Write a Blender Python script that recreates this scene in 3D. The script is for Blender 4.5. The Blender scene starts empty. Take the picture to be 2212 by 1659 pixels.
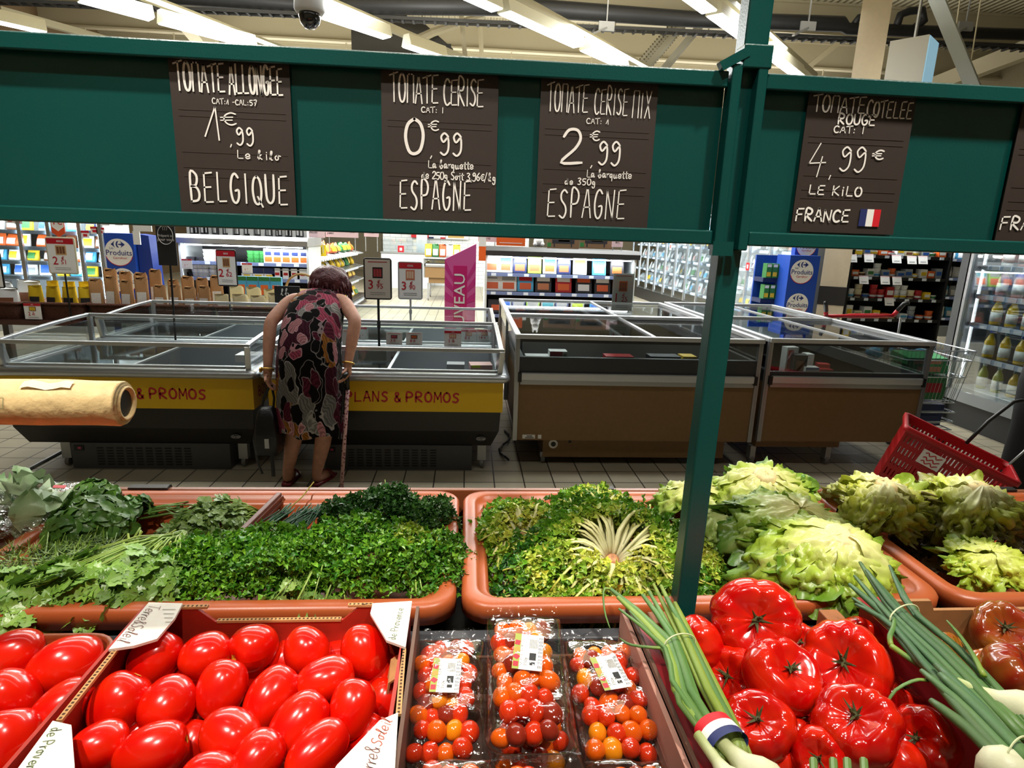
import bpy, bmesh, math, random
from mathutils import Vector, Matrix, Euler, noise
V = Vector; PI = math.pi; R = math.radians
SC = bpy.context.scene; COL = SC.collection
rnd = random.Random(7)

# ---------------------------------------------------------------- camera
F, CX, CY, HD, ROLL, OFF, CH = 1320.0, 1106.0, 829.5, 320.0, 0.034, -106.0, 1.6
PITCH = math.atan(HD / F); YAW = math.atan(-OFF / math.hypot(F, HD)); ROL = math.atan(ROLL)
FW = V((math.sin(YAW)*math.cos(PITCH), math.cos(YAW)*math.cos(PITCH), -math.sin(PITCH)))
R0 = V((math.cos(YAW), -math.sin(YAW), 0)); U0 = R0.cross(FW)
RT = R0*math.cos(ROL) + U0*math.sin(ROL); UP = -R0*math.sin(ROL) + U0*math.cos(ROL)
cam = bpy.data.objects.new('camera', bpy.data.cameras.new('camera')); COL.objects.link(cam)
cam.matrix_world = Matrix(((RT.x, UP.x, -FW.x, 0), (RT.y, UP.y, -FW.y, 0), (RT.z, UP.z, -FW.z, CH), (0, 0, 0, 1)))
cam.data.sensor_width = 36; cam.data.lens = 36*F/2212; cam.data.clip_start = .02; cam.data.clip_end = 100
SC.camera = cam
EYE = V((0, 0, CH))
def ray(px, py): return RT*((px-CX)/F) + UP*((CY-py)/F) + FW
def PZ(px, py, z): d = ray(px, py); return EYE + d*((z-CH)/d.z)      # photo point on a level plane
def PY(px, py, y): d = ray(px, py); return EYE + d*(y/d.y)            # on a plane facing the aisle
def PX(px, py, x): d = ray(px, py); return EYE + d*(x/d.x)
def PROJ(p):
    d = V(p)-EYE; z = d.dot(FW); return CX+F*d.dot(RT)/z, CY-F*d.dot(UP)/z

# ---------------------------------------------------------------- world, exposure, big lights
W = bpy.data.worlds.new('world'); SC.world = W; W.use_nodes = True
W.node_tree.nodes['Background'].inputs[0].default_value = (.9, .95, 1, 1)
W.node_tree.nodes['Background'].inputs[1].default_value = .05
vs = SC.view_settings; vs.view_transform = 'Standard'; vs.look = 'None'; vs.exposure = 0.0; vs.gamma = 1.0
vs.use_curve_mapping = False
cy = SC.cycles
cy.max_bounces = 6; cy.diffuse_bounces = 3; cy.glossy_bounces = 3; cy.transmission_bounces = 4
cy.transparent_max_bounces = 14; cy.caustics_reflective = False; cy.caustics_refractive = False
cy.sample_clamp_indirect = 4.0
def area(name, loc, aim, sx, sy, power, col=(1, 1, 1), parent=None):
    l = bpy.data.lights.new(name, 'AREA'); l.shape = 'RECTANGLE'; l.size = sx; l.size_y = sy; l.energy = power; l.color = col
    o = bpy.data.objects.new(name, l); COL.objects.link(o); o.location = loc
    o.rotation_euler = (V(aim)-V(loc)).to_track_quat('-Z', 'Y').to_euler()
    if parent: o.parent = parent
    return o
def spot(name, loc, aim, power, size=60, blend=.5, rad=.05, col=(1, .93, .82)):
    l = bpy.data.lights.new(name, 'SPOT'); l.energy = power; l.spot_size = R(size); l.spot_blend = blend
    l.shadow_soft_size = rad; l.color = col
    o = bpy.data.objects.new(name, l); COL.objects.link(o); o.location = loc
    o.rotation_euler = (V(aim)-V(loc)).to_track_quat('-Z', 'Y').to_euler(); return o
# track spotlights over the produce stand (above and behind the photographer)
spot('produce_spotlight', (-.95, .25, 3.3), (-.55, 1.15, 1), 215, 48, .6, .04)
spot('produce_spotlight', (.75, .35, 3.3), (.55, 1.18, 1), 185, 48, .6, .04)
spot('produce_spotlight', (-.1, -.25, 3.3), (-.05, 1.05, 1), 110, 44, .7, .04)
spot('produce_spotlight', (1.5, .4, 3.3), (.95, 1.25, 1), 140, 44, .6, .04)
# added fill panels high over the aisles, unseen, with no fixtures behind them
area('aisle_ceiling_light', (-3.0, 12.5, 4.6), (-3.0, 12.5, 0), 3.5, 8, 800, (.97, 1, 1))
area('aisle_ceiling_light', (3.2, 12.5, 4.6), (3.2, 12.5, 0), 3.5, 8, 800, (.97, 1, 1))
area('aisle_ceiling_light', (-.6, 4.65, 4.9), (-.6, 4.9, 0), 7.5, .4, 150, (.97, 1, 1))  # added to brighten the bag fronts and price cards
area('aisle_ceiling_light', (0.2, 2.0, 4.6), (0.2, 4.6, .9), 7, .3, 26, (1, .98, .95))  # added to lift the shopper's back and the card faces

area('far_uplight', (-5, 17.5, 4.5), (-5, 17.5, 9), 5, 7, 230, (1, .97, .9)); area('far_uplight', (1, 17.5, 4.5), (1, 17.5, 9), 5, 7, 230, (1, .97, .9)); area('far_uplight', (7, 17.5, 4.5), (7, 17.5, 9), 5, 7, 230, (1, .97, .9))  # unseen fills added behind the sign board to brighten the roof deck
# ---------------------------------------------------------------- materials
MATS = {}
def nt(m): return m.node_tree.nodes, m.node_tree.links
def mat(name, col, rough=.5, metal=0., spec=.5, var=0., vscale=20., bump=0., bscale=60., coat=0., emit=None, es=1., sss=0., vcol=False, alpha=None):
    if name in MATS: return MATS[name]
    m = bpy.data.materials.new(name); m.use_nodes = True; N, L = nt(m); b = N['Principled BSDF']
    c = tuple(col)[:3] + (1,)
    b.inputs['Base Color'].default_value = c; b.inputs['Roughness'].default_value = rough
    b.inputs['Metallic'].default_value = metal; b.inputs['Specular IOR Level'].default_value = spec
    b.inputs['Coat Weight'].default_value = coat; b.inputs['Coat Roughness'].default_value = .05
    if sss: b.inputs['Subsurface Weight'].default_value = sss; b.inputs['Subsurface Radius'].default_value = (.02, .008, .004); b.inputs['Subsurface Scale'].default_value = .3
    if emit: b.inputs['Emission Color'].default_value = tuple(emit)+(1,); b.inputs['Emission Strength'].default_value = es
    if var or bump or vcol:
        tc = N.new('ShaderNodeTexCoord')
        if vcol:
            at = N.new('ShaderNodeVertexColor'); at.layer_name = 'Col'; src = at.outputs['Color']
        else: src = None
        if var:
            n = N.new('ShaderNodeTexNoise'); n.inputs['Scale'].default_value = vscale; n.inputs['Detail'].default_value = 4
            L.new(tc.outputs['Object'], n.inputs['Vector'])
            mp = N.new('ShaderNodeMapRange'); mp.inputs['From Min'].default_value = .3; mp.inputs['From Max'].default_value = .7
            mp.inputs['To Min'].default_value = 1-var; mp.inputs['To Max'].default_value = 1+var
            L.new(n.outputs['Fac'], mp.inputs['Value'])
            mx = N.new('ShaderNodeMix'); mx.data_type = 'RGBA'; mx.blend_type = 'MULTIPLY'; mx.inputs[0].default_value = 1
            if src: L.new(src, mx.inputs[6])
            else: mx.inputs[6].default_value = c
            L.new(mp.outputs['Result'], mx.inputs[7]); L.new(mx.outputs[2], b.inputs['Base Color'])
        elif src: L.new(src, b.inputs['Base Color'])
        if bump:
            n2 = N.new('ShaderNodeTexNoise'); n2.inputs['Scale'].default_value = bscale; n2.inputs['Detail'].default_value = 3
            L.new(tc.outputs['Object'], n2.inputs['Vector'])
            bp = N.new('ShaderNodeBump'); bp.inputs['Strength'].default_value = bump; bp.inputs['Distance'].default_value = .01
            L.new(n2.outputs['Fac'], bp.inputs['Height']); L.new(bp.outputs['Normal'], b.inputs['Normal'])
    MATS[name] = m; return m
def glass(name, tint=(.93, .96, .96), refl=.06, rough=.02, bump=0., bscale=40, mx_=.75):
    """thin clear sheet: sees through, mirrors more at grazing angles"""
    if name in MATS: return MATS[name]
    m = bpy.data.materials.new(name); m.use_nodes = True; N, L = nt(m); N.remove(N['Principled BSDF'])
    out = N['Material Output']; t = N.new('ShaderNodeBsdfTransparent'); t.inputs[0].default_value = tint+(1,)
    g = N.new('ShaderNodeBsdfGlossy'); g.inputs['Roughness'].default_value = rough
    lw = N.new('ShaderNodeLayerWeight'); lw.inputs['Blend'].default_value = .25
    mr = N.new('ShaderNodeMapRange'); mr.inputs['To Min'].default_value = refl; mr.inputs['To Max'].default_value = mx_
    L.new(lw.outputs['Fresnel'], mr.inputs['Value'])
    mx = N.new('ShaderNodeMixShader'); L.new(mr.outputs['Result'], mx.inputs[0]); L.new(t.outputs[0], mx.inputs[1]); L.new(g.outputs[0], mx.inputs[2])
    L.new(mx.outputs[0], out.inputs['Surface'])
    if bump:
        tc = N.new('ShaderNodeTexCoord'); n = N.new('ShaderNodeTexNoise'); n.inputs['Scale'].default_value = bscale; n.inputs['Detail'].default_value = 3
        L.new(tc.outputs['Object'], n.inputs['Vector'])
        bp = N.new('ShaderNodeBump'); bp.inputs['Strength'].default_value = bump; bp.inputs['Distance'].default_value = .02
        L.new(n.outputs['Fac'], bp.inputs['Height']); L.new(bp.outputs['Normal'], g.inputs['Normal']); L.new(bp.outputs['Normal'], lw.inputs['Normal'])
    MATS[name] = m; return m
def srgb(r, g, b):
    f = lambda c: c/12.92 if c <= .04045 else ((c+.055)/1.055)**2.4
    return (f(r/255), f(g/255), f(b/255))
def flat(name, r, g, b, rough=.5, **k): return mat(name, srgb(r, g, b), rough, **k)

white = flat('white_plastic', 232, 232, 230, .4); paper = flat('white_paper', 238, 236, 232, .7)
black = flat('black_plastic', 14, 14, 15, .4); dark = flat('dark_grey_metal', 40, 41, 42, .45)
alu = mat('brushed_aluminium', (.56, .58, .6), .32, .85); steel = mat('grey_steel', (.42, .43, .44), .4, .6)
red = flat('price_red', 190, 22, 40, .5); greytxt = flat('grey_print', 120, 120, 120, .6); inkblack = flat('black_print', 25, 25, 25, .6)
teal = flat('teal_lacquer', 4, 68, 64, .28, bump=.05, bscale=350)
terra = flat('terracotta_plastic', 166, 82, 42, .36, var=.06, vscale=9, bump=.03, bscale=500)
clear = glass('clear_glass'); chalk = flat('white_chalk_marker', 240, 236, 230, .6)
ivory = flat('ivory_paint', 205, 190, 165, .55); pink = flat('pink_card', 228, 196, 200, .6)

# ---------------------------------------------------------------- mesh helpers
class MB:
    def __init__(s): s.v = []; s.f = []; s.m = []; s.c = []; s.mi = 0; s.col = (1, 1, 1); s.sm = []; s.smooth = False
    def add(s, vs, fs, cols=None):
        o = len(s.v); s.v += [tuple(x) for x in vs]; s.f += [tuple(i+o for i in f) for f in fs]
        s.m += [s.mi]*len(fs); s.sm += [s.smooth]*len(fs)
        s.c += cols if cols else [s.col]*len(vs); return s
    def box(s, c, d, rot=None, taper=1.):
        hx, hy, hz = d[0]/2, d[1]/2, d[2]/2; vs = []
        for z in (-1, 1):
            k = taper if z > 0 else 1.
            for x, y in ((-1, -1), (1, -1), (1, 1), (-1, 1)): vs.append(V((x*hx*k, y*hy*k, z*hz)))
        if rot is not None:
            M = rot if isinstance(rot, Matrix) else Euler(rot).to_matrix(); vs = [M @ p for p in vs]
        c = V(c); return s.add([p+c for p in vs], [(3, 2, 1, 0), (4, 5, 6, 7), (0, 1, 5, 4), (1, 2, 6, 5), (2, 3, 7, 6), (3, 0, 4, 7)])
    def b2(s, x0, x1, y0, y1, z0, z1): return s.box(((x0+x1)/2, (y0+y1)/2, (z0+z1)/2), (abs(x1-x0), abs(y1-y0), abs(z1-z0)))
    def rbox(s, c, d, r=.01, n=3, rot=None):
        """box with rounded vertical corners and softened rims"""
        hx, hy, hz = d[0]/2, d[1]/2, d[2]/2; r = min(r, hx*.98, hy*.98); q = min(r*.6, hz*.9)
        rings = []
        for z, k in ((-hz, -q), (-hz+q*.3, -q*.3), (-hz+q, 0), (hz-q, 0), (hz-q*.3, -q*.3), (hz, -q)):
            ring = []
            for ci, (sx, sy) in enumerate(((1, 1), (-1, 1), (-1, -1), (1, -1))):
                for j in range(n+1):
                    a = ci*PI/2 + j/n*PI/2
                    ring.append(V((sx*(hx-r)+math.cos(a)*(r+k), sy*(hy-r)+math.sin(a)*(r+k), z)))
            rings.append(ring)
        M = (rot if isinstance(rot, Matrix) else Euler(rot).to_matrix()) if rot is not None else Matrix.Identity(3)
        c = V(c); return s.loft([[c+M @ p for p in ring] for ring in rings], True, True)
    def loft(s, rings, closed=True, caps=False):
        n = len(rings[0]); vs = [p for r in rings for p in r]; fs = []
        for i in range(len(rings)-1):
            for j in range(n if closed else n-1):
                k = (j+1) % n; fs.append((i*n+j, i*n+k, (i+1)*n+k, (i+1)*n+j))
        if caps: fs.append(tuple(range(n-1, -1, -1))); fs.append(tuple((len(rings)-1)*n+j for j in range(n)))
        return s.add(vs, fs)
    def tube(s, pts, r, n=6, caps=True, closed=False, sq=1.):
        pts = [V(p) for p in pts]; rings = []; m = len(pts)
        rr = r if isinstance(r, (list, tuple)) else [r]*m; pn = None
        for i, p in enumerate(pts):
            a = pts[(i-1) % m] if closed or i else p; b = pts[(i+1) % m] if closed or i < m-1 else p
            t = (b-a).normalized() if (b-a).length > 1e-9 else V((0, 0, 1))
            if pn is None:
                pn = t.cross(V((0, 0, 1)));
                if pn.length < .05: pn = t.cross(V((0, 1, 0)))
                pn.normalize()
            else:
                pn = pn - t*pn.dot(t)
                if pn.length < 1e-6: pn = t.orthogonal()
                pn.normalize()
            bn = t.cross(pn)
            rings.append([p + (pn*math.cos(2*PI*j/n) + bn*math.sin(2*PI*j/n)*sq)*rr[i] for j in range(n)])
        if closed: rings.append(rings[0]); return s.loft(rings)
        return s.loft(rings, True, caps)
    def bar(s, p0, p1, w, h, up=(0, 0, 1)):
        p0, p1 = V(p0), V(p1); t = (p1-p0).normalized(); u = V(up); x = t.cross(u)
        if x.length < .01: x = t.cross(V((0, 1, 0)))
        x.normalize(); z = x.cross(t); r = lambda p: [p-x*w/2-z*h/2, p+x*w/2-z*h/2, p+x*w/2+z*h/2, p-x*w/2+z*h/2]
        return s.loft([r(p0), r(p1)], True, True)
    def lathe(s, prof, n=16, c=(0, 0, 0), M=None):
        c = V(c); rings = []
        for r, z in prof:
            ring = [V((r*math.cos(2*PI*j/n), r*math.sin(2*PI*j/n), z)) for j in range(n)]
            rings.append([c + (M @ p if M else p) for p in ring])
        return s.loft(rings, True, True)
    def prism(s, poly, y0, y1, ax='y'):
        """outline in two axes pushed along the third: ax y -> (x,z), x -> (y,z), z -> (x,y)"""
        g = {'y': lambda a, b, t: (a, t, b), 'x': lambda a, b, t: (t, a, b), 'z': lambda a, b, t: (a, b, t)}[ax]
        n = len(poly); vs = [g(a, b, y0) for a, b in poly] + [g(a, b, y1) for a, b in poly]
        return s.add(vs, [tuple(range(n)), tuple(range(2*n-1, n-1, -1))] + [(i, i+n, (i+1) % n+n, (i+1) % n) for i in range(n)])
    def quad(s, a, b, c, d): return s.add([a, b, c, d], [(0, 1, 2, 3)])
    def grid(s, fn, nu, nv, colf=None, wrap=False):
        vs = []; cs = []
        for i in range(nu+1):
            for j in range(nv+1):
                vs.append(fn(i/nu, j/nv)); cs.append(colf(i/nu, j/nv) if colf else s.col)
        return s.add(vs, [(i*(nv+1)+j, i*(nv+1)+j+1, (i+1)*(nv+1)+j+1, (i+1)*(nv+1)+j) for i in range(nu) for j in range(nv)], cs)
    def build(s, name, m=None, parent=None, smooth=None, vcol=False, sub=0, bevel=0, solid=0, fix=True):
        me = bpy.data.meshes.new(name); me.from_pydata(s.v, [], s.f)
        for x in (m if isinstance(m, (list, tuple)) else [m]):
            if x: me.materials.append(x)
        me.polygons.foreach_set('material_index', s.m)
        sm = [bool(smooth)]*len(s.f) if smooth is not None else s.sm
        me.polygons.foreach_set('use_smooth', sm)
        if vcol:
            a = me.color_attributes.new('Col', 'FLOAT_COLOR', 'POINT'); buf = []
            for c in s.c: buf += [c[0], c[1], c[2], 1]
            a.data.foreach_set('color', buf)
        if fix:
            bm = bmesh.new(); bm.from_mesh(me); bmesh.ops.recalc_face_normals(bm, faces=bm.faces); bm.to_mesh(me); bm.free()
        me.update(); o = bpy.data.objects.new(name, me); COL.objects.link(o)
        if parent: o.parent = parent
        if bevel:
            b = o.modifiers.new('b', 'BEVEL'); b.width = bevel; b.segments = 2; b.limit_method = 'ANGLE'; b.angle_limit = R(40)
        if solid: d = o.modifiers.new('s', 'SOLIDIFY'); d.thickness = solid; d.offset = 0
        if sub: d = o.modifiers.new('u', 'SUBSURF'); d.levels = sub; d.render_levels = sub
        return o
def multi(name, m, parent, boxes, **k):
    for b in boxes: bx(name, m, parent, b, **k)
def bx(name, m, parent, *boxes, **k):
    mb = MB()
    for b in boxes: mb.b2(*b)
    return mb.build(name, m, parent, **k)
def tag(o, label, cat, group=None, kind=None):
    o['label'] = label; o['category'] = cat
    if group: o['group'] = group
    if kind: o['kind'] = kind
    return o
def struct(o): o['kind'] = 'structure'; return o
def thing(name, label, cat, loc=(0, 0, 0), rz=0., group=None):
    o = bpy.data.objects.new(name, None); COL.objects.link(o); o.location = loc; o.empty_display_size = .05
    o.rotation_euler = rz if isinstance(rz, (tuple, Euler)) else (0, 0, rz); return tag(o, label, cat, group)
def dup(o, loc=None, rot=None, label=None, group=None, scale=None, parent=None):
    c = o.copy(); COL.objects.link(c)
    if parent: c.parent = parent
    if loc is not None: c.location = loc
    if rot is not None: c.rotation_euler = rot if isinstance(rot, (tuple, Euler)) else (0, 0, rot)
    if scale is not None: c.scale = (scale,)*3 if not isinstance(scale, tuple) else scale
    if label: c['label'] = label
    if group: c['group'] = group
    for ch in o.children: dup(ch, parent=c)
    return c
def place(o, loc, rot=None, scale=None):
    o.location = loc
    if rot is not None: o.rotation_euler = rot if isinstance(rot, (tuple, Euler)) else (0, 0, rot)
    if scale is not None: o.scale = (scale,)*3 if not isinstance(scale, tuple) else scale
    return o
ORD = ['first', 'second', 'third', 'fourth', 'fifth', 'sixth', 'seventh', 'eighth', 'ninth', 'tenth', 'eleventh', 'twelfth', 'thirteenth', 'fourteenth', 'fifteenth', 'sixteenth', 'seventeenth', 'eighteenth', 'nineteenth', 'twentieth', 'twenty-first', 'twenty-second', 'twenty-third', 'twenty-fourth']
def nth(i, n):
    return 'leftmost' if i == 0 else 'rightmost' if i == n-1 else ORD[i]+' from the left'

# ---------------------------------------------------------------- lettering
_fb = None
def text(s, size, m, parent, loc, rot=(PI/2, 0, 0), align='CENTER', bold=.0, sx=1., name='lettering', ext=.0004, shear=0.):
    cu = bpy.data.curves.new('t', 'FONT'); cu.body = s; cu.size = size; cu.align_x = align; cu.align_y = 'CENTER'
    cu.offset = min(bold, .006)*size; cu.extrude = ext; cu.resolution_u = 2; cu.shear = shear
    to = bpy.data.objects.new('t', cu); COL.objects.link(to)
    bpy.context.view_layer.update()
    me = bpy.data.meshes.new_from_object(to.evaluated_get(bpy.context.evaluated_depsgraph_get())); bpy.data.objects.remove(to); bpy.data.curves.remove(cu)
    me.name = name; me.materials.clear(); me.materials.append(m)
    o = bpy.data.objects.new(name, me); COL.objects.link(o); o.parent = parent; o.location = loc; o.rotation_euler = rot; o.scale = (sx, 1, 1)
    return o
# a marker-pen alphabet: strokes on a 4 x 6 cell
GL = {'A': '0,0 1.8,6 2.2,6 4,0|.7,2.1 3.4,2.2', 'B': '0,0 .2,6 2.4,5.8 3,4.7 2.2,3.4 .2,3.2 2.6,2.9 3.6,1.6 2.8,.3 0,0', 'C': '3.7,5.2 2.4,6 .9,5.2 .2,3 .8,.8 2.2,0 3.7,.6',
 'E': '3.6,6 .4,5.8 .1,0 3.5,.1|.2,3 2.9,3.1', 'F': '.1,0 .3,5.8 3.6,6|.2,3 2.8,3.2', 'G': '3.6,5.2 2.3,6 .9,5.2 .2,3 .8,.7 2.2,0 3.5,1 3.6,2.6 2.2,2.5', 'I': '1,0 1.1,6', 'K': '.2,0 .3,6|3.4,6 .4,2.8 3.7,0',
 'L': '.4,6 .2,.1 3.6,.2', 'M': '.1,0 .4,6 2.1,6 3.9,6 3.9,0', '#': '.1,0 .4,6 2.1,2 3.9,6 4.2,0', 'N': '.1,0 .3,6 3.4,0 3.8,6', 'O': '2,6 .7,5.2 .1,3 .7,.7 2,0 3.3,.7 3.9,3 3.3,5.2 2,6', 'P': '.1,0 .3,6 2.6,5.9 3.5,4.6 2.7,3.1 .3,2.8',
 'Q': '2,6 .7,5.2 .1,3 .7,.7 2,0 3.3,.7 3.9,3 3.3,5.2 2,6|2.2,1.6 4.2,-.5', 'R': '.1,0 .3,6 2.6,5.9 3.4,4.7 2.5,3.3 .3,3 3.6,0', 'S': '3.5,5.4 2.2,6 .8,5.2 .9,3.9 2.8,2.6 3.2,1.2 2,0 .2,.5', 'T': '-.4,5.5 4.3,6.2|2,6 2.1,0',
 'U': '.2,6 .3,1.6 1.2,.2 2.6,.2 3.6,1.6 3.8,6', 'X': '.2,0 3.8,6|.4,6 3.6,0', 'J': '3,6 3,1 1.8,0 .5,.8', 'D': '.2,0 .3,6 2.4,5.5 3.8,3 2.6,.5 .2,0', 'V': '0,6 2,0 4,6',
 '0': '2,6 .6,5 .1,2.8 .8,.5 2,0 3.3,.8 3.9,3.2 3.3,5.2 2,6', '1': '0,.6 1.9,6 2.2,0', '2': '.5,4.6 1.4,5.8 2.9,5.8 3.5,4.4 2.6,2.6 .2,.1 3.9,.2', '3': '.4,5.6 2.2,6 3.2,4.8 1.4,3.3 3.2,2 2.2,.2 .2,.4', '4': '2.2,6 .1,2 3.9,2.3|3,3.4 2.3,-.6',
 '5': '3.5,6 .7,5.8 .6,3.5 2.6,3.4 3.3,1.6 2,0 .3,.4', '6': '3,6 .8,3.6 .3,1.5 1.7,0 3.2,1.2 2.4,2.9 .6,2.2', '7': '.2,5.8 3.7,6 1.4,0|.9,3 3.2,3.2', '8': '2,3.2 .6,4.6 2,6 3.3,4.7 2,3.2 .5,1.4 2,0 3.5,1.4 2,3.2', '9': '3.3,5 1.8,6 .5,4.8 1.4,3.3 3.2,4.6 3.3,1 1.8,-.6 .3,.1',
 'e': '.3,1.5 3.2,2 2.4,3.6 .9,3 .4,1.3 1.6,.1 3.4,.8', '€': '4,5.2 2.7,5.7 1.3,4.6 .9,2.8 1.6,.9 2.8,.3 4,1|0,3.5 3.2,3.8|0,2.2 3,2.5', ',': '.8,.6 .4,-1.2', ':': '.8,3.6 .9,3.2|.7,.8 .8,.4', '-': '.2,2.8 2.2,3', '/': '0,-1 2.6,6.6', '.': '.5,.3 .7,0', 'i': '.9,3.6 1,0|1,5.2 1.1,5',
 'a': '2.6,3.2 1,3.4 .3,1.6 1,.1 2.6,2.8 2.7,.2 3.6,.8', 'b': '0,1 1.6,5.2 1.8,6.4 1,6 .9,0 2.4,.2 2.8,2 1.2,2.4', 'd': '2.8,3 1,3.2 .4,1.4 1.2,.1 2.7,2 2.8,6|2.8,6 2.9,.1', 'g': '2.9,3.2 1.1,3.5 .6,1.8 1.6,.8 2.9,2.8 2.7,-1.6 1.2,-2.4 .4,-1', 'k': '0,1 1.5,5.2 1.6,6.4 .9,6 .8,0|2.4,3.4 1,1.8 2.8,0',
 'l': '0,.8 1.6,4.6 1.6,6.2 .9,5.6 .9,.6 1.8,.2', 'o': '1.8,3.4 .5,2.2 1.2,.2 2.6,1 2.4,3 1.8,3.4 4.2,3', 'q': '2.8,3.2 1.1,3.4 .5,1.7 1.4,.4 2.7,2.6 2.6,-2.4', 'r': '.4,3.4 .6,0 .8,2.4 2.4,3.5', 's': '2.6,3.2 1,3.4 .8,2.2 2.4,1.2 1.6,0 .2,.4', 't': '1.4,5.4 1.3,.6 2.4,.2|0,3.6 3,4', 'u': '.3,3.4 .5,.4 1.8,.3 2.6,3.4 2.7,.3 3.6,.6', 'c': '2.6,3 1,3.4 .4,1.6 1.2,.1 2.8,.7', 'm': '.3,3.4 .4,0 .8,2.8 1.6,3.2 1.8,0 2.2,2.9 3,3.2 3.3,0', 'n': '.3,3.4 .4,0 .9,2.8 2.2,3.3 2.6,.1', 'p': '.3,3.4 .4,-2.4|.4,3 2,3.4 2.8,1.8 1.8,.2 .5,.8', 'v': '.2,3.4 1.4,.1 2.8,3.4', 'h': '.4,6 .4,0 .8,2.6 2,3.3 2.8,.2', 'f': '2.6,5.8 1.6,6 1.2,4.6 1.1,0|.2,3.4 2.4,3.6', 'y': '.3,3.4 1.3,.6|2.8,3.4 1,-2.2', '&': '3.6,0 .9,4.6 1.6,6 2.6,5 .6,2 .9,.3 2.4,0 3.6,2', 'é': '.3,1.5 3.2,2 2.4,3.6 .9,3 .4,1.3 1.6,.1 3.4,.8|1.6,4.6 2.8,5.6'}
def stroke(mb, pts, w, nrm):
    """flat marker ribbon along smoothed points"""
    P = [V(p) for p in pts]; Q = []
    if len(P) > 2:
        for i in range(len(P)-1):
            a, b, c, d = P[max(i-1, 0)], P[i], P[i+1], P[min(i+2, len(P)-1)]
            for k in range(4):
                t = k/4; Q.append(.5*((2*b)+(c-a)*t+(2*a-5*b+4*c-d)*t*t+(3*b-a-3*c+d)*t**3))
        Q.append(P[-1])
    else: Q = P
    L, Rr = [], []
    for i, p in enumerate(Q):
        t = (Q[min(i+1, len(Q)-1)]-Q[max(i-1, 0)])
        if t.length < 1e-9: t = V((1, 0, 0))
        t.normalize(); s = t.cross(nrm)*w/2
        q = p + (t*w*.35*(1 if i == len(Q)-1 else -1) if i in (0, len(Q)-1) else V((0, 0, 0)))
        k = .72 if i in (0, len(Q)-1) else 1
        L.append(q+s*k); Rr.append(q-s*k)
    n = len(Q); mb.add(L+Rr, [(i, i+1, n+i+1, n+i) for i in range(n-1)])
def hand(mb, s, x, z, w, h, pen, lean=0., sp=.25, sharp=('M', '#', 'N', 'A', 'T', 'E', 'F', 'L', 'K', 'X', '4', '1', 'V'), rise=0., y=0.):
    """writes s on the xz plane from x to x+w, letters h high"""
    wid = {'I': 2.2, 'i': 2, ',': 1.6, ':': 2, '.': 1.4, ' ': 2.6, '-': 2.6, 'l': 2.2, 't': 2.8, 'r': 2.6, '1': 2.8}
    tot = sum(wid.get(ch, 4)+sp*4 for ch in s); u = w/tot; cx = x; r2 = random.Random(len(s)*7+ord(s[0]))
    for ch in s:
        a = wid.get(ch, 4)
        if ch in GL:
            dz = r2.uniform(-.03, .03)*h; k = r2.uniform(.94, 1.05)
            for st in GL[ch].split('|'):
                pts = [tuple(map(float, q.split(','))) for q in st.split()]
                P = [(cx+px*u+pz/6*h*lean, y, z+dz+pz/6*h*k+rise*(cx+px*u-x)) for px, pz in pts]
                if ch in sharp:
                    for i in range(len(P)-1): stroke(mb, P[i:i+2], pen, V((0, -1, 0)))
                else: stroke(mb, P, pen, V((0, -1, 0)))
        cx += (a+sp*4)*u
# ================================================================ the hall
def tile_mat():
    m = bpy.data.materials.new('floor_tiles'); m.use_nodes = True; N, L = nt(m); b = N['Principled BSDF']
    tc = N.new('ShaderNodeTexCoord'); br = N.new('ShaderNodeTexBrick'); br.offset = 0; br.squash = 1
    br.inputs['Scale'].default_value = 1; br.inputs['Brick Width'].default_value = .2; br.inputs['Row Height'].default_value = .2
    br.inputs['Mortar Size'].default_value = .0045; br.inputs['Mortar Smooth'].default_value = .1
    br.inputs['Color1'].default_value = srgb(190, 180, 156)+(1,); br.inputs['Color2'].default_value = srgb(178, 170, 146)+(1,); br.inputs['Mortar'].default_value = srgb(62, 58, 52)+(1,)
    n = N.new('ShaderNodeTexNoise'); n.inputs['Scale'].default_value = 3; mx = N.new('ShaderNodeMix'); mx.data_type = 'RGBA'; mx.blend_type = 'MULTIPLY'; mx.inputs[0].default_value = .35
    L.new(tc.outputs['Object'], br.inputs['Vector']); L.new(tc.outputs['Object'], n.inputs['Vector'])
    L.new(br.outputs['Color'], mx.inputs[6]); L.new(n.outputs['Fac'], mx.inputs[7]); L.new(mx.outputs[2], b.inputs['Base Color'])
    b.inputs['Roughness'].default_value = .38
    bp = N.new('ShaderNodeBump'); bp.inputs['Strength'].default_value = .4; bp.inputs['Distance'].default_value = .003; bp.invert = True
    L.new(br.outputs['Fac'], bp.inputs['Height']); L.new(bp.outputs['Normal'], b.inputs['Normal']); return m
struct(bx('floor', tile_mat(), None, (-14, 14, -3, 27, -.1, 0)))
def brick_mat():
    m = bpy.data.materials.new('white_brick'); m.use_nodes = True; N, L = nt(m); b = N['Principled BSDF']
    tc = N.new('ShaderNodeTexCoord'); mp = N.new('ShaderNodeMapping'); mp.inputs['Rotation'].default_value = (PI/2, 0, 0); br = N.new('ShaderNodeTexBrick')
    br.inputs['Scale'].default_value = 1; br.inputs['Brick Width'].default_value = .34; br.inputs['Row Height'].default_value = .12; br.inputs['Mortar Size'].default_value = .006
    br.inputs['Color1'].default_value = (.8, .82, .82, 1); br.inputs['Color2'].default_value = (.76, .78, .78, 1); br.inputs['Mortar'].default_value = (.45, .47, .48, 1)
    L.new(tc.outputs['Object'], mp.inputs['Vector']); L.new(mp.outputs['Vector'], br.inputs['Vector']); L.new(br.outputs['Color'], b.inputs['Base Color']); return m
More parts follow.
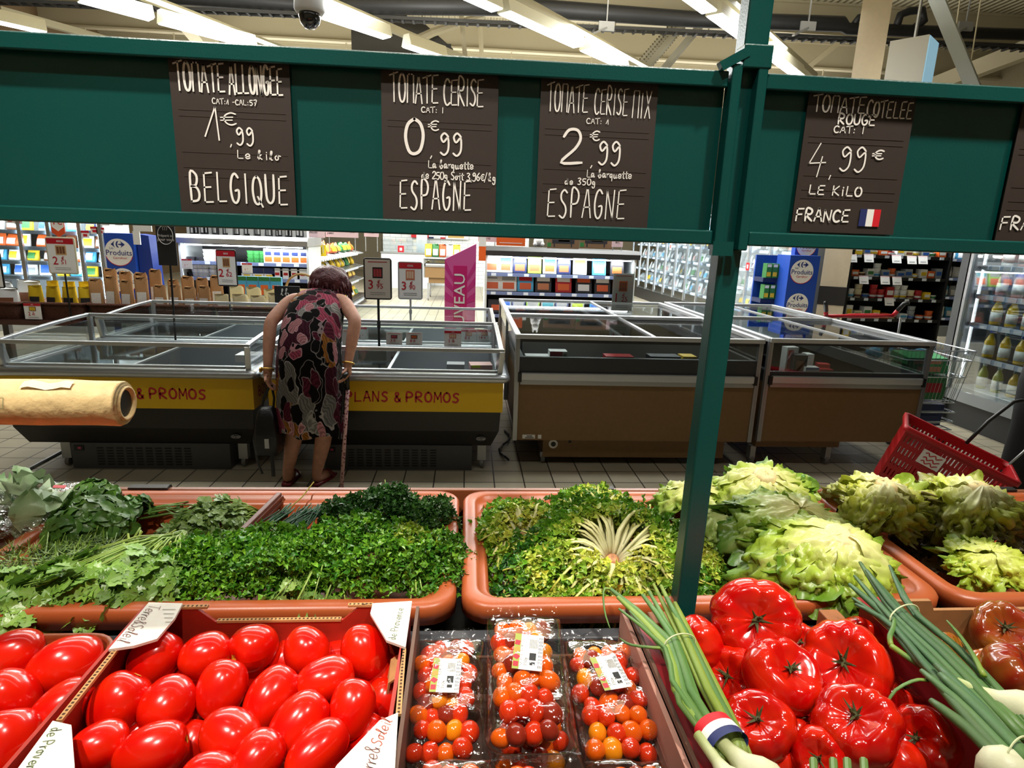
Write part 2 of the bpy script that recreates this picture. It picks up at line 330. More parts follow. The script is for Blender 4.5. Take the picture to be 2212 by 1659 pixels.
brown = flat('brown_wall_paint', 120, 98, 70, .7, var=.05); beige = flat('beige_wall_paint', 176, 166, 140, .7, var=.05)
struct(bx('wall_back', beige, None, (-14, 14, 26.8, 27, 0, 7.2))); struct(bx('wall_left', brown, None, (-10.2, -10, -3, 27, 0, 7.2)))
struct(bx('wall_right', beige, None, (13.8, 14, -3, 27, 0, 7.2))); struct(bx('wall_front', beige, None, (-14, 14, -3.2, -3, 0, 7.2)))
def deck_mat():
    m = mat('corrugated_deck', srgb(186, 178, 152), .55); N, L = nt(m); b = N['Principled BSDF']
    tc = N.new('ShaderNodeTexCoord'); w = N.new('ShaderNodeTexWave'); w.inputs['Scale'].default_value = 2.2; w.bands_direction = 'X'
    bp = N.new('ShaderNodeBump'); bp.inputs['Strength'].default_value = 1; bp.inputs['Distance'].default_value = .06
    L.new(tc.outputs['Object'], w.inputs['Vector']); L.new(w.outputs['Color'], bp.inputs['Height']); L.new(bp.outputs['Normal'], b.inputs['Normal']); return m
struct(bx('ceiling', deck_mat(), None, (-14, 14, -3, 27, 6.6, 6.8)))
roofsteel = flat('cream_roof_steel', 184, 175, 148, .55)
for i, (y, z) in enumerate(((11.5, 6.05), (14, 6.0), (16.5, 6.0), (19, 6.0), (21.5, 6.0), (24, 6.0))):
    mb = MB(); mb.b2(-14, 14, y-.09, y+.09, z-.02, z+.02); mb.b2(-14, 14, y-.015, y+.015, z, 6.6); mb.b2(-14, 14, y-.09, y+.09, 6.56, 6.6)
    for k in range(-13, 14, 2): mb.b2(k-.012, k+.012, y-.014, y+.014, z-.14, z)
    struct(mb.build('ceiling_beam', roofsteel, None))
a0, a1 = PY(405, 20, 15), PY(560, 150, 15)
mb = MB(); mb.bar(PZ(330, -60, 5.7), PZ(520, 190, 5.7), .28, .5); struct(mb.build('ceiling_beam', roofsteel, None))
mb = MB(); mb.bar(PZ(2250, 95, 5.6), PZ(1950, 210, 5.6), .2, .35); struct(mb.build('ceiling_beam', roofsteel, None))
mb = MB(); mb.bar(PY(1640, 230, 16), PY(2000, -60, 16), .12, .12); struct(mb.build('ceiling_beam', roofsteel, None))

# ceiling luminaires
housing = flat('cream_luminaire_housing', 192, 186, 160, .4); tube = mat('lit_diffuser', (1, 1, 1), .5, emit=(.93, .98, 1), es=11)
ZL = 4.3
rows = [((0, 45), (90, 72), 'lowest, cut by the picture edge above the bare green board'), ((175, 0), (325, 42), 'above the left of the green board, end towards the brown wall'), ((345, 50), (550, 100), 'above the elongated tomato sign'),
 ((690, 30), (832, 82), 'beside the white dome camera'), ((875, 100), (960, 124), 'short, just peeping over the cherry tomato sign'), ((1000, -8), (1078, 20), 'cut off at the top edge before the long central one'),
 ((1090, 27), (1250, 100), 'longest and most complete, above the cherry tomato mix sign'), ((1260, 108), (1350, 143), 'low end of the central row, touching the board top'), ((1475, -12), (1537, 24), 'cut off at the top edge beside the tall post'),
 ((1543, 32), (1640, 105), 'passing behind the tall dark post'), ((1650, 118), (1735, 163), 'low end of the row past the tall post')]
LDIR = (PZ(1250, 100, ZL)-PZ(1090, 27, ZL)).normalized(); LDIR.z = 0; LDIR.normalize()
for i, (p, q, d) in enumerate(rows):
    a, b = PZ(*p, ZL), PZ(*q, ZL); c = (a+b)/2; ln = (b-a).length
    t = thing('ceiling_luminaire', 'white lit strip luminaire '+d, 'ceiling light', c, math.atan2(LDIR.y, LDIR.x), 'strip luminaires under the roof')
    mb = MB(); h = ln/2; w = .11
    mb.loft([[V((sx*h, -w, 0)), V((sx*h, w, 0)), V((sx*h, w*.55, .16)), V((sx*h, -w*.55, .16))] for sx in (-1.02, 1.02)], True, True)
    mb.build('housing', housing, t)
    bx('diffuser', tube, t, (-h, h, -w*.82, w*.82, -.012, .0))
    area('luminaire_light', (0, 0, -.03), (0, 0, -1), ln, .15, 26, (.95, 1, 1), t).rotation_euler = (0, 0, 0); area('luminaire_uplight', (0, 0, .55), (0, 0, 1), ln, .3, 85, (1, .97, .9), t).rotation_euler = (PI, 0, 0)  # the upward light is an added fill for the roof, not a real fitting
railm = flat('cream_trunking', 178, 172, 150, .5)
for i, (p, q, d) in enumerate((((0, 22), (300, 105), 'over the brown wall corner'), ((250, -30), (640, 118), 'over the elongated tomato sign'), ((560, -60), (1020, 135), 'beside the dome camera'), ((960, -90), (1420, 160), 'carrying the central strip luminaires'), ((1440, -120), (1760, 165), 'crossing behind the tall post'))):
    a, b = PZ(*p, ZL+.28), PZ(*q, ZL+.28); mb = MB(); mb.bar(a, b, .09, .1)
    tag(mb.build('lighting_trunking', railm, None), 'long cream lighting trunking rail '+d, 'lighting rail', 'trunking rails under the roof')
# dark pipe run and its cable ladder
blk = flat('black_lagging', 20, 21, 23, .55); yD = 12.0
pp = [PY(x, y, yD) for x, y in ((-200, -45), (690, 12), (1100, 14), (1500, 42), (1820, 52), (1830, 62), (2300, 78))]
mb = MB(); mb.tube(pp, [.13, .13, .15, .13, .13, .1, .1], 10, True); pipe = thing('insulated_pipe', 'long black lagged pipe running across under the roof', 'pipe')
mb.build('pipe_run', blk, pipe, smooth=True)
hs = [PY(x, y, yD) for x, y in ((1935, 62), (1945, 32), (1965, 24), (1992, 22), (1996, 45), (1975, 60))]
MB().tube(hs, .07, 8).build('bend', blk, pipe, smooth=True)
hs = [PY(x, y, yD) for x, y in ((1845, 52), (1855, 38), (1875, 34), (1890, 40))]; MB().tube(hs, .06, 8).build('bend', blk, pipe, smooth=True)
for x in (1310, 1745, 2085):
    c = PY(x, 60, yD-.2); mb = MB(); mb.b2(c.x-.14, c.x+.14, c.y-.02, c.y+.02, c.z-.05, c.z+.1); mb.build('bracket', steel, pipe); MB().bar(c, c+V((-.35, -.2, -.2)), .05, .03).build('bracket_arm', steel, pipe); MB().bar(c, V((c.x, c.y, 6.5)), .02, .02).build('hanger', steel, pipe)
mb = MB(); o = V((0, 0, -.27))
for s in (-.09, .09): mb.bar(pp[0]+o+V((0, s, 0)), pp[-1]+o+V((0, s, .05)), .015, .05)
for i in range(110): c = pp[0].lerp(pp[-1], i/109)+o; mb.b2(c.x-.02, c.x+.02, c.y-.09, c.y+.09, c.z-.02, c.z+.01)
tag(mb.build('cable_ladder', dark, None), 'thin dark cable ladder hanging just beneath the black pipe', 'cable tray')
# heater unit hung under the roof
c = PY(875, 92, 14); hu = thing('air_heater', 'dark grey box heater unit hung under the roof beside the luminaires', 'air heater', c)
mb = MB(); mb.prism([(-1.0, -.55), (.95, -.55), (1.0, -.2), (.4, .25), (-.2, .42), (-.85, .42), (-1.0, .2)], -.5, .5); mb.build('casing', flat('heater_grey', 62, 60, 56, .5), hu)
MB().tube([(.3, -.6, -.1), (.6, -.75, 0), (1.6, -.8, .35)], [.09, .08, .06], 8).build('flue', roofsteel, hu); bx('hanger', dark, hu, (-.04, .04, -.03, .03, .4, 2.2))
for k in range(5): bx('louvre', dark, hu, (.25+.15*k, .36+.15*k, -.53, -.49, -.4, -.12))
# thin white pipes and cables
for (p, q, y, r, nm, lb) in (((992, -10), (1006, 135), 13, .05, 'ceiling_strut', 'white round strut crossing behind the central luminaires'), ((1037, 40), (1041, 140), 16, .06, 'ceiling_strut', 'thin cream upright strut behind the cherry tomato sign'), ((2000, -60), (2105, 195), 10, .13, 'ceiling_strut', 'thick grey square strut slanting above the ribbed tomato sign'), ((2075, -10), (2065, 60), 11, .012, 'hanging_wire', 'thin wire holding the pipe at the far right'), ((2120, -10), (2098, 130), 11, .012, 'hanging_wire', 'thin wire slanting past the grey square strut')):
    mb = MB(); mb.tube([PY(*p, y), PY(*q, y)], r, 4 if r > .1 else 6); tag(mb.build(nm, flat('pale_grey_steel', 176, 182, 180, .45) if r > .1 else roofsteel, None), lb, 'strut' if r > .02 else 'wire')
# perforated tray beam
perf = thing('perforated_tray', 'pale perforated tray beam climbing behind the cherry tomato mix sign', 'cable tray')
a, b = PY(1370, 165, 13), PY(1545, -40, 14.5); mb = MB(); mb.bar(a, b, .5, .04); mb.build('tray', flat('pale_perforated_steel', 200, 198, 186, .5), perf)
d = (b-a); mb = MB()
for i in range(40):
    for j in range(5): c = a+d*((i+.5)/40)+V((-.18+.09*j, -.03, 0)); mb.box(c, (.03, .02, .03))
mb.build('perforations', flat('perforation_dark', 120, 112, 92, .7), perf)
s = V((.42, 0, -.05)); MB().bar(a+s, b+s, .2, .06).build('side_rail', flat('pale_perforated_steel', 200, 198, 186), perf)
# dome camera
c = PY(668, 10, 4.3); dc = thing('dome_camera', 'white dome security camera with smoked dome under the roof', 'security camera', c)
MB().lathe([(.03, 2.2), (.03, .15), (.075, .14), (.082, .08), (.09, .02), (.092, -.03), (.08, -.05)], 20).build('body', white, dc, smooth=True)
MB().lathe([(.066, -.045), (.066, -.07), (.056, -.105), (.035, -.13), (.008, -.14)], 18).build('dome', mat('smoked_dome', (.01, .01, .012), .05, coat=1), dc, smooth=True)
# columns
cm = flat('ivory_column_paint', 200, 184, 156, .6, var=.03)
c1 = PY(1803, 600, 8.55); mb = MB(); rot = (0, 0, R(-32)); mb.box((c1.x, 8.55, 3.3), (.34, .34, 6.6), rot)
o = struct(mb.build('pillar', cm, None)); mb = MB(); mb.box((c1.x, 8.55, .92), (.35, .35, .26), rot); mb.box((c1.x, 8.55, .15), (.35, .35, .3), rot); b = mb.build('pillar_band', flat('pillar_band_black', 34, 30, 28, .5), o)
c2 = PY(1965, 130, 8.0); sb = thing('hanging_light_box', 'pale blue faced square box pillar hanging beside the ivory pillar', 'light box', (c2.x+.02, 8, 2.6))
mb = MB(); mb.box((0, 0, .75), (.42, .42, 1.5), (0, 0, R(40))); mb.build('box', flat('pale_box_side', 190, 186, 174, .6), sb)
mb = MB(); mb.box(Matrix.Rotation(R(40), 3, 'Z') @ V((0, -.215, .75)), (.41, .01, 1.48), (0, 0, R(40))); mb.build('lit_face', mat('blue_lit_face', (.3, .5, .6), .5, emit=(.42, .75, .95), es=.45), sb)
MB().tube([(0, 0, 1.5), (0, 0, 4)], .02, 6).build('suspension', steel, sb)

# ================================================================ green sign frame
YB = .9
gf = thing('sign_frame', 'dark green steel frame holding the handwritten price boards over the trays', 'sign frame', (0, YB, 0))
P0 = (.392, .015, 0)   # post
mb = MB(); mb.b2(-1.6, .352, .0, .012, 1.603, 1.822); mb.build('panel', teal, gf)
mb = MB(); mb.b2(.402, 1.9, .0, .012, 1.603, 1.822); mb.build('panel', teal, gf)
for x0, x1 in ((-1.6, .350), (.404, 1.9)):
    bx('top_rail', teal, gf, (x0, x1, -.0115, .018, 1.8135, 1.8255), (x0, x1, -.018, -.012, 1.806, 1.827), bevel=.002)
    bx('bottom_rail', teal, gf, (x0, x1, -.0135, .02, 1.5975, 1.6025), (x0, x1, -.02, -.014, 1.597, 1.617), bevel=.002)
lo, hi = V((.378, .01, .9)), V((.400, .01, 2.9))
mb = MB(); mb.bar(lo, hi, .034, .034, (0, 1, 0)); mb.build('post', teal, gf, bevel=.003)
bx('upright', teal, gf, (.352, .366, -.024, .0, 1.59, 1.835), (.388, .402, -.024, .0, 1.59, 1.835), bevel=.002)
mb = MB(); mb.box((.385, -.01, 1.845), (.04, .03, .03)); mb.build('bracket', teal, gf, bevel=.002); MB().bar((.37, -.02, 1.85), (.335, -.02, 1.83), .012, .012).build('bracket', teal, gf); MB().box((.365, -.02, 1.592), (.03, .012, .02)).build('bracket', teal, gf)
slate = flat('slate_card', 48, 38, 33, .55, var=.05, vscale=60)
def board(name_px, label, tr, br, bl, fn):
    tl = PY(*name_px, YB-.004); w = .152
    a, b, c = PY(*tr, YB-.004), PY(*br, YB-.004), PY(*bl, YB-.004)
    x0 = (tl.x+c.x)/2; x1 = (a.x+b.x)/2; z0 = (b.z+c.z)/2; z1 = (tl.z+a.z)/2; w = x1-x0; h = z1-z0
    t = thing('price_board', label, 'price sign', (x0, YB-.006, z0)); bx('card', slate, t, (0, w, 0, .002, 0, h))
    mb = MB()
    for k in (.67, .63, .4, .3, .24): mb.b2(.05*w, .95*w, -.0004, 0, k*h, k*h+.0004)
    mb.build('ruled_lines', flat('slate_line', 70, 56, 49, .6), t)
    fn(t, w, h); return t
def wr(t, y, *lines):
    for ln in lines:
        mb = MB(); hand(mb, *ln[0], **ln[1]); mb.build('lettering', chalk, t, fix=False)
def L(s, x, z, w, h, pen, **k): return ((s, x, z, w, h, pen), k)
def f1(t, w, h): wr(t, 0, *[L(s, x*w, z*h, ww*w, hh*h, pen, y=-.001, **k) for s, x, z, ww, hh, pen, k in (
    ('TOMATE', .05, .79, .42, .175, .003, {}), ('ALLONGEE', .49, .785, .46, .175, .003, {}), ('CAT:1 -CAL:57', .34, .715, .38, .034, .0012, {}), ('1', .26, .48, .2, .21, .0026, {}), ('€', .40, .58, .16, .085, .0018, {}), (',', .46, .455, .05, .05, .002, {}), ('99', .52, .47, .17, .1, .0022, {}), ('Le kilo', .52, .37, .38, .055, .0016, {}), ('BELGIQUE', .1, .075, .87, .19, .003, dict(sp=.45)))])
board((365, 122), 'dark handwritten price card TOMATE ALLONGEE from BELGIQUE on the green frame', (625, 133), (641, 465), (392, 460), f1)
def f2(t, w, h): wr(t, 0, *[L(s, x*w, z*h, ww*w, hh*h, pen, y=-.001, **k) for s, x, z, ww, hh, pen, k in (
    ('TOMATE', .08, .79, .42, .18, .0024, {}), ('CERISE', .53, .785, .35, .17, .0022, dict(sp=.1)), ('CAT: I', .34, .73, .2, .035, .0014, {}), ('0', .2, .46, .2, .22, .0042, {}), ('€', .4, .61, .11, .07, .0018, {}), (',', .41, .44, .06, .05, .002, {}), ('99', .5, .47, .22, .13, .0026, {}), ('La barquette', .4, .365, .4, .05, .0014, dict(sp=.05)), ('de 250g Soit 3,96€/kg', .34, .29, .66, .05, .0014, dict(sp=.1)), ('ESPAGNE', .15, .08, .66, .2, .0026, dict(sp=.4)))])
board((823, 148), 'dark handwritten price card TOMATE CERISE at 0,99 from ESPAGNE', (1076, 160), (1071, 482), (828, 474), f2)
def f3(t, w, h): wr(t, 0, *[L(s, x*w, z*h, ww*w, hh*h, pen, y=-.001, **k) for s, x, z, ww, hh, pen, k in (
    ('TOMATE', .06, .785, .36, .18, .002, {}), ('CERISE', .46, .78, .3, .17, .0018, {}), ('MIX', .79, .77, .17, .17, .0018, {}), ('CAT: 1', .4, .715, .2, .035, .0012, {}), ('2', .19, .45, .24, .23, .0038, {}), ('€', .44, .6, .1, .07, .0018, {}), (',', .45, .43, .06, .05, .002, {}), ('99', .52, .46, .22, .14, .0026, {}), ('La barquette', .43, .355, .4, .05, .0013, dict(sp=.05)), ('de 350g', .24, .3, .28, .045, .0014, {}), ('ESPAGNE', .1, .07, .72, .2, .0024, dict(sp=.4)))])
board((1168, 168), 'dark handwritten price card TOMATE CERISE MIX at 2,99 from ESPAGNE', (1413, 180), (1405, 498), (1157, 488), f3)
def flag(t, x, z, w, h):
    fl = MB(); mm = [flat('flag_blue', 35, 45, 100), paper, flat('flag_red', 210, 25, 40)]
    for i in range(3): fl.mi = i; fl.b2(x+w*i/3, x+w*(i+1)/3, -.0012, -.0006, z, z+h)
    fl.build('flag_sticker', mm, t)['label'] = 'blue white and red flag sticker'
def f4(t, w, h):
    wr(t, 0, *[L(s, x*w, z*h, ww*w, hh*h, pen, y=-.001, **k) for s, x, z, ww, hh, pen, k in (
    ('TOMATE', .05, .84, .5, .11, .0024, {}), ('COTELEE', .55, .82, .44, .11, .0024, {}), ('ROUGE', .3, .765, .36, .07, .0024, {}), ('CAT: I', .27, .705, .3, .045, .0018, {}), ('4', .08, .42, .2, .2, .0022, {}), (',', .28, .4, .07, .09, .002, {}), ('99', .37, .46, .28, .15, .0024, {}), ('€', .67, .53, .13, .07, .0022, {}), ('LE KiLO', .12, .27, .52, .065, .0024, {}), ('FRANCE', .03, .08, .53, .085, .003, {}))])
    flag(t, .64*w, .055*h, .2*w, .125*h)
board((1750, 188), 'dark handwritten price card TOMATE COTELEE ROUGE with French flag sticker', (1977, 201), (1930, 507), (1705, 500), f4)
def f5(t, w, h): wr(t, 0, *[L(s, x*w, z*h, ww*w, hh*h, pen, y=-.001, **k) for s, x, z, ww, hh, pen, k in (('4', .2, .40, .2, .2, .0022, {}), (',', .42, .38, .07, .09, .002, {}), ('99', .5, .46, .28, .15, .0024, {}), ('FRANCE', .02, .1, .6, .09, .003, {}))])
board((2196, 215), 'dark handwritten price card FRANCE cut off at the right picture edge', (2425, 228), (2385, 535), (2160, 522), f5)
# ================================================================ produce stand
st = thing('produce_stand', 'long dark market stand carrying the terracotta trays and the tomato crates', 'display stand', (0, 0, 0))
bx('base', flat('stand_black', 22, 22, 24, .5), st, (-3, 3, .3, 1.38, 0, .84))
bx('rear_shelf', flat('stand_black', 22, 22, 24), st, (-3, 3, .905, 1.39, .84, .895))
bx('front_rail', flat('rail_grey', 66, 68, 72, .35), st, (-3, 3, .872, .9, .84, .957), bevel=.004)
bx('rear_lip', flat('lip_brown', 120, 66, 36, .4), st, (-3, 3, 1.376, 1.392, .895, 1.0), bevel=.002)
def rrect(x0, x1, y0, y1, z, r, n=5):
    out = []
    for cx_, cy_, a0 in ((x1-r, y1-r, 0), (x0+r, y1-r, PI/2), (x0+r, y0+r, PI), (x1-r, y0+r, 1.5*PI)):
        for j in range(n+1): a = a0+PI/2*j/n; out.append(V((cx_+r*math.cos(a), cy_+r*math.sin(a), z)))
    return out
def tray(x0, x1, y0, y1, zr, label, depth=.085, k=1.):
    t = thing('display_tray', label, 'tray', ((x0+x1)/2, (y0+y1)/2, zr-depth), 0, 'terracotta display trays'); hx, hy = (x1-x0)/2, (y1-y0)/2
    mb = MB(); mb.smooth = True
    rings = [(0, -.034, .05), (.0, -.006, .05), (.004, -.001, .048), (.01, 0, .045), (.022, 0, .04), (.027, -.003, .036), (.03, -.011, .034), (.04, -.012, .03), (.046, -.018, .026), (.05, -.07, .024), (.058, -.08, .02), (.07, -.082, .02)]
    rings = [(i*k, max(z, -depth+.004), r) for i, z, r in rings]
    mb.loft([rrect(-hx+i, hx-i, -hy+i, hy-i, depth+z, r) for i, z, r in rings], True)
    n = len(mb.v); k = len(rrect(0, 1, 0, 1, 0, .1)); mb.f.append(tuple(range(n-k, n))); mb.m.append(0); mb.sm.append(False)
    mb.build('pan', terra, t, solid=.003); return t
trA = tray(-.822, -.012, .9, 1.373, 1.0, 'terracotta tray of herbs, left of the lettuce tray')
trB = tray(.0, .862, .9, 1.373, 1.0, 'terracotta tray holding curly endive and butterhead lettuces')
trC = tray(.876, 1.74, .9, 1.373, 1.0, 'terracotta tray with red-edged lettuces at the right picture edge')
trD = tray(-1.66, -.836, .9, 1.373, 1.0, 'terracotta tray under the bagged salad at the left picture edge')
trE = tray(-1.3, -.502, .36, .845, 1.0, 'terracotta tray with loose plum tomatoes in the front row', .1, .35)
d0, d1 = PZ(604, 1072, 1.0), PZ(512, 1163, 1.0); mb = MB()
dv = thing('tray_divider', 'ribbed reddish brown divider board standing across the herb tray', 'divider', (0, 0, .92)); d0.z = d1.z = .05
mb.bar(d0, d1, .012, .08); mb.build('board', flat('divider_brown', 104, 52, 34, .45), dv, bevel=.002)
nrm = (d1-d0).normalized().cross(V((0, 0, 1)))
for k in range(5):
    for s in (-1, 1): mb = MB(); o = nrm*.007*s+V((0, 0, -.026+.014*k)); mb.bar(d0+o, d1+o, .004, .006); mb.build('rib', flat('divider_brown', 104, 52, 34), dv)
for p, q, lb in (((280, 1050), (360, 1057), 'black plastic ticket clip on the rear tray edge behind the mint'), ((1250, 1052), (1330, 1060), 'black plastic ticket clip on the rear tray edge behind the curly endive'), ((2120, 1052), (2200, 1060), 'black plastic ticket clip on the rear tray edge before the red shopping basket')):
    a, b = PZ(*p, 1.004), PZ(*q, 1.004); c = (a.x+b.x)/2; w = (b.x-a.x)*.48
    t = thing('ticket_clip', lb, 'clip', (c, 1.385, 1.0)); mb = MB()
    mb.prism([(-.012, 0), (.012, 0), (.012, .004), (.003, .007), (-.012, .005)], -w, w, 'x'); mb.build('bar', black, t); bx('jaw', black, t, (-w, w, .0085, .013, -.03, .0))
# roll of paper bags
rl = thing('paper_bag_roll', 'roll of buff paper produce bags with a black core hanging at the left picture edge', 'paper roll', PY(262, 871, .75), (0, R(.6), R(2)))
kraft = flat('buff_bag_paper', 226, 196, 140, .6, var=.12, vscale=45, bump=.25, bscale=70)
mb = MB(); mb.smooth = True; prof = []
for k in range(4): r = .0275-.0035*k; prof += [(r, .010-.0035*(3-k)+.001), (r-.0012, .0115-.0035*(3-k)), (r-.0025, .0105-.0035*(3-k))]
rr = rnd.Random(3) if hasattr(rnd, 'Random') else random.Random(3); rings = []
for i in range(26):
    x = -.75+.75*i/25; rings.append([V((x, (.0275+rr.uniform(-.0007, .0007))*math.cos(2*PI*j/24), (.0275+rr.uniform(-.0007, .0007))*math.sin(2*PI*j/24))) for j in range(24)])
for r, x in ((.0262, .004), (.0245, .002), (.0235, .006), (.0218, .004), (.0208, .008), (.0185, .008), (.0165, .004)): rings.append([V((x, r*math.cos(2*PI*j/24), r*math.sin(2*PI*j/24))) for j in range(24)])
mb.loft(rings, True); mb.build('paper', kraft, rl)
MB().tube([(-.76, 0, 0), (.004, 0, 0)], .0172, 20).build('core', black, rl)
MB().grid(lambda u, v: V((-.1+.055*u, .029*math.cos(1.9+.4*v), .0285*math.sin(1.9+.4*v)+.001+.002*math.sin(u*9))), 6, 4).build('loose_flap', flat('buff_bag_pale', 240, 220, 190, .6), rl)
gp = flat('faded_green_print', 130, 140, 96, .7)
mb = MB()
def onroll(x, a, e=.0282): return V((x, -e*math.cos(a), e*math.sin(a)))
for a in (.45, -.02): mb.grid(lambda u, v: onroll(-.205+.09*u, a+.02*v), 4, 1)
for x in (-.205, -.165, -.115): mb.grid(lambda u, v: onroll(x+.0006*u, .45-.47*v), 1, 6)
hb = MB(); hand(hb, 'VUT', 0, 0, .03, .007, .0011, y=0); 
for v in hb.v: pass
mb.add([onroll(-.2+v[0], .28+v[2]/.028) for v in hb.v], hb.f)
for k, (s, x, z, w) in enumerate((('salade', -.2, .1, .03), ('recyclable', -.158, .3, .04), ('bio', -.15, .02, .02))):
    hb = MB(); hand(hb, s, 0, 0, w, .0035, .0005); mb.add([onroll(x+v[0], z+v[2]/.028) for v in hb.v], hb.f)
mb.build('faded_print', gp, rl, fix=False)

# ---------------------------------------------------------------- crates
board_red = flat('red_inner_board', 168, 40, 22, .55, var=.12, vscale=30); kraftb = flat('kraft_board', 196, 146, 92, .7, var=.1, vscale=50); wht = flat('white_board', 236, 230, 218, .6, var=.04, vscale=90)
wood = flat('thin_wood', 150, 92, 52, .6, var=.14, vscale=25); crimson = flat('crimson_print_board', 158, 30, 40, .45, var=.06)
rosy = flat('pale_rose_board', 176, 128, 112, .6, var=.06)
ZT = 1.03
def panel(t, name, m, poly, ax, y0, y1, edge=True):
    return MB().prism(poly, y0, y1, ax).build(name, m, t)
def crate(x0, x1, y0, y1, label, mi, mo, z0=.86, lo=.985, corner=.075, back=True):
    t = thing('produce_crate', label, 'crate', (0, 0, z0)); a, l = ZT-z0, lo-z0; th = .005
    bx('bottom', mi, t, (x0, x1, y0, y1, 0, .005))
    pr = lambda p0, p1: [(p0, .005), (p1, .005), (p1, a), (p1-corner, a), (p1-corner-.03, l), (p0+corner+.03, l), (p0+corner, a), (p0, a)]
    panel(t, 'back_panel', mi, pr(x0, x1) if back else [(x0, .005), (x1, .005), (x1, .075), (x0, .075)], 'y', y1-th, y1); panel(t, 'front_panel', mi, pr(x0, x1), 'y', y0, y0+th)
    sd = [(y0+th, .005), (y1-th, .005), (y1-th, a), (y0+th, a)]; panel(t, 'side_panel', mi, sd, 'x', x0, x0+th); panel(t, 'side_panel', mi, sd, 'x', x1-th, x1)
    return t
cx0, cx1, cy0, cy1 = -.487, -.082, .545, .868
LOZ = PY(610, 1337, cy1).z; c1 = crate(cx0, cx1, cy0, cy1, 'red-lined cardboard crate with white corner tabs full of plum tomatoes', board_red, kraftb, lo=LOZ)
a = ZT-.86
def tab(t, pts, m=wht, z=a, name='corner_tab'):
    mb = MB(); n = len(pts); mb.add([V((x, y, z-.0)) for x, y in pts]+[V((x, y, z+.004)) for x, y in pts], [tuple(range(n)), tuple(range(2*n-1, n-1, -1))]+[(i, i+n, (i+1) % n+n, (i+1) % n) for i in range(n)]); mb.mi = 1
    o = mb.build(name, [m], t); o['label'] = 'white folded corner tab'; return o
def pz(*pp): return [tuple(PZ(x, y, ZT)[:2]) for x, y in pp]
tab(c1, pz((235, 1408), (322, 1306), (395, 1308), (378, 1340), (340, 1385), (290, 1400)))
tab(c1, pz((805, 1308), (890, 1303), (876, 1403), (835, 1388), (800, 1330)))
tab(c1, pz((860, 1545), (820, 1562), (728, 1659), (690, 1720), (850, 1720), (857, 1600)))
tab(c1, pz((115, 1563), (155, 1572), (162, 1659), (160, 1720), (0, 1720), (45, 1659)))
# corrugated edges
for (p, q) in (((395, 1308), (450, 1310)), ((250, 1405), (128, 1558)), ((752, 1308), (805, 1308)), ((872, 1403), (861, 1545)), ((500, 1341), (735, 1336))):
    A, B = PZ(*p, ZT-.002), PZ(*q, ZT-.002)
    if 1330 < p[1] < 1345: A, B = V((cx0+.108, cy1-.0025, LOZ)), V((cx1-.108, cy1-.0025, LOZ))
    elif p[1] < 1320: A.y = B.y = cy1-.0025
    mb = MB(); A.z -= .86; B.z -= .86; mb.bar(A, B, .007, .004)
    n = int((B-A).length/.006)
    mb.mi = 1
    for i in range(n): c = A.lerp(B, (i+.5)/n); mb.box(c+V((0, 0, .0022)), (.0028, .0028, .0006))
    mb.build('corrugated_edge', [kraftb, flat('flute_brown', 70, 42, 24, .8)], c1)
mb = MB(); mb.loft([[V((cx1+.0, .74, a-.03)), V((cx1+.001, .79, a-.028))], [V((cx1-.018, .742, a-.045)), V((cx1-.02, .785, a-.04))], [V((cx1-.024, .745, a-.08)), V((cx1-.026, .785, a-.075))]], False); mb.build('torn_flap', kraftb, c1, solid=.003)
def script(s, parent, p0, p1, h, m, z, flip=1, pen=.0012, name='lettering', lean=.25, sp=.1):
    """handwriting lying on a level tab from p0 to p1"""
    p0, p1 = V(p0), V(p1); d = p1-p0; w = d.length; d.normalize(); n = V((-d.y, d.x, 0))*flip
    hb = MB(); hand(hb, s, 0, 0, w, h, pen, lean=lean, sp=sp); mb = MB()
    mb.add([V((p0.x+d.x*v[0]+n.x*v[2], p0.y+d.y*v[0]+n.y*v[2], z)) for v in hb.v], hb.f); return mb.build(name, m, parent, fix=False)
plum = flat('brown_script_ink', 120, 78, 76, .6); olive = flat('olive_ink', 88, 104, 60, .6); rust = flat('rust_script_ink', 178, 80, 66, .6)
zt = a+.0046
q = lambda x, y: PZ(x, y, ZT)
script('Terre&Soleil', c1, q(325, 1312), q(252, 1392), .019, plum, zt, 1, .0011)
script('de Provence', c1, q(855, 1388), q(872, 1318), .011, olive, zt, 1, .0009, lean=0)
script('de Provence', c1, q(112, 1580), q(35, 1700), .012, olive, zt, 1, .0011, lean=0)
script('Terre&', c1, q(800, 1700), q(822, 1622), .017, plum, zt, 1, .001); script('Soleil', c1, q(823, 1620), q(848, 1562), .014, rust, zt, 1, .0011)
mb = MB()
for k in range(4): A, B = q(352+2*k, 1322+9*k), q(380-3*k, 1322+9*k); mb.bar(V((A.x, A.y, zt)), V((B.x, B.y, zt)), .0012, .0003)
mb.build('small_print', flat('faint_print', 190, 186, 178), c1)

